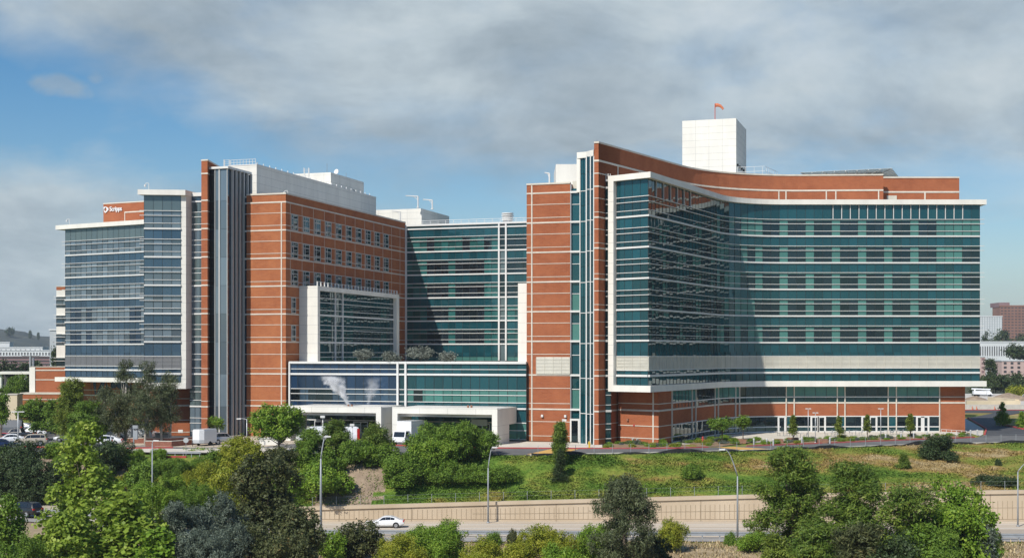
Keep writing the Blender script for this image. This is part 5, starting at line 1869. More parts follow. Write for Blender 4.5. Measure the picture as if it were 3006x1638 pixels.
plant('fine', 1180, 1330, 1378, 115, 'leaf_yellow', 'yellowish shrub at the very bottom, near the centre', 'shrub', 'shrub')
plant('fine', 1360, 1500, 1372, 117, 'leaf_bright', 'green shrub at the very bottom beside the grey gum tree', 'shrub', 'shrub')
plant('pine', 1900, 2010, 1345, 117, 'leaf_pine_bright', 'small bright pine at the bottom left of the big pines', bottom=0.0)
plant('pine', 2085, 2240, 1318, 117, 'leaf_olive', 'brownish half dead pine below the dense pine', bottom=0.02)
plant('tree', 2235, 2400, 1318, 119, 'leaf_green', 'dark green tree below the spreading pine', bottom=0.0)
plant('tree', 2330, 2480, 1275, 122, 'leaf_bright', 'bright green leafy tree in front of the taller bright one', bottom=0.0)
# --- left bank, behind the road
plant('shrub', -10, 110, 1108, 176, 'leaf_dark', 'dark shrub at the left edge below the parked cars', 'shrub', 'shrub')
plant('shrub', 40, 175, 1150, 171, 'leaf_dark', 'dark shrub on the left bank above the dark car', 'shrub', 'shrub')
plant('shrub', -30, 60, 1180, 172, 'leaf_dark', 'dark shrub at the left edge above the road', 'shrub', 'shrub')
plant('shrub', 232, 332, 1108, 180, 'leaf_dark', 'dark green shrub right of the tall pale tree', 'shrub', 'shrub')
plant('tree', 318, 400, 1160, 172, 'leaf_green', 'mid green tree left of the thin lamp post', bottom=0.05)
plant('fine', 395, 480, 1152, 178, 'leaf_green', 'spiky green shrub right of the thin lamp post', 'shrub', 'shrub')
plant('fine', 470, 562, 1158, 176, 'leaf_yellow', 'olive yellow shrub below the drive', 'shrub', 'shrub')
plant('shrub', 545, 668, 1098, 181, 'leaf_yellow', 'large yellow green shrub in front of the pickup', 'shrub', 'shrub')
plant('shrub', 505, 570, 1130, 180, 'leaf_green', 'dark green shrub left of the large yellow green shrub', 'shrub', 'shrub')
plant('fine', 320, 450, 1213, 152, 'leaf_bright', 'bright green shrub at the foot of the thin lamp post', 'shrub', 'shrub')
plant('fine', 425, 555, 1215, 160, 'leaf_green', 'mid green shrub left of the olive green shrub', 'shrub', 'shrub')
plant('shrub', 515, 640, 1178, 166, 'leaf_yellow', 'olive green shrub on the bank left of the dark olive tree', 'shrub', 'shrub')
plant('tree', 634, 770, 1016, 188, 'leaf_bright', 'dense bright green tree beside the left canopy', bottom=0.24)
plant('shrub', 662, 762, 1122, 182, 'leaf_olive', 'grey brown shrub under the dense bright green tree', 'shrub', 'shrub')
plant('tree', 712, 880, 1160, 175, 'leaf_bright', 'rounded bright green tree on the bank behind the tall lamp', bottom=0.05)
plant('pine', 742, 812, 1078, 182, 'leaf_green', 'dark young pine left of the white van', bottom=0.05)
plant('pine', 805, 882, 1056, 184, 'leaf_pine', 'open young pine in front of the white vans', bottom=0.05)
plant('pine', 908, 986, 1066, 185, 'leaf_pine', 'young pine before the pier between the canopies', bottom=0.04)
plant('shrub', 780, 870, 1128, 181, 'leaf_green', 'green shrub below the white vans', 'shrub', 'shrub')
plant('shrub', 858, 950, 1105, 182, 'leaf_green', 'green shrub between the two young pines', 'shrub', 'shrub')
plant('shrub', 925, 1005, 1118, 182, 'leaf_green', 'green shrub in front of the box truck cab', 'shrub', 'shrub')
plant('shrub', 1012, 1105, 1112, 180, 'leaf_bright', 'left bright part of the big shrubs before the right canopy', 'shrub', 'shrub')
plant('shrub', 1034, 1212, 1062, 183.0, 'leaf_green', 'tallest of the big shrubs before the right canopy', 'shrub', 'shrub')
plant('shrub', 1120, 1256, 1078, 185, 'leaf_green', 'right hand one of the big shrubs before the right canopy', 'shrub', 'shrub')
plant('shrub', 1050, 1150, 1100, 180, 'leaf_bright', 'middle front one of the big shrubs before the right canopy', 'shrub', 'shrub')
plant('shrub', 968, 1090, 1140, 178, 'leaf_green', 'low spreading shrub on the slope below the big shrubs', 'shrub', 'shrub')
plant('mound', 1090, 1220, 1158, 178.5, 'leaf_green', 'flat green mat of shrub below the right canopy', 'shrub', 'shrub')
plant('mound', 1200, 1310, 1170, 178, 'leaf_green', 'flat green mat of shrub beside the middle street lamp', 'shrub', 'shrub')
# --- thicket that closes the left bank
_protos = []
for k, (sp, lm, w_, h_) in enumerate((('shrub', 'leaf_green', 5.0, 3.6), ('shrub', 'leaf_yellow', 4.6, 3.0), ('fine', 'leaf_green', 4.2, 3.4), ('shrub', 'leaf_bright', 4.8, 3.4), ('shrub', 'leaf_green', 5.0, 3.8), ('fine', 'leaf_bright', 4.4, 3.2))):
    rg = np.random.default_rng(300 + k)
    kd, lf, asp, dn, dr, up_, cl, bt = SPECIES[sp]
    q, t = foliage(lobes_for(kd, w_, h_, rg), lf, asp, rg, dn, dr, up_, cl, 1.0)
    q[:, 2] = np.maximum(q[:, 2], .02)
    _protos.append((lm, quad_mesh('shrub', q, t, [lm])))
_names = {'leaf_green': 'mid green', 'leaf_yellow': 'yellow green', 'leaf_olive': 'olive brown', 'leaf_dark': 'dark', 'leaf_bright': 'bright green'}
rg = np.random.default_rng(77)
spots = []
for tries in range(4000):
    if len(spots) >= 58: break
    x = rg.uniform(-74, -25); y = rg.uniform(175.0, 184.5)
    u = CX + F * x / y
    if 88 < u < 165 and y < 181: continue
    if u > 860 and y > 176.5: continue
    if u > 985: continue
    if 470 < u < 640 and y > 180.5: continue
    if all((x - a) ** 2 + (y - b) ** 2 > 2.7 ** 2 for a, b in spots): spots.append((x, y))
for x, y in spots:
    lm, me_ = _protos[int(rg.integers(0, len(_protos)))]
    o = bpy.data.objects.new('shrub', me_); COL.objects.link(o)
    s_ = rg.uniform(.55, .95); o.scale = (s_, s_, s_ * rg.uniform(.75, 1.05)); o.rotation_euler[2] = rg.uniform(0, 6.28)
    o.location = (x, y, ground(x, y) - .1)
    tag(o, _names[lm] + ' shrub in the dense thicket on the left bank', 'shrub', 'shrubs massed on the left bank, ' + _names[lm])
# --- on the bank
plant('cone', 1390, 1430, 1130, 178, 'leaf_dark', 'dense dark conifer below the slender pine on the bank', bottom=0.02)
plant('pine', 1391, 1428, 1062, 181, 'leaf_pine', 'slender young pine standing on top of the bank', bottom=0.12)
plant('mound', 1716, 1769, 1164, 179.5, 'leaf_green', 'ball shaped green shrub alone on the bank', 'shrub', 'shrub')
plant('mound', 1617, 1646, 1213, 175.5, 'leaf_bright', 'small green shrub at the top of the retaining wall', 'shrub', 'shrub')
plant('shrub', 2318, 2408, 1094, 193, 'leaf_dark', 'dark bluish bush high on the bank at right', 'shrub', 'shrub')
plant('cone', 2254, 2292, 1138, 187, 'leaf_pine', 'slender young conifer on the bank left of the dark bush', bottom=0.02)
plant('mound', 2440, 2550, 1192, 178, 'leaf_dark', 'flat dark green mat of shrub above the wall at right', 'shrub', 'shrub')
plant('mound', 2503, 2520, 1152, 190, 'leaf_dark', 'tiny dark shrub on the dry bank at far right', 'shrub', 'shrub')
# --- around the car park on the left
plant('euc', 228, 302, 972, 218, 'leaf_euc', 'leftmost gum tree before the blue glass wing', bark='bark_pale', bottom=0.22)
plant('euc', 286, 348, 906, 214, 'leaf_euc', 'tallest gum tree before the blue glass wing', bark='bark_pale', bottom=0.22)
plant('euc', 338, 404, 908, 211, 'leaf_euc', 'gum tree with pale trunk, second tallest, before the glass bay', bark='bark_pale', bottom=0.22)
plant('euc', 398, 458, 936, 208, 'leaf_euc', 'thin gum tree with bare pale trunk, rightmost of its row', bark='bark_pale', bottom=0.30, thin=0.75)
plant('euc', 270, 330, 1000, 207, 'leaf_olive', 'low leafy gum tree between the taller gum trunks', bark='bark_pale', bottom=0.25)
plant('euc', 330, 400, 985, 205, 'leaf_euc', 'lower gum tree before the glass bay, in front of the taller ones', bark='bark_pale', bottom=0.28)
plant('euc', 205, 262, 1000, 210, 'leaf_euc', 'grey green gum tree beside the yellow green pine', bark='bark_pale', bottom=0.25, thin=0.6)
plant('euc', 250, 345, 985, 209, 'leaf_euc', 'broad grey green gum tree in the middle of the row', bark='bark_pale', bottom=0.28, thin=0.5)
plant('euc', 372, 440, 960, 207, 'leaf_euc', 'gum tree between the tall and the thin pale trunked ones', bark='bark_pale', bottom=0.24)
plant('pine', 140, 222, 953, 212, 'leaf_pine_bright', 'bright yellow green pine before the low brick wing', bottom=0.12)
plant('pine', 175, 262, 1010, 209, 'leaf_green', 'dark green pine right behind the tall pale tree', bottom=0.10)
plant('tree', 55, 160, 1002, 232, 'leaf_green', 'broad dark green tree before the low brick wing', bottom=0.2)
plant('tree', 85, 195, 1052, 216, 'leaf_green', 'lower dark green tree over the parked cars', bottom=0.3)
plant('tree', -18, 24, 975, 208, 'leaf_green', 'tree at the left edge above the parked cars', bottom=0.2)
plant('tree', 15, 82, 944, 318, 'leaf_green', 'dark tree below the white walkway roof at far left', bottom=0.1)
plant('open', 522, 566, 1046, 214, 'leaf_bright', 'thin sapling behind the white trailer', bottom=0.45, thin=0.6)
plant('mound', 455, 530, 1140, 193, 'leaf_bright', 'low grassy mound by the drive rail', 'shrub', 'shrub')
# --- grey olive trees on the roof terrace
for x0, x1, yt, Y, lab in ((886, 938, 876, 221.5, 'grey olive tree on the terrace before the framed window bay'), (960, 1010, 882, 219.5, 'grey olive tree on the terrace, second from the left'),
                           (1022, 1090, 869, 219, 'largest grey olive tree on the terrace'), (1104, 1146, 884, 218, 'smallest grey olive tree, rightmost on the terrace')):
    plant('open', x0, x1, yt, Y, 'leaf_silver', lab, 'olive_tree', 'tree', 'olive trees on the roof terrace', zbase=-1.3, bottom=0.12, thin=0.62)
# --- patio saplings
for x, yt, Y, w, lab in ((1995, 1044, 208.5, 22, 'patio sapling left of the first lamp post'), (2111, 1047, 213, 22, 'patio sapling between the two patio lamp posts'),
                         (2182, 1043, 217, 19, 'patio sapling before the third white door'), (2290, 1041, 221, 21, 'patio sapling nearest the white railing')):
    plant('sapling', x - w / 2, x + w / 2, yt, Y, 'leaf_pine_bright', 'young cone shaped ' + lab, 'sapling', 'tree', 'saplings along the patio', zbase=-13.45)
plant('open', 1784, 1850, 1048, 207, 'leaf_green', 'spreading green tree in the wedge bed by the curved wall', bottom=0.45, zbase=-13.45)
plant('open', 1850, 1888, 1045, 216, 'leaf_green', 'smaller green tree behind the spreading one by the curved wall', bottom=0.45, zbase=-13.45)
# --- right background
plant('sapling', 2503, 2540, 1012, 258, 'leaf_bright', 'young bright green tree in the bed right of the driveway', bottom=0.15)
plant('sapling', 2556, 2584, 1035, 250, 'leaf_bright', 'young green tree at the right edge beside the driveway', bottom=0.15)
# ================================================================== vehicles
def paint(name, c, rough=0.28, metal=0.0):
    if name not in MATS: mat(name, c, rough, metal=metal, var=0.02, scale=1.0, coat=0.6)
    return name
paint('paint_white', (0.78, 0.79, 0.80)); paint('paint_black', (0.012, 0.012, 0.014)); paint('paint_blue', (0.012, 0.022, 0.07))
paint('paint_red', (0.35, 0.02, 0.02)); paint('paint_tan', (0.42, 0.37, 0.29)); paint('paint_silver', (0.50, 0.51, 0.53), 0.3, 0.5); paint('paint_grey', (0.12, 0.125, 0.13))
mat('car_glass', (0.012, 0.016, 0.02), 0.05, spec=0.8, var=0.05, scale=1.0)
mat('tyre', (0.015, 0.015, 0.015), 0.9, var=0.1, scale=3.0)
mat('rim', (0.45, 0.46, 0.48), 0.35, metal=0.7, var=0.05, scale=3.0)
mat('lamp_red', (0.45, 0.012, 0.012), 0.25, var=0.05, scale=3.0)
mat('lamp_clear', (0.75, 0.76, 0.78), 0.12, var=0.03, scale=3.0)
mat('trim_dark', (0.03, 0.03, 0.032), 0.6, var=0.1, scale=3.0)

CARS = {  # length, half width, belt line (x, z), roof line (x, z), bottom, wheel radius, wheel x
    'sedan': (4.7, 0.91, [(2.36, .50), (2.30, .66), (1.9, .78), (1.05, .90), (0.2, .95), (-1.3, .99), (-1.9, 1.00), (-2.25, .95), (-2.36, .70)],
              [(1.05, .90), (.25, 1.36), (-.15, 1.43), (-.75, 1.42), (-1.25, 1.30), (-1.95, 1.00)], .24, .335, (1.42, -1.42)),
    'suv': (4.7, 0.94, [(2.36, .60), (2.30, .80), (2.0, .95), (1.1, 1.06), (0.2, 1.08), (-1.3, 1.10), (-2.1, 1.12), (-2.36, .9)],
            [(1.1, 1.06), (.45, 1.62), (0, 1.72), (-1.4, 1.71), (-2.0, 1.62), (-2.3, 1.08)], .30, .37, (1.42, -1.42)),
    'van': (5.9, 1.02, [(2.96, .70), (2.9, 1.0), (2.5, 1.20), (2.0, 1.35), (1.2, 1.42), (-2.6, 1.42), (-2.93, 1.4), (-2.96, .8)],
            [(2.0, 1.35), (1.35, 2.25), (.9, 2.55), (-2.6, 2.58), (-2.9, 2.45), (-2.94, 1.4)], .34, .36, (1.95, -1.75)),
    'pickup': (5.7, 0.98, [(2.86, .70), (2.8, .95), (2.4, 1.08), (1.3, 1.16), (0.5, 1.18), (-1.2, 1.18), (-2.7, 1.20), (-2.86, .9)],
               [(1.3, 1.16), (.75, 1.75), (.3, 1.86), (-.6, 1.85), (-.95, 1.18)], .36, .40, (1.75, -1.75)),
}
def vehicle(kind, pnt, label, loc, heading, name=None, cat='car', group=None, glass_side=True):
    L, hw, belt, roof, zb, wr, wx = CARS[kind]
    T = thing(name or 'parked_car', label, cat, loc, heading, group)
    def hwx(x):
        f = abs(x) / (L / 2)
        return hw * (1 - 0.16 * max(0, (f - 0.62) / 0.38) ** 2)
    mb = MB()
    rings = []
    for x, z in belt:
        h = hwx(x)
        low = zb if abs(x) < L / 2 - 0.12 else zb + 0.12
        rings.append([(x, -h * .86, low), (x, -h * .99, low + .18), (x, -h, (low + z) / 2 + .08), (x, -h * .95, z - .05), (x, -h * .86, z), (x, h * .86, z), (x, h * .95, z - .05), (x, h, (low + z) / 2 + .08), (x, h * .99, low + .18), (x, h * .86, low)])
    for a, b in zip(rings[:-1], rings[1:]):
        n = len(a)
        for i in range(n):
            j = (i + 1) % n
            mb.face([a[i], a[j], b[j], b[i]])
    mb.face(rings[0][::-1]); mb.face(rings[-1])
    def beltz(x): return float(np.interp(-x, [-p[0] for p in belt], [p[1] for p in belt]))
    cr = []
    for x, z in roof:
        zbelt = beltz(x) - 0.02
        t = max(0.0, z - zbelt)
        h0 = hwx(x) * .90; h1 = h0 - t * 0.34
        cr.append([(x, -h0, zbelt), (x, -h1, max(z - .06, zbelt + .001)), (x, -h1 * .82, max(z, zbelt + .002)), (x, h1 * .82, max(z, zbelt + .002)), (x, h1, max(z - .06, zbelt + .001)), (x, h0, zbelt)])
    for a, b in zip(cr[:-1], cr[1:]):
        for i in range(5):
            mb.face([a[i], a[i + 1], b[i + 1], b[i]])
    mb.face(cr[0][::-1]); mb.face(cr[-1])
    mb.build('body', pnt, T, smooth=False, world=False)
    def gl(nm, quads, m='car_glass'):
        g = MB()
        for q in quads:
            g.face(q)
            c = np.mean(np.array(q), 0)
        return g.build(nm, m, T, world=False)
    a, b = cr[0], cr[1]
    def mixp(p, q, t): return tuple(p[k] + (q[k] - p[k]) * t for k in range(3))
    e = 0.02
    def out(q, n): return [tuple(np.array(p) + np.array(n) * e) for p in q]
    gl('windscreen', [out([mixp(a[0], b[1], .12), mixp(a[5], b[4], .12), mixp(a[4], b[4], .93), mixp(a[1], b[1], .93)], (0.6, 0, 0.8))])
    a, b = cr[-1], cr[-2]
    gl('rear_window', [out([mixp(a[5], b[4], .15), mixp(a[0], b[1], .15), mixp(a[1], b[1], .9), mixp(a[4], b[4], .9)], (-0.6, 0, 0.8))])
    if glass_side:
        for sgn, i0, i1 in ((-1, 0, 1), (1, 5, 4)):
            for k in range(1, len(cr) - 2):
                if kind == 'van' and k > 1: continue
                a, b = cr[k], cr[k + 1]
                q = [mixp(mixp(a[i0], a[i1], .14), mixp(b[i0], b[i1], .14), .03), mixp(mixp(a[i0], a[i1], .14), mixp(b[i0], b[i1], .14), .97),
                     mixp(mixp(a[i0], a[i1], .90), mixp(b[i0], b[i1], .90), .97), mixp(mixp(a[i0], a[i1], .90), mixp(b[i0], b[i1], .90), .03)]
                q = out(q, (0, sgn, 0.2))
                gl('side_window', [q if sgn > 0 else q[::-1]])
            # the front quarter
            a, b = cr[0], cr[1]
            q = out([mixp(a[i0], b[i0], .45), mixp(b[i0], b[i1], .14), mixp(b[i0], b[i1], .88)], (0, sgn, 0.2))
            gl('side_window', [q])
    for x in wx:
        for sgn in (-1, 1):
            y = sgn * (hw - .10)
            t = MB(); t.disc((x, y, wr), (0, 1, 0), wr, .24, 20); w = t.build('wheel', 'tyre', T, smooth=False, world=False)
            r = MB(); r.disc((x, y + sgn * .115, wr), (0, 1, 0), wr * .66, .03, 14); r.build('rim', 'rim', w, world=False)
            # arch
            g = MB(); g.disc((x, y + sgn * .06, wr + .02), (0, 1, 0), wr * 1.14, .08, 20); g.build('wheel_arch', 'trim_dark', T, world=False)
    zf, zr = beltz(L / 2 - .1), beltz(-L / 2 + .05)
    for sgn in (-1, 1):
        g = MB(); g.box(L / 2 - .34, L / 2 - .02, sgn * hw * .66 - .16, sgn * hw * .66 + .16, zf - .10, zf + .04); g.build('headlight', 'lamp_clear', T, world=False)
        g = MB(); g.box(-L / 2 - .02, -L / 2 + .22, sgn * hw * .68 - .15, sgn * hw * .68 + .15, zr - .12, zr + .08); g.build('taillight', 'lamp_red', T, world=False)
    g = MB(); g.box(L / 2 - .06, L / 2 + .015, -hw * .5, hw * .5, zb + .22, zb + .36); g.build('grille', 'trim_dark', T, world=False)
    g = MB(); g.box(-L / 2 - .02, -L / 2 + .06, -.28, .28, zb + .32, zb + .45); g.build('number_plate', 'line_white', T, world=False)
    return T

zr_ = road_z(-16)
c = at(1130, 167.3); vehicle('sedan', 'paint_white', 'white sedan driving along the road below the retaining wall', (c[0], c[1], road_z(c[0])), R(180), name='sedan')
c = at(70, 158.6); vehicle('suv', 'paint_black', 'dark hatchback seen from behind on the road at far left', (c[0], c[1], road_z(c[0])), R(152), name='car')
PZ = -13.53
G_ = 'cars parked on the left'
lots = [('suv', 'paint_tan', 'tan estate car parked nearest the double lamp post', 92, 203, 190), ('pickup', 'paint_black', 'black pickup parked behind the tan estate car', 52, 217, 178),
        ('sedan', 'paint_blue', 'dark blue sedan at the left edge of the car park', 10, 196, 20), ('sedan', 'paint_white', 'white sedan beside the red car at the left edge', 25, 208, 200),
        ('sedan', 'paint_red', 'red car at the left edge of the car park', 4, 211, 190), ('van', 'paint_grey', 'dark grey van parked furthest back at the left edge', 14, 228, 185),
        ('suv', 'paint_white', 'white estate car behind the pale gum trunks', 282, 200, 195), ('pickup', 'paint_white', 'white pickup parked between gum trunks', 335, 217, 175),
        ('sedan', 'paint_white', 'white car half hidden behind the tall pale tree', 205, 212, 185), ('suv', 'paint_silver', 'silver car parked behind the white pickup', 300, 228, 180),
        ('sedan', 'paint_white', 'white car at the right end of the parked row', 420, 221, 170), ('suv', 'paint_white', 'white car parked behind the black pickup', 100, 226, 178),
        ('sedan', 'paint_grey', 'grey sedan parked behind the white cars in mid row', 250, 224, 182), ('sedan', 'paint_white', 'white sedan parked just right of the white estate car', 312, 203.5, 186),
        ('suv', 'paint_white', 'white car parked at the back near the low brick wing', 150, 238, 180), ('sedan', 'paint_silver', 'silver sedan parked at the back behind the dark tree', 60, 241, 178), ('van', 'paint_white', 'white van parked before the brick below the glass bay', 395, 216, 182)]
for kind, pnt, lab, u, Y, hd_ in lots:
    c = at(u, Y); vehicle(kind, pnt, lab, (c[0], c[1], PZ), R(hd_), group=G_)
c = at(652, 206.5); PK = vehicle('suv', 'paint_silver', 'silver estate car with its tailgate open behind the white trailer', (c[0], c[1], PZ), R(48), name='car')
mb = MB(); mb.hexa([(-2.36, -.75, 1.62), (-3.05, -.75, 2.1), (-3.05, .75, 2.1), (-2.36, .75, 1.62)], [(-2.34, -.75, 1.70), (-3.03, -.75, 2.18), (-3.03, .75, 2.18), (-2.34, .75, 1.70)])
mb.build('tailgate', 'paint_silver', PK, world=False)
mb = MB(); mb.box(-2.40, -2.30, -.68, .68, .62, 1.50); mb.build('boot_opening', 'black', PK, world=False)
c = at(928, 208); vehicle('van', 'paint_white', 'white high roof van facing left under the left canopy', (c[0], c[1], PZ), R(205), name='van', cat='van')
c = at(995, 206.5); AM = vehicle('van', 'paint_white', 'white van with a red rear stripe, right of the other white van', (c[0], c[1], PZ), R(196), name='van', cat='van')
mb = MB()
for sgn in (-1, 1):
    mb.box(-2.99, -2.6, sgn * 1.0 - .02, sgn * 1.0 + .02, .6, 2.3)
mb.build('stripe', 'lamp_red', AM, world=False)

# box truck
c = at(1197, 205.2)
BT = thing('box_truck', 'white box truck with its cab towards the viewer under the right canopy', 'truck', (c[0], c[1], PZ), R(-112))
mb = MB(); mb.box(-3.4, 1.25, -1.2, 1.2, 1.0, 3.55); mb.build('cargo_box', 'paint_white', BT, world=False)
mb = MB(); mb.hexa([(1.4, -1.05, .55), (3.2, -1.05, .55), (3.2, 1.05, .55), (1.4, 1.05, .55)], [(1.4, -1.0, 2.15), (2.65, -1.0, 2.15), (2.65, 1.0, 2.15), (1.4, 1.0, 2.15)])
mb.build('cab', 'paint_white', BT, world=False)
mb = MB(); mb.face([(2.99, -.88, 1.28), (2.99, .88, 1.28), (2.74, .86, 2.02), (2.74, -.86, 2.02)])
mb.build('windscreen', 'car_glass', BT, world=False)
for sgn in (-1, 1):
    mb = MB(); q = [(1.75, sgn * 1.045, 1.35), (2.75, sgn * 1.045, 1.35), (2.6, sgn * 1.02, 1.98), (1.75, sgn * 1.02, 1.98)]
    mb.face(q if sgn > 0 else q[::-1]); mb.build('side_window', 'car_glass', BT, world=False)
    mb = MB(); mb.box(2.7, 2.82, sgn * 1.28 - .09, sgn * 1.28 + .09, 1.3, 1.75); mb.build('mirror', 'trim_dark', BT, world=False)
    mb = MB(); mb.box(3.12, 3.22, sgn * .8 - .15, sgn * .8 + .15, .68, .85); mb.build('headlight', 'lamp_clear', BT, world=False)
    for x in (2.4, -2.2):
        t = MB(); t.disc((x, sgn * .92, .45), (0, 1, 0), .45, .28, 18); w = t.build('wheel', 'tyre', BT, world=False)
        r = MB(); r.disc((x, sgn * 1.07, .45), (0, 1, 0), .26, .03, 12); r.build('rim', 'rim', w, world=False)
mb = MB(); mb.box(-3.3, 1.4, -.5, .5, .6, 1.0); mb.build('chassis', 'trim_dark', BT, world=False)
# enclosed trailer
c = at(596, 202.2)
TR = thing('cargo_trailer', 'white enclosed cargo trailer with its hitch towards the viewer', 'trailer', (c[0], c[1], PZ), R(-112))
mb = MB(); mb.prism([(-2.0, -1.05), (1.2, -1.05), (1.75, -.55), (1.75, .55), (1.2, 1.05), (-2.0, 1.05)], .45, 2.35, 0)
mb.prism([(-2.0, -0.95), (1.15, -.95), (1.65, -.5), (1.65, .5), (1.15, .95), (-2.0, .95)], 2.35, 2.47, 0)
mb.build('body', 'paint_white', TR, world=False)
mb = MB(); mb.prism([(1.16, -1.07), (1.22, -1.07), (1.77, -.56), (1.77, .56), (1.22, 1.07), (1.16, 1.07)], .45, .95, 0); mb.build('stone_guard', 'aluminium', TR, world=False)
mb = MB(); mb.tube([(1.7, -.5, .45), (2.9, 0, .45)], .05, 6); mb.tube([(1.7, .5, .45), (2.9, 0, .45)], .05, 6); mb.tube([(2.6, 0, 0.0), (2.6, 0, .9)], .05, 6); mb.build('hitch', 'trim_dark', TR, world=False)
for sgn in (-1, 1):
    t = MB(); t.disc((-.3, sgn * 1.0, .34), (0, 1, 0), .34, .2, 16); t.build('wheel', 'tyre', TR, world=False)

# ================================================================== lamps and signs
def tall_lamp(label, u, vtop, Y, arm, z0=None, double=False, boxy=False, group=None, h_arm=None, r=0.10, dw=0.95, name='street_lamp', pm='galvanised'):
    c = at(u, Y)
    zb = (road_z(c[0]) if Y < 173 else ground(c[0], c[1])) if z0 is None else z0
    if Y < 154.6: zb = ground(c[0], c[1])
    h = zat(vtop, Y) - zb
    T = thing(name, label, 'street lamp' if name == 'street_lamp' else 'lamp post', (c[0], c[1], zb), 0, group)
    mb = MB(); n = 8
    mb.tube([(0, 0, -.2), (0, 0, h * .5), (0, 0, h if not arm else h - (h_arm or 1.2))], [r * 1.25, r, r * .7], 8); mb.disc((0, 0, .08), (0, 0, 1), r * 2.2, .16, 10)
    mb.build('pole', pm, T, smooth=True, world=False)
    if arm:
        ha = h_arm or 1.2
        pts = [(0, 0, h - ha)] + [(arm * (k / 6) ** 1.0, 0, h - ha + ha * math.sin(k / 6 * math.pi / 2)) for k in range(1, 7)]
        mb = MB(); mb.tube(pts, [r * .7 - .006 * k for k in range(7)], 8); mb.build('arm', pm, T, smooth=True, world=False)
        s = 1 if arm > 0 else -1
        mb = MB(); mb.hexa([(arm - s * .05 - .0, -.13, h - .12), (arm + s * .62, -.10, h - .10), (arm + s * .62, .10, h - .10), (arm - s * .05, .13, h - .12)][::s],
                           [(arm - s * .05, -.12, h + .06), (arm + s * .6, -.08, h + .02), (arm + s * .6, .08, h + .02), (arm - s * .05, .12, h + .06)][::s])
        mb.build('lamp_head', 'white_metal', T, world=False)
    elif double:
        for s in (-1, 1):
            mb = MB(); mb.box(min(0.1 * s, dw * s), max(0.1 * s, dw * s), -.16, .16, h - .02, h + .10); mb.build('lamp_head', 'white_metal', T, world=False)
        mb = MB(); mb.box(-.2, .2, -.05, .05, h - .02, h + .08); mb.build('bracket', pm, T, world=False)
    elif boxy:
        mb = MB(); mb.box(-.32, .32, -.32, .32, h, h + .32); mb.build('lamp_head', 'white_metal', T, world=False)
    return T
tall_lamp('tall street lamp left of the white sedan, bent towards the viewer', 942, 1280, 159.2, 0.55, r=0.13, h_arm=2.6)
tall_lamp('middle street lamp, standing at the foot of the retaining wall', 1433, 1312, 171.6, 0.55, h_arm=2.6)
tall_lamp('street lamp with a long curved arm to the left, before the wall', 2165, 1318, 152.6, -1.45, h_arm=3.0)
tall_lamp('street lamp at the right edge of the view', 2988, 1355, 168, 1.4, r=0.09)
tall_lamp('thin bare lamp post rising through the shrubs on the left bank', 447, 1292, 166, 0.2, r=0.09, h_arm=.4)
tall_lamp('double headed lamp post at the left edge of the car park', 53, 1209, 204, 0, z0=PZ, double=True, name='lamp_post', pm='aluminium', r=.09)
tall_lamp('double headed lamp post half hidden by the yellow green pine', 188, 1199, 226, 0, z0=PZ, double=True, name='lamp_post', pm='aluminium', r=.09)
tall_lamp('lamp post with one arm beside the dense bright green tree', 724.5, 1228, 200, -.9, z0=PZ, name='lamp_post', pm='aluminium', r=.08, h_arm=.12)
tall_lamp('round headed lamp post before the left canopy', 947.5, 1226, 200, 0, z0=PZ, boxy=True, name='lamp_post', pm='white_metal', r=.09)
tall_lamp('box headed lamp post before the right end of the left canopy', 1034, 1250, 202.5, 0, z0=PZ, boxy=True, name='lamp_post', pm='white_metal', r=.11)
tall_lamp('lamp post behind the slender pine at the brick pier', 1656, 1236, 206, 0, z0=PZ, boxy=True, name='lamp_post', pm='aluminium', r=.07)
for u, vt, Y, lab in ((2372.5, 1200, 212, 'slim patio lamp post, the first from the left'), (2393.5, 1212, 207.5, 'sturdy grey patio lamp post, the second from the left'), (2585.5, 1200, 218, 'slim patio lamp post furthest right')):
    tall_lamp(lab, u, vt, Y, -.0 or 0, z0=PZ + .03, boxy=False, double=True, dw=.42, name='lamp_post', pm='aluminium', r=.06, group='lamp posts on the patio')

# back of an octagonal road sign
c = at(546, 186.5)
SG = thing('road_sign', 'octagonal road sign seen from behind beside the drive', 'road sign', (c[0], c[1], ground(*c)))
hs = zat(1291.5, 186.5) - ground(*c)
mb = MB(); mb.tube([(0, 0, 0), (0, 0, hs + .2)], .035, 8); mb.build('post', 'galvanised', SG, world=False)
mb = MB(); mb.disc((0, -.05, hs), (0, 1, 0), .38, .02, 8); mb.build('sign_plate', 'aluminium', SG, world=False)
# small guard rail by the drive
c0, c1 = at(485, 184.9), at(590, 184.9)
RL = thing('guard_rail', 'short metal guard rail above the grass by the drive', 'railing', (c0[0], c0[1], -14.0))
mb = MB(); mb.box(c0[0], c1[0], 184.85, 184.95, -13.45, -13.2); mb.build('rail', 'galvanised', RL)
for k in np.linspace(c0[0] + .2, c1[0] - .2, 5):
    mb = MB(); mb.box(k - .05, k + .05, 184.95, 185.05, -14.4, -13.2); mb.build('post', 'galvanised', RL)
sheet('red_curb', [(at(484, 184.6)[0], 184.2), (at(548, 184.6)[0], 184.2), (at(548, 184.6)[0], 184.6), (at(484, 184.6)[0], 184.6)], -13.72, 'curb_red', th=.5)

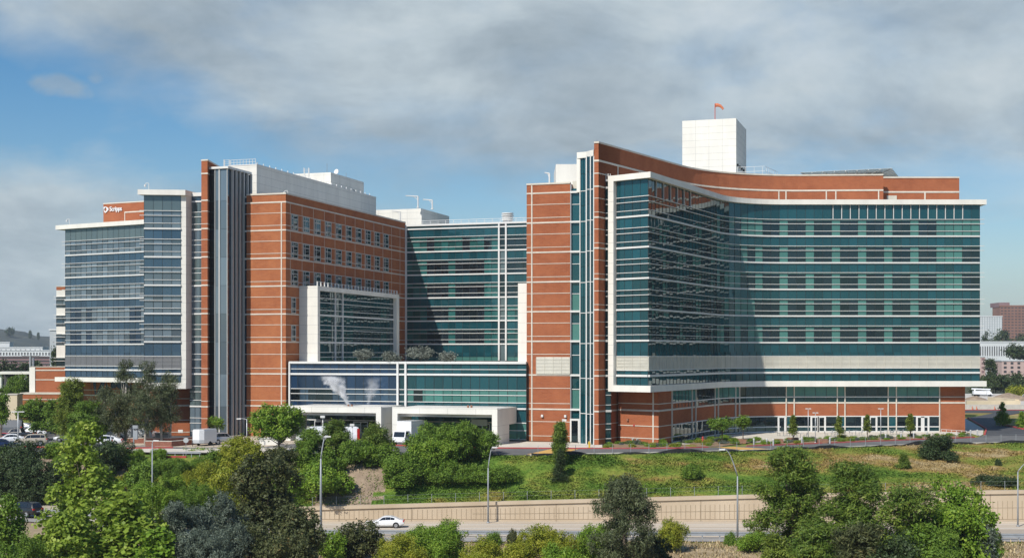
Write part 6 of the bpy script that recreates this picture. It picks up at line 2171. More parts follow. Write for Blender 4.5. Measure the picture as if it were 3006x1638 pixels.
# guardrail along the road
GR = thing('guardrail', 'long grey steel guardrail along the near side of the road', 'guardrail', (0, 158, -21.2))
gx = [-60, -50, -42, -34, -26, 0, 40, 90, 130]
def gy(x): return 159.4 - 0.045 * (x + 22)
def rail_part(z0, z1, o0, o1):
    mb = MB()
    for a, b in zip(gx[:-1], gx[1:]):
        mb.hexa([(a, gy(a) - o1, road_z(a) + z0), (b, gy(b) - o1, road_z(b) + z0), (b, gy(b) - o0, road_z(b) + z0), (a, gy(a) - o0, road_z(a) + z0)],
                [(a, gy(a) - o1, road_z(a) + z1), (b, gy(b) - o1, road_z(b) + z1), (b, gy(b) - o0, road_z(b) + z1), (a, gy(a) - o0, road_z(a) + z1)])
    return mb.build('rail', 'galvanised', GR)
rail_part(.58, .74, 0, .07); rail_part(.42, .58, .0, .02); rail_part(.30, .42, 0, .07)
for x in np.arange(-40, 100, 2.0):
    mb = MB(); mb.box(x - .07, x + .07, gy(x), gy(x) + .14, road_z(x) - .1, road_z(x) + .72); mb.build('post', 'galvanised', GR)

# wire fence on top of the retaining wall
WF = thing('wire_fence', 'sparse wire fence with thin posts along the top of the retaining wall', 'fence', (10, WALL_Y, -18))
for x in np.arange(-25.5, 80, 3.05):
    mb = MB(); z = wall_top(x); mb.tube([(x, WALL_Y + .45, z - .3), (x, WALL_Y + .45, z + 1.15)], .03, 6); mb.build('post', 'galvanised', WF)
for dz in (0.6, 1.08):
    mb = MB(); mb.tube([(x, WALL_Y + .45, wall_top(x) + dz) for x in np.arange(-25.5, 80, 3.05)], .006, 4); mb.build('wire', 'galvanised', WF)
# chain link fence and black fabric along the top of the bank
CF = thing('chain_link_fence', 'chain link fence with thin posts between the bank and the access road', 'fence', (30, 190, -13.6))
bx_ = list(np.arange(3.5, 100, 2.55))
for x in bx_:
    y = bank_y(x) + .35
    mb = MB(); mb.tube([(x, y, ground(x, y) - .2), (x, y, -12.25)], .035, 6); mb.build('post', 'galvanised', CF)
for z in (-12.28, -12.8):
    mb = MB(); mb.tube([(x, bank_y(x) + .35, z) for x in bx_], .010, 4); mb.build('wire', 'galvanised', CF)
mb = MB()
rng_ = random.Random(4)
px = list(np.arange(2.6, 96, 0.85))
hh = [0.14 + 0.36 * max(0, math.sin(x * 0.33) * 0.6 + math.sin(x * 0.83 + 1) * 0.4 + 0.35) + rng_.uniform(-.08, .08) for x in px]
for i in range(len(px) - 1):
    a, b = px[i], px[i + 1]
    ya, yb = bank_y(a) + .1 + .1 * math.sin(a * 3), bank_y(b) + .1 + .1 * math.sin(b * 3)
    za, zb2 = ground(a, ya) - .15, ground(b, yb) - .15
    lo = [(a, ya - .02, za), (b, yb - .02, zb2), (b, yb + .02, zb2), (a, ya + .02, za)]
    hi = [(a, ya - .06, za + .15 + hh[i]), (b, yb - .06, zb2 + .15 + hh[i + 1]), (b, yb - .02, zb2 + .15 + hh[i + 1]), (a, ya - .02, za + .15 + hh[i])]
    mb.hexa(lo, hi)
tag(mb.build('silt_fence', 'silt_fabric'), 'sagging black fabric silt fence along the top of the green bank', 'fence')

# ================================================================== patio furniture and bits
def bollard(u, v, Y, lab):
    c = at(u, Y)
    T = thing('bollard', lab, 'bollard', (c[0], c[1], PZ + .03), 0, 'bollards along the patio edge')
    mb = MB(); mb.tube([(0, 0, 0), (0, 0, .82)], .12, 10); mb.build('post', 'aluminium', T, world=False)
    mb = MB(); mb.tube([(0, 0, .82), (0, 0, .93), (0, 0, .98)], [.15, .15, .05], 10); mb.build('cap', 'white_metal', T, world=False)
for u, Y, lab in ((2354, 206, 'bollard before the first patio lamp post'), (2436, 206.5, 'bollard right of the sturdy grey lamp post'), (2645, 217, 'bollard between the third and fourth saplings'), (2682, 219, 'bollard right beside the fourth sapling'),
                  (2721, 221.5, 'bollard at the left end of the white railing'), (2849, 226, 'bollard on the pavement corner, left one of the pair'), (2869, 227, 'bollard on the pavement corner, right one of the pair'),
                  (2213, 203.5, 'leftmost bollard on the patio edge'), (2251, 203, 'bollard left of the yellow strip'), (2270, 202, 'bollard right of the yellow strip'), (2600, 215, 'bollard right of the furthest lamp post')):
    bollard(u, 0, Y, lab)
for u0, u1, Y, lab in ((2314, 2345, 210, 'wooden planter box at the foot of the first sapling'), (2402, 2430, 207, 'low wooden planter box below the two left lamp posts'), (2272, 2300, 207, 'wooden planter box at the left end of the patio'), (2168, 2190, 206.5, 'wooden bench box in the wedge bed')):
    a, b = at(u0, Y), at(u1, Y)
    T = thing('planter_box', lab, 'planter', (a[0], Y, PZ + .03), 0, 'wooden planters on the patio')
    mat('wood_red', (0.27, 0.13, 0.08), 0.8, var=0.2, scale=2.0) if 'wood_red' not in MATS else None
    mb = MB(); mb.box(0, b[0] - a[0], 0, 1.0, 0, .62); mb.build('box', 'wood_red', T, world=False)
    mb = MB(); mb.box(.06, b[0] - a[0] - .06, .06, .94, .6, .66); mb.build('soil', 'mulch', T, world=False)
def table_set(u, Y, lab):
    c = at(u, Y)
    T = thing('patio_table', lab, 'table', (c[0], c[1], PZ + .03), 0, 'tables on the patio')
    mb = MB(); mb.disc((0, 0, .73), (0, 0, 1), .5, .04, 16); mb.build('table_top', 'aluminium', T, world=False)
    mb = MB(); mb.tube([(0, 0, 0), (0, 0, .72)], .04, 8); mb.disc((0, 0, .02), (0, 0, 1), .3, .03, 12); mb.build('leg', 'grey_metal', T, world=False)
def chair(u, Y, lab, rz):
    c = at(u, Y)
    T = thing('patio_chair', lab, 'chair', (c[0], c[1], PZ + .03), rz, 'chairs on the patio')
    mb = MB(); mb.box(-.24, .24, -.24, .24, .43, .47); mb.build('seat', 'grey_metal', T, world=False)
    mb = MB(); mb.hexa([(-.24, .22, .47), (.24, .22, .47), (.24, .26, .47), (-.24, .26, .47)], [(-.22, .30, .88), (.22, .30, .88), (.22, .34, .88), (-.22, .34, .88)]); mb.build('backrest', 'grey_metal', T, world=False)
    for a in (-.21, .21):
        for b in (-.21, .21):
            mb = MB(); mb.tube([(a, b, 0), (a, b, .43)], .018, 6); mb.build('leg', 'grey_metal', T, world=False)
tabs = [(2350, 221), (2440, 224), (2462, 228), (2512, 228), (2604, 229), (2632, 230), (2300, 226)]
for i, (u, Y) in enumerate(tabs):
    table_set(u, Y, 'small round metal table on the patio before the ground floor windows')
    for k, (du, dy) in enumerate(((-14, 0.2), (14, -0.2))):
        chair(u + du, Y + dy, 'grey metal chair at a round patio table', R(90 if du < 0 else -90))
# white railing at the right end
c0, c1, c2 = at(2763, 226.5), at(2838, 226.0), at(2838, 236)
WR = thing('railing', 'white metal ramp railing before the right end of the brick base', 'railing', (c0[0], c0[1], PZ))
for z in (-12.55, -12.95, -13.25):
    mb = MB(); mb.tube([(*c0, z + .12), (*c1, z - .15)], .04, 6); mb.build('rail', 'white_metal', WR)
for k in np.linspace(0, 1, 6):
    p = c0 + (c1 - c0) * k; mb = MB(); mb.tube([(*p, -13.5), (*p, -12.43 - .27 * k)], .04, 6); mb.build('post', 'white_metal', WR)
# hydrants
mat('hydrant_yellow', (0.60, 0.40, 0.03), 0.5, var=0.08, scale=3.0)
def hydrant(name, lab, c, h, m):
    T = thing(name, lab, 'hydrant', (c[0], c[1], PZ + .03))
    mb = MB(); mb.tube([(0, 0, 0), (0, 0, .06), (0, 0, .07), (0, 0, h * .8), (0, 0, h * .84), (0, 0, h)], [.2, .2, .13, .13, .17, .05], 12); mb.build('barrel', m, T, world=False)
    for s in (-1, 1):
        mb = MB(); mb.tube([(0, 0, h * .6), (s * .24, 0, h * .6)], .07, 8); mb.build('outlet', m, T, world=False)
hydrant('fire_hydrant', 'yellow fire hydrant at the edge of the planting bed before the stair', at(1730, 197.2), .95, 'hydrant_yellow')
hydrant('standpipe', 'red fire standpipe in the bed before the curved glass wall', at(2063, 206.5), 1.1, 'curb_red')
# bits on the brick walls
def wall_box(name, lab, cat, P, d, w, h, z, dep, m):
    mb = MB(); mb.obox(P, d, -w / 2, w / 2, 0.0, dep, z - h / 2, z + h / 2); mb.obox(P, d, -w / 2 + .05, w / 2 - .05, dep, dep + .02, z - h / 2 + .05, z + h / 2 - .05)
    return tag(mb.build(name, m), lab, cat)
for u, lab in ((1592.5, 'white box lamp low on the brick pier, the left one'), (1660.5, 'white box lamp low on the brick pier, the right one')):
    wall_box('wall_lamp', lab, 'lamp', walk(R0, e1, u), e1, .34, .38, zat(1220.5, 211.5), .3, 'white_metal')
bd = unit(wc - w0)
wall_box('wall_lamp', 'brown box lamp on the shaded brick corner', 'lamp', walk(w0, bd, 1844), bd, .3, .35, -9.9, .25, 'wood_red')
wall_box('alarm_bell', 'small red alarm on the brick corner', 'alarm', walk(w0, bd, 1862), bd, .28, .28, -10.7, .12, 'curb_red')
wall_box('wall_sign', 'small white sign low on the brick below the glass bay', 'sign', walk(b2[0], hd, 530), hd, .78, .5, zat(1265.5, 226.5), .05, 'line_white')
for u, lab in ((1860, 'left pipe connection at the foot of the brick corner'), (1873, 'right pipe connection at the foot of the brick corner')):
    P = walk(w0, bd, u); n_ = v2((bd[1], -bd[0]))
    mb = MB(); mb.tube([(*P, -12.8), (*(P + n_ * .35), -12.8)], .12, 10); mb.tube([(*(P + n_ * .3), -12.8), (*(P + n_ * .3), -13.5)], .06, 8)
    tag(mb.build('pipe_connection', 'aluminium'), lab, 'pipe')
# machines and huts on the left
for u, Y, w, h, lab in ((464, 214, 1.0, 1.25, 'left grey metal cabinet below the glass bay'), (483, 214, 1.3, 1.35, 'right grey metal cabinet below the glass bay')):
    c = at(u, Y); T = thing('utility_cabinet', lab, 'cabinet', (c[0], c[1], PZ))
    mb = MB(); mb.box(-w / 2, w / 2, 0, .8, .1, h); mb.build('case', 'grey_metal', T, world=False)
    mb = MB()
    for k in range(4): mb.box(-w / 2 + .1, w / 2 - .1, -.03, 0, .3 + k * .22, .4 + k * .22)
    mb.build('grille', 'trim_dark', T, world=False)
c = at(392.5, 201.5); T = thing('utility_post', 'pale blue grey post with a cabinet among the gum trunks', 'post', (c[0], c[1], PZ))
mb = MB(); mb.tube([(0, 0, 0), (0, 0, 3.0)], .11, 8); mb.build('post', 'galvanised', T, world=False)
mb = MB(); mb.box(-.1, .65, -.25, .25, 2.6, 3.05); mb.build('lamp_box', 'galvanised', T, world=False)
mb = MB(); mb.box(.05, .6, -.2, .2, 1.0, 2.3); mb.build('cabinet', 'galvanised', T, world=False)
c = at(783, 203); T = thing('kiosk', 'low white kiosk beside the trunk of the dense bright tree', 'kiosk', (c[0], c[1], PZ))
mb = MB(); mb.box(-1.2, 1.6, 0, 2.2, 0, .95); mb.build('walls', 'white_panel', T, world=False)
mb = MB(); mb.box(-1.3, 1.7, -.1, 2.3, .95, 1.05); mb.build('roof', 'roof_white', T, world=False)
mat('door_orange', (0.55, 0.26, 0.07), 0.6, var=0.1, scale=2.0)
bdp = walk(Bq, e1, 751)
mb = MB(); mb.obox(bdp, e1, -.5, .5, .0, .08, GZ, -11.4); mb.build('door', 'door_orange', LT)
# a person by the parked cars
c = at(288.5, 196.8)
PT = thing('person', 'person in a white top and black trousers standing by the parked cars', 'person', (c[0], c[1], PZ))
def skin(name, pts, edges, m, parent):
    me = bpy.data.meshes.new(name); me.from_pydata([p[:3] for p in pts], edges, [])
    o = bpy.data.objects.new(name, me); COL.objects.link(o); o.parent = parent
    md = o.modifiers.new('skin', 'SKIN'); 
    for i, p in enumerate(pts): me.skin_vertices[0].data[i].radius = (p[3], p[3] * .8) if me.skin_vertices else (0, 0)
    o.modifiers.new('sub', 'SUBSURF').levels = 1
    me.materials.append(MATS[m]); return o
mat('skin', (0.42, 0.25, 0.17), 0.6, var=0.05, scale=2.0); mat('hair', (0.02, 0.015, 0.012), 0.7, var=0.1, scale=3.0)
def person():
    mb = MB()
    def tube(p, r, mi): mb.tube(p, r, 8, mi)
    # one body mesh: legs, trunk, arms, neck and head
    for s in (-1, 1):
        tube([(s * .10, -.10, .03), (s * .10, .02, .05), (s * .10, .02, .48), (s * .09, 0, .90)], [.05, .055, .065, .095], 1)
        tube([(s * .20, 0, 1.42), (s * .26, .01, 1.12), (s * .25, -.06, .86)], [.058, .045, .036], 0)
        tube([(s * .25, -.06, .87), (s * .25, -.08, .76)], [.038, .02], 2)
    tube([(0, 0, .86), (0, 0, 1.0), (0, 0, 1.22), (0, 0, 1.42), (0, 0, 1.50)], [.17, .155, .175, .19, .06], 0)
    tube([(0, 0, 1.48), (0, -.01, 1.56), (0, -.01, 1.62), (0, -.01, 1.70), (0, 0, 1.76)], [.05, .055, .085, .085, .03], 2)
    mb.build('body', ['line_white', 'black', 'skin'], PT, smooth=True, world=False)
    mb = MB(); mb.tube([(0, .02, 1.66), (0, .01, 1.72), (0, .01, 1.78)], [.095, .09, .03], 8); mb.build('hair', 'hair', PT, smooth=True, world=False)
person()
# plants in the beds
cnt = 0
rngb = np.random.default_rng(5)
def in_poly(p, poly):
    c_ = False
    for i in range(len(poly)):
        a, b = poly[i], poly[i - 1]
        if (a[1] > p[1]) != (b[1] > p[1]) and p[0] < (b[0] - a[0]) * (p[1] - a[1]) / (b[1] - a[1]) + a[0]: c_ = not c_
    return c_
protos = []
for k in range(5):
    kind, leaf, asp, dens, droop, up, clump, bot = SPECIES['mound']
    rg = np.random.default_rng(90 + k)
    lb = lobes_for('mound', 1.3, 0.75, rg)
    q, t = foliage(lb, .16, .35, rg, .8, 0, .6, .2, 1.0)
    q[:, 2] = np.maximum(q[:, 2], .01)
    protos.append(quad_mesh('bed_plant', q, t, [('leaf_bright', 'leaf_yellow', 'leaf_green', 'leaf_grey', 'leaf_bright')[k]]))
labs = ['low plant in the narrow bed at the foot of the brick corner', 'low plant in the wedge bed by the curved glass wall', 'low plant in the long bed between patio and red curb']
for bi, poly in enumerate(BEDS):
    xs2 = [p[0] for p in poly]; ys2 = [p[1] for p in poly]
    want = (26, 34, 70)[bi]; k = 0; tries = 0
    while k < want and tries < 4000:
        tries += 1
        p = (rngb.uniform(min(xs2), max(xs2)), rngb.uniform(min(ys2), max(ys2)))
        if not in_poly(p, poly): continue
        if bi == 2 and p[0] > 58 and rngb.random() < .6: continue
        o = bpy.data.objects.new('bed_plant', protos[int(rngb.integers(0, 5))]); COL.objects.link(o)
        s = rngb.uniform(.45, 1.0); o.scale = (s, s, s * rngb.uniform(.7, 1.1)); o.rotation_euler[2] = rngb.uniform(0, 6.3)
        o.location = (p[0], p[1], ZA + .1)
        tag(o, labs[bi], 'plant', 'plants in ' + ('the narrow bed', 'the wedge bed', 'the long bed')[bi]); k += 1

# ================================================================== on the roofs
def roof_arm(lab, u, v0, v1, Y, arm, z0=None, m='white_metal', name='roof_davit'):
    c = at(u, Y); T = thing(name, lab, 'davit', (c[0], c[1], zat(v1, Y) if z0 is None else z0))
    h = zat(v0, Y) - T.location[2]
    mb = MB(); mb.tube([(0, 0, 0), (0, 0, h)], .14, 8); mb.build('mast', m, T, world=False)
    mb = MB(); mb.tube([(0, 0, h), (arm, 0, h + .15)], [.13, .09], 8); mb.tube([(0, 0, h - .8), (arm * .35, 0, h)], .06, 6); mb.build('arm', m, T, world=False)
    mb = MB(); mb.disc((0, 0, .1), (0, 0, 1), .3, .2, 10); mb.build('base', m, T, world=False)
roof_arm('left davit with a long arm on top of the white roof box', 1227, 577, 608, 289, -2.6, z0=31.0)
roof_arm('right davit with a shorter arm on top of the white roof box', 1269, 588, 617, 292, -2.0, z0=31.0)
roof_arm('davit standing on the roof before the white roof box', 1175, 622, 650, 280, -1.7, z0=25.9)
roof_arm('davit on the roof beside the brick pier of the right tower', 1613, 510, 537, 221, -.8, z0=26.4)
def roof_pole(lab, u, v0, Y, z0, top=None, r=.05, m='white_metal', name='roof_camera', cat='camera'):
    c = at(u, Y); T = thing(name, lab, cat, (c[0], c[1], z0))
    h = zat(v0, Y) - z0
    mb = MB(); mb.tube([(0, 0, 0), (0, 0, h)], r, 6); mb.build('pole', m, T, world=False)
    if top == 'cam':
        mb = MB(); mb.tube([(0, 0, h), (-.15, 0, h + .12), (-.5, 0, h + .05), (-.6, 0, h - .15)], .05, 6); mb.build('arm', m, T, world=False)
        mb = MB(); mb.disc((-.6, 0, h - .3), (0, 0, 1), .17, .34, 10); mb.build('camera_dome', m, T, world=False)
    if top == 'dish':
        mb = MB(); mb.disc((-.1, -.2, h), (-.6, -1, .3), .55, .1, 16); mb.build('dish', m, T, world=False)
roof_pole('white camera on a bent pole on the white frame of the glass bay', 437, 540, 222.5, 26.7, 'cam')
roof_pole('small white camera on the cornice of the long glass wing', 204.5, 645, 282.5, 26.7, 'cam')
roof_pole('small camera on the brick corner of the left tower', 845, 562, 226, 26.5, 'cam')
roof_pole('thin antenna on the upper roof box of the left tower', 960, 480, 270, 35.7, None, .04, 'grey_metal', 'antenna', 'antenna')
roof_pole('white dish at the right end of the upper roof box', 989, 505, 272, 35.7, 'dish', .07, 'white_metal', 'satellite_dish', 'dish')
roof_pole('short antenna at the back corner of the upper roof box', 1016, 508, 280, 35.7, None, .05, 'grey_metal', 'antenna', 'antenna')
roof_pole('short spike on the tip of the right tower pier', 1752, 411, 206, 31.6, None, .05, 'grey_metal', 'antenna', 'antenna')
def ladder(lab, u, v0, v1, Y, z0):
    c = at(u, Y); T = thing('roof_ladder', lab, 'ladder', (c[0], c[1], z0)); h = zat(v0, Y) - z0
    for s in (-.45, .45):
        for q in (0, .7):
            mb = MB(); mb.tube([(s, q, 0), (s, q, h)], .06, 6); mb.build('rail', 'white_metal', T, world=False)
    for k in range(int(h / .35)):
        mb = MB(); mb.tube([(-.45, 0, .3 + k * .35), (.45, 0, .3 + k * .35)], .03, 6); mb.build('rung', 'white_metal', T, world=False)
ladder('white roof ladder by the glazed stair of the left tower', 665, 469, 492, 231, 30.5)
ladder('white roof ladder before the upper roof box', 899, 493, 520, 262, 32.4)
# drooping black cable
mat('cable_black', (0.02, 0.02, 0.022), .7, var=.1, scale=2.0)
p0_, p1_ = at(1024, 276), at(1048, 268)
mb = MB(); mb.tube([(*at(1021, 281), 35.4), (*at(1034, 279), 33.9), (*at(1046, 277), 32.8), (*at(1048, 276.5), 31.0), (*at(1050, 276), 28.2)], .07, 6)
tag(mb.build('cable', 'cable_black'), 'black cable hanging down the white penthouse wall', 'cable')
# windsock
c = at(2099, 251.5)
WS = thing('windsock', 'orange windsock on a thin red pole on top of the white cube', 'windsock', (c[0], c[1], 42.75))
h = zat(305, 251.5) - 42.75
mb = MB(); mb.tube([(0, 0, 0), (0, 0, h)], .075, 8); mb.build('pole', 'red_pole', WS, world=False)
mb = MB(); mb.tube([(0.05, 0, h - .30), (.5, -.02, h - .28), (.95, -.03, h - .42), (1.35, -.04, h - .80), (1.5, -.05, h - 1.08)], [.36, .33, .27, .22, .17], 12, caps=False); mb.build('sock', 'orange_sock', WS, smooth=True, world=False)
# helipad
hpA, hpB = at(2350, 257.5), at(2618, 251.5)
hd2 = unit(hpB - hpA); hW = float(np.linalg.norm(hpB - hpA)); hN = v2((-hd2[1], hd2[0]))
HP = thing('helipad', 'roof helipad deck with sloping grey safety netting round its edge', 'helipad', (hpA[0], hpA[1], 31.5))
m_ = mat('net_grey', (0.55, 0.60, 0.60), .6, var=.12, scale=2.0)
_nt = m_.node_tree; _tr = _nt.nodes.new('ShaderNodeBsdfTransparent'); _mx = _nt.nodes.new('ShaderNodeMixShader'); _mx.inputs[0].default_value = 0.45
_nt.links.new(_nt.nodes['Principled BSDF'].outputs[0], _mx.inputs[1]); _nt.links.new(_tr.outputs[0], _mx.inputs[2]); _nt.links.new(_mx.outputs[0], _nt.nodes['Material Output'].inputs[0])
def hq(a, b): return tuple(hpA + hd2 * a + hN * b)
deck = [hq(2.2, 2.2), hq(hW - 2.2, 2.2), hq(hW - 2.2, hW - 2.2), hq(2.2, hW - 2.2)]
rim = [hq(0, 0), hq(hW, 0), hq(hW, hW), hq(0, hW)]
mb = MB(); mb.prism(deck, 33.9, 34.2); mb.build('deck', 'grey_metal', HP)
mb = MB(); mb.prism([hq(3.4, 3.4), hq(hW - 3.4, 3.4), hq(hW - 3.4, hW - 3.4), hq(3.4, hW - 3.4)], 30.6, 33.6); mb.build('support_wall', 'louver', HP)
for k in range(4):
    a, b, b2_, a2 = deck[k], deck[(k + 1) % 4], rim[(k + 1) % 4], rim[k]
    mb = MB(); mb.hexa([(*a, 34.0), (*b, 34.0), (*b2_, 34.28), (*a2, 34.28)][::-1], [(*a, 34.08), (*b, 34.08), (*b2_, 34.36), (*a2, 34.36)][::-1]); mb.build('safety_net', 'net_grey', HP)
    for j in range(9):
        t_ = j / 8
        p = v2(a) * (1 - t_) + v2(b) * t_; p2 = v2(a2) * (1 - t_) + v2(b2_) * t_
        mid = hq(hW / 2, hW / 2); p3 = p + (v2(mid) - p) * .14
        mb = MB(); mb.tube([(*p3, 33.6), (*p, 33.8), (*p2, 34.2)], .08, 6); mb.build('strut', 'white_metal', HP)
# steam
def steam(name, lab, u, vb, Y, hgt, wid, lean, dens, seed):
    dens *= 2.4
    c = at(u, Y)
    me = bpy.data.meshes.new(name)
    mb = MB(); mb.box(-wid, wid, -2.4, 2.4, -.1, hgt)
    o = mb.build(name, 'black', None, world=False); o.location = (c[0], c[1], zat(vb, Y))
    m = bpy.data.materials.new(name + str(seed)); m.use_nodes = True; nt = m.node_tree; nt.nodes.clear()
    N = nt.nodes.new; Lk = nt.links.new
    def mth(op, a, b=None, cl=False):
        n = N('ShaderNodeMath'); n.operation = op; n.use_clamp = cl
        for i, x in enumerate((a, b)):
            if x is None: continue
            if isinstance(x, (int, float)): n.inputs[i].default_value = x
            else: Lk(x, n.inputs[i])
        return n.outputs[0]
    tcn = N('ShaderNodeTexCoord'); sp = N('ShaderNodeSeparateXYZ'); Lk(tcn.outputs['Object'], sp.inputs[0])
    nz = N('ShaderNodeTexNoise'); nz.inputs['Scale'].default_value = 0.95; nz.inputs['Detail'].default_value = 5; nz.inputs['Roughness'].default_value = .55
    mp = N('ShaderNodeMapping'); mp.inputs['Location'].default_value = (seed * 3.1, seed * 1.7, seed); Lk(tcn.outputs['Object'], mp.inputs[0]); Lk(mp.outputs[0], nz.inputs['Vector'])
    x = mth('ADD', sp.outputs[0], mth('MULTIPLY', sp.outputs[2], -lean))
    r = mth('ADD', mth('MULTIPLY', sp.outputs[2], .38), .36)
    d = mth('DIVIDE', mth('SQRT', mth('ADD', mth('MULTIPLY', x, x), mth('MULTIPLY', sp.outputs[1], sp.outputs[1]))), r)
    core_ = mth('SUBTRACT', mth('SUBTRACT', 1.0, d), mth('MULTIPLY', mth('SUBTRACT', nz.outputs[0], .5), -2.6))
    fade = mth('MULTIPLY', mth('SUBTRACT', 1.0, mth('DIVIDE', sp.outputs[2], hgt), True), 1.6, True)
    core_ = mth('MULTIPLY', core_, 1.0, True)
    de = mth('MULTIPLY', mth('MULTIPLY', mth('MULTIPLY', core_, core_), fade), dens)
    pv = N('ShaderNodeVolumePrincipled'); pv.inputs['Color'].default_value = (.95, .96, .97, 1); Lk(de, pv.inputs['Density'])
    out_ = N('ShaderNodeOutputMaterial'); Lk(pv.outputs[0], out_.inputs['Volume'])
    MATS[name + str(seed)] = m
    o.data.materials.clear(); o.data.materials.append(m)
    tag(o, lab, 'steam', kind='stuff')
steam('steam', 'white steam puff rising to the left from the left canopy roof', 1024, 1189, 213.2, 4.6, 5.6, -.62, 6.0, 1)
steam('steam', 'thinner bluish steam puff right of the white one', 1080, 1189, 212.6, 4.4, 5.0, .25, 0.45, 2)
mb = MB()
for u in (1023, 1033):
    c = at(u, 211.5); mb.disc((c[0], c[1], -7.95), (0, 0, 1), .16, .4, 10)
mb.build('roof_vent', 'wood_red', LB)
mb = MB()
for u in (1374, 1384):
    c = at(u, 206.8); mb.disc((c[0], c[1], -7.9), (0, 0, 1), .16, .4, 10)
mb.build('roof_vent', 'wood_red', LB)

# ================================================================== background
mat('far_white', (0.62, 0.64, 0.64), .8, var=.06, scale=.1); mat('far_pink', (0.50, 0.37, 0.33), .85, var=.08, scale=.1); mat('far_brown', (0.25, 0.13, 0.095), .85, var=.1, scale=.1)
mat('far_grey', (0.42, 0.45, 0.46), .8, var=.08, scale=.1); mat('far_dark', (0.05, 0.05, 0.055), .7, var=.2, scale=.1); mat('far_cream', (0.62, 0.52, 0.36), .85, var=.1, scale=.2)
mat('far_mauve', (0.24, 0.15, 0.15), .85, var=.1, scale=.1)
def far_building(lab, u0, u1, vt, vb, Y, m, rows, cols, dep=None, wm='far_dark', name='building', wfrac=(.55, .6), strips=None, z_to_ground=True):
    a, b = at(u0, Y), at(u1, Y); zt, zb = zat(vt, Y), zat(vb, Y)
    zg = ground(a[0], Y)
    T = thing(name, lab, 'building', (a[0], Y, zg - 1))
    W_ = b[0] - a[0]; dep = dep or min(12.0, W_ * .4)
    wall = MB(); wall.box(a[0], b[0], Y, Y + dep, zg - 1, zt)
    mb = MB(); mb.box(a[0] - .3, b[0] + .3, Y - .3, Y + dep + .3, zt, zt + (zt - zb) * .03 + .3); mb.build('roof', 'far_white' if m != 'far_brown' else m, T)
    rh = (zt - zb) / rows; cw_ = W_ / cols
    for r_ in range(rows):
        for c_ in range(cols):
            x = a[0] + (c_ + .5) * cw_; z = zb + (r_ + .5) * rh
            wall.box(x - cw_ * wfrac[0] / 2, x + cw_ * wfrac[0] / 2, Y - .12, Y + .1, z - rh * wfrac[1] / 2, z + rh * wfrac[1] / 2, 1)
    wall.build('wall', [m, wm], T)
    return T
far_building('tall brown brick tower on the skyline at the right edge', D(2516), D(2640), D(771), D(850), 1250, 'far_brown', 11, 14, wfrac=(.6, .35), wm='far_dark', dep=20)
mb = MB(); a, b = at(D(2513), 1252), at(D(2540), 1252); mb.box(a[0], b[0], 1252, 1275, zat(D(772), 1252) , zat(D(761), 1252)); tag(mb.build('roof_hut', 'far_mauve'), 'dark hut on the roof of the tall brown tower', 'roof hut')
far_building('pale grey office block left of the tall brown tower', D(2440), D(2521), D(797), D(850), 1150, 'far_grey', 9, 13, wfrac=(.45, .8), wm='far_white')
far_building('long white building with tall dark window slits at the right', D(2440), D(2640), D(861), D(905), 800, 'far_white', 1, 34, wfrac=(.35, .55))
far_building('pink apartment block with dark balconies, behind the trees at right', D(2520), D(2640), D(908), D(940), 620, 'far_pink', 3, 7, wfrac=(.4, .5), wm='far_dark')
far_building('narrow pink apartment block beside the corner of the right tower', D(2440), D(2479), D(898), D(940), 640, 'far_pink', 4, 3, wfrac=(.5, .5), wm='far_mauve')
far_building('white stepped building in front of the hill, upper left part', D(-40), D(107), D(874), D(888), 900, 'far_white', 1, 12, wfrac=(.3, .35))
far_building('white building in front of the hill with small square windows', D(-40), D(127), D(882), D(898), 860, 'far_white', 1, 22, wfrac=(.4, .45))
far_building('greenish white hall at the left edge before the hill', D(-40), D(24), D(862), D(890), 930, 'far_white', 1, 3, wfrac=(.1, .1))
far_building('brownish purple parking building at far left', D(-40), D(152), D(896), D(920), 640, 'far_mauve', 3, 1, wfrac=(.96, .35))
far_building('pale slab tower beside the left end of the hospital', D(125), D(146), D(831), D(890), 560, 'far_grey', 1, 1, wfrac=(.2, .02))
# low brick wing with white trim, far left
LBW = thing('brick_building', 'low brick wing with white stone bands left of the glass wing', 'building', (-100, 288, GZ))
xa, xb = at(91, 288)[0], at(215, 288)[0]
mb = MB(); mb.box(xa, xb, 288, 310, GZ, zat(1077, 288)); mb.build('brick_wall', 'brick_red', LBW)
for v0, v1 in ((1075.5, 1077.5), (1084.5, 1088), (1113, 1115.5), (1152, 1155)):
    mb = MB(); mb.box(xa - .05, xb, 287.92, 288.2, zat(v1, 288), zat(v0, 288)); mb.build('stone_band', 'stone', LBW)
mb = MB(); mb.box(xa - .3, xa + .9, 287.85, 289, GZ, zat(1078, 288)); mb.build('stone_pilaster', 'white_panel', LBW)
xa2 = at(60, 284)[0]
mb = MB(); mb.box(xa2, xb, 284, 287.8, GZ, zat(1157, 284)); mb.build('brick_base', 'brick_red', LBW)
for v0, v1 in ((1152.5, 1157), (1171, 1173)):
    mb = MB(); mb.box(xa2 - .1, xb, 283.9, 287.8, zat(v1, 284), zat(v0, 284)); mb.build('stone_band', 'stone', LBW)
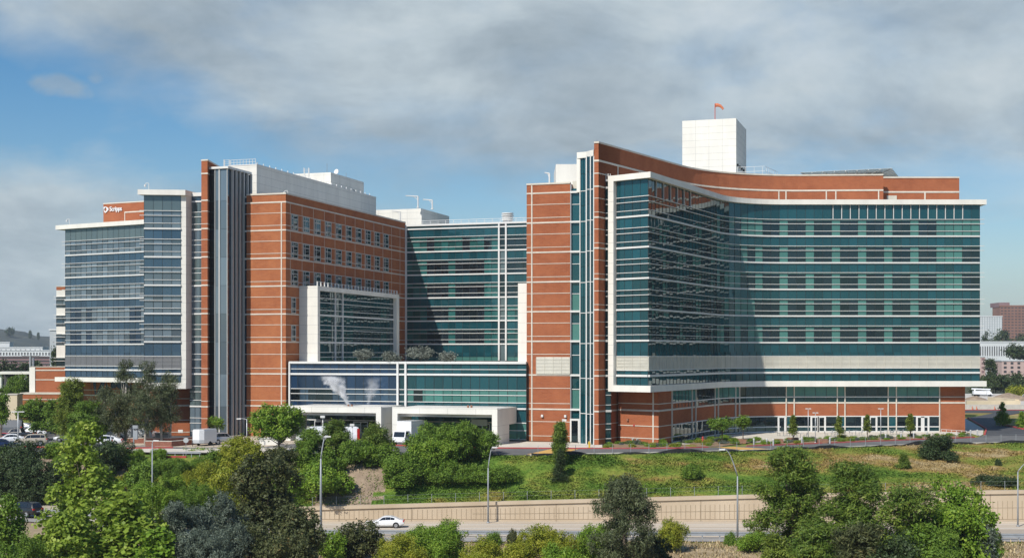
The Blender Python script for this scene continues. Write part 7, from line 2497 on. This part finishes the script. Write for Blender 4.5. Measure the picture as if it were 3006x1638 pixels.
# white walkway roof at the left edge
WK = thing('walkway_roof', 'white flat walkway roof on slim posts at the left edge', 'canopy', (-125, 330, SITE))
xa, xb = at(-20, 330)[0], at(91, 330)[0]
mb = MB(); mb.box(xa, xb, 330, 338, zat(1098, 330), zat(1091, 330)); mb.build('roof', 'white_panel', WK)
for u in (3, 56, 75):
    mb = MB(); x = at(u, 331)[0]; mb.tube([(x, 331, SITE), (x, 331, zat(1098, 331))], .35, 10); mb.build('post', 'white_panel', WK)
mb = MB(); mb.box(xa, xb, 337, 338, SITE, zat(1099, 330)); mb.build('back_wall', 'far_dark', WK)
for u, lab in ((89.5, 'tall pale pole left of the low brick wing'), (98, 'shorter pale pole behind the low brick wing')):
    c = at(u, 320 if u < 95 else 420); mb = MB(); mb.tube([(c[0], c[1], SITE), (c[0], c[1], zat(1043 if u < 95 else 1050, c[1]))], .3, 8); mb.tube([(c[0] - 2, c[1], zat(1044, c[1])), (c[0] + 2, c[1], zat(1044, c[1]))], .12, 6)
    tag(mb.build('pole', 'galvanised'), lab, 'pole')
T = thing('shed', 'small flat tan shed by the walkway at the left edge', 'shed', (at(35, 262)[0], 262, SITE))
mb = MB(); mb.box(-1.2, 1.0, 0, 3, 0, zat(1159, 262) - SITE); mb.build('walls', 'far_cream', T, world=False)
mb = MB(); mb.box(-1.3, 1.1, -.1, 3.1, zat(1159, 262) - SITE, zat(1159, 262) - SITE + .2); mb.build('roof', 'concrete', T, world=False)
# construction yard at the right
CY = thing('construction_wall', 'low cream walls of a half built structure beyond the driveway', 'wall', (at(2920, 352)[0], 352, SITE))
xa, xb = at(2838, 345)[0], at(2996, 345)[0]
mb = MB()
for (x0, x1, y0, y1, z1) in ((xa, xb, 345, 346, 1.9), (xb - 1, xb, 346, 366, 2.2), (xa + 2, xb - 8, 365, 366, 3.0)):
    mb.box(x0, x1, y0, y1, SITE, SITE + z1)
mb.build('wall', 'far_cream', CY)
mb = MB(); mb.box(xa - 14, xb + 30, 333, 333.6, SITE, SITE + 1.35); mb.build('barrier', 'curb_grey', CY)
for u in (2854.5, 2867, 2920):
    c = at(u, 332.5); T = thing('traffic_cone', 'orange marker post before the cream barrier beyond the driveway', 'traffic cone', (c[0], c[1], SITE + .08), 0, 'orange markers by the barrier')
    mb = MB(); mb.box(-.25, .25, -.25, .25, 0, .06); mb.build('base', 'orange_sock', T, world=False)
    mb = MB(); mb.tube([(0, 0, .05), (0, 0, .9)], [.16, .06], 10); mb.build('cone', 'orange_sock', T, world=False)
c = at(2882, 440)
KT = thing('bucket_truck', 'white utility truck with a folded boom in the yard at right', 'truck', (c[0], c[1], SITE + .1), 0)
KT.scale = (.66, .66, .66)
mb = MB(); mb.box(-4.2, 2.0, -1.2, 1.2, 1.0, 2.7); mb.build('body', 'paint_white', KT, world=False)
mb = MB(); mb.hexa([(2.2, -1.1, .8), (5.2, -1.0, .8), (5.2, 1.0, .8), (2.2, 1.1, .8)], [(2.2, -1.0, 2.8), (3.6, -.9, 2.8), (3.6, .9, 2.8), (2.2, 1.0, 2.8)]); mb.build('cab', 'paint_white', KT, world=False)
mb = MB(); mb.tube([(-5, 0, 3.6), (4.2, 0, 3.3)], .38, 8); mb.tube([(-3.4, 0, 2.7), (-3.4, 0, 3.6)], .4, 8); mb.build('boom', 'paint_white', KT, world=False)
for x in (-3, -1.8, 3.9):
    for s in (-1, 1):
        mb = MB(); mb.disc((x, s * 1.05, .5), (0, 1, 0), .5, .3, 14); mb.build('wheel', 'tyre', KT, world=False)
mat('gravel', (0.50, 0.46, 0.40), .95, col2=(0.62, 0.58, 0.52), scale=.15, detail=8)
sheet('yard', [(120, 335), (290, 335), (310, 470), (130, 470)], SITE + .06, 'gravel', th=.05)
for u, Y, w, h, lab in ((2960, 425, 11, 1.6, 'grey gravel heap in the yard, right of the truck'), (2862, 405, 8, 1.3, 'grey rubble heap in the yard, left of the truck'), (2992, 400, 9, 1.5, 'grey rubble heap at the right edge of the yard')):
    c = at(u, Y); mb = MB(); rg = random.Random(int(u)); N = 18; ring = [[(c[0] + math.cos(a) * w / 2 * f * (1 + rg.uniform(-.12, .12)), c[1] + math.sin(a) * w / 2 * f, SITE + h * (1 - f ** 1.3) * (1 + rg.uniform(-.1, .1))) for a in [2 * math.pi * i / N for i in range(N)]] for f in (1.0, .7, .4, .12)]
    for A_, B_ in zip(ring[:-1], ring[1:]):
        for i in range(N): mb.face([A_[i], A_[(i + 1) % N], B_[(i + 1) % N], B_[i]])
    mb.face(ring[-1]); tag(mb.build('rubble_heap', 'bare_soil'), lab, 'heap')
# far trees at the right and left
def far_tree(u0, u1, vt, Y, lab, m='leaf_far', sp='far', bottom=.05, ls=1.0, zb=None):
    c = at((u0 + u1) / 2, Y); zg = ground(c[0], c[1]) if zb is None else zb
    grow('tree', lab, 'tree', sp, m, (c[0], c[1], zg), (u1 - u0) / F * Y, zat(vt, Y) - zg, int(u0 + vt), None, 'bark', bottom, (0, 0), 1.0, ls)
far_tree(2950, 3060, 1009, 690, 'dark umbrella pine before the long white building', bottom=.45, ls=.8)
far_tree(2888, 2925, 1052, 600, 'dark tree between the two pink apartment blocks', ls=.7)
for i, (u0, u1, vt, Y) in enumerate(((2870, 2960, 1098, 480), (2925, 3010, 1094, 500), (2975, 3070, 1104, 470), (2845, 2905, 1110, 450))):
    far_tree(u0, u1, vt, Y, ('leftmost', 'second', 'rightmost', 'lowest')[i] + ' dark scrubby tree below the pink apartment blocks', ls=.7, bottom=0)
far_tree(2958, 3006, 1130, 440, 'bright yellow green bush beyond the yard at right', 'leaf_yellow', 'far', 0, .6)
for i, (u0, u1, vt) in enumerate(((2878, 2925, 975), (2915, 2965, 968), (2960, 3030, 982))):
    far_tree(u0, u1, vt, 1050, ('left', 'middle', 'right')[i] + ' dark tree before the grey block and brown tower', ls=1.3)
for i, (u0, u1, vt, Y) in enumerate(((-20, 60, 1058, 470), (40, 110, 1066, 480), (88, 130, 1060, 500), (150, 185, 1020, 520))):
    far_tree(u0, u1, vt, Y, ('left edge', 'second', 'third', 'hospital side')[i] + ' dark tree before the purple parking building', ls=.8)
# hill on the left horizon
def ridge(name, pts, Y, dep, m):
    """a long hill: crest line from photo heights at its real distance, sloping down to both sides"""
    mb = MB(); rg = random.Random(3); n = 90; rows = []
    us = np.linspace(pts[0][0], pts[-1][0], n)
    for k, f in enumerate((0.0, .25, .55, .85, 1.0, .6, 0)):
        row = []
        for u in us:
            v = np.interp(u, [p[0] for p in pts], [p[1] for p in pts])
            hgt = (zat(v, Y) + 14) * (1 + rg.uniform(-.02, .02)) * f
            yy = Y - dep + dep * (k / 4)
            hgt *= 1 + .22 * mnoise.noise(Vector((u * .02, k * .9, 1.0))) * (f if f < 1 else 0)
            row.append(((u - CX) / F * Y, yy, -14 + hgt))
        rows.append(row)
    for a, b in zip(rows[:-1], rows[1:]):
        for i in range(n - 1): mb.face([a[i], a[i + 1], b[i + 1], b[i]])
    return tag(mb.build(name, m, smooth=True), kind='structure')
mat('hill_scrub', (0.030, 0.040, 0.034), .95, col2=(0.070, 0.074, 0.056), scale=.02, detail=9)
ridge('hills', [(-1400, 960), (-700, 930), (-200, 955), (0, 966), (60, 970), (100, 985), (150, 988), (230, 1003), (330, 1020), (520, 1030), (900, 1034)], 2700, 700, 'hill_scrub')
ridge('hills', [(2300, 1036), (2700, 1033), (3006, 1030), (3400, 1020), (4200, 1024)], 3400, 700, 'hill_scrub')
c = at(28, 2600); far_tree(17, 41, 961, 2600, 'flat topped tree on the crest of the far hill', 'leaf_far', 'far', .3, 3.0, zb=30)
for u0, u1, vt, lab in ((84, 93, 971, 'round tree on the far hill, middle one'), (109, 116, 976, 'slim tree on the far hill, rightmost one')):
    far_tree(u0, u1, vt, 2600, lab, 'leaf_far', 'far', .2, 2.4, zb=25)
# ================================================================== the air
def haze_box():
    mb = MB(); mb.box(-2900, 2900, -40, 4300, -40, 190)
    m = bpy.data.materials.new('haze_air'); m.use_nodes = True
    nt = m.node_tree; nt.nodes.clear()
    pv = nt.nodes.new('ShaderNodeVolumePrincipled')
    pv.inputs['Color'].default_value = (0.78, 0.88, 1.0, 1)
    pv.inputs['Density'].default_value = 0.00009
    pv.inputs['Anisotropy'].default_value = 0.2
    o_ = nt.nodes.new('ShaderNodeOutputMaterial')
    nt.links.new(pv.outputs[0], o_.inputs['Volume'])
    MATS['haze_air'] = m
    o = mb.build('haze', 'haze_air', None, world=False)
    tag(o, 'pale haze filling the air out to the far hills', 'haze', kind='stuff')
haze_box()
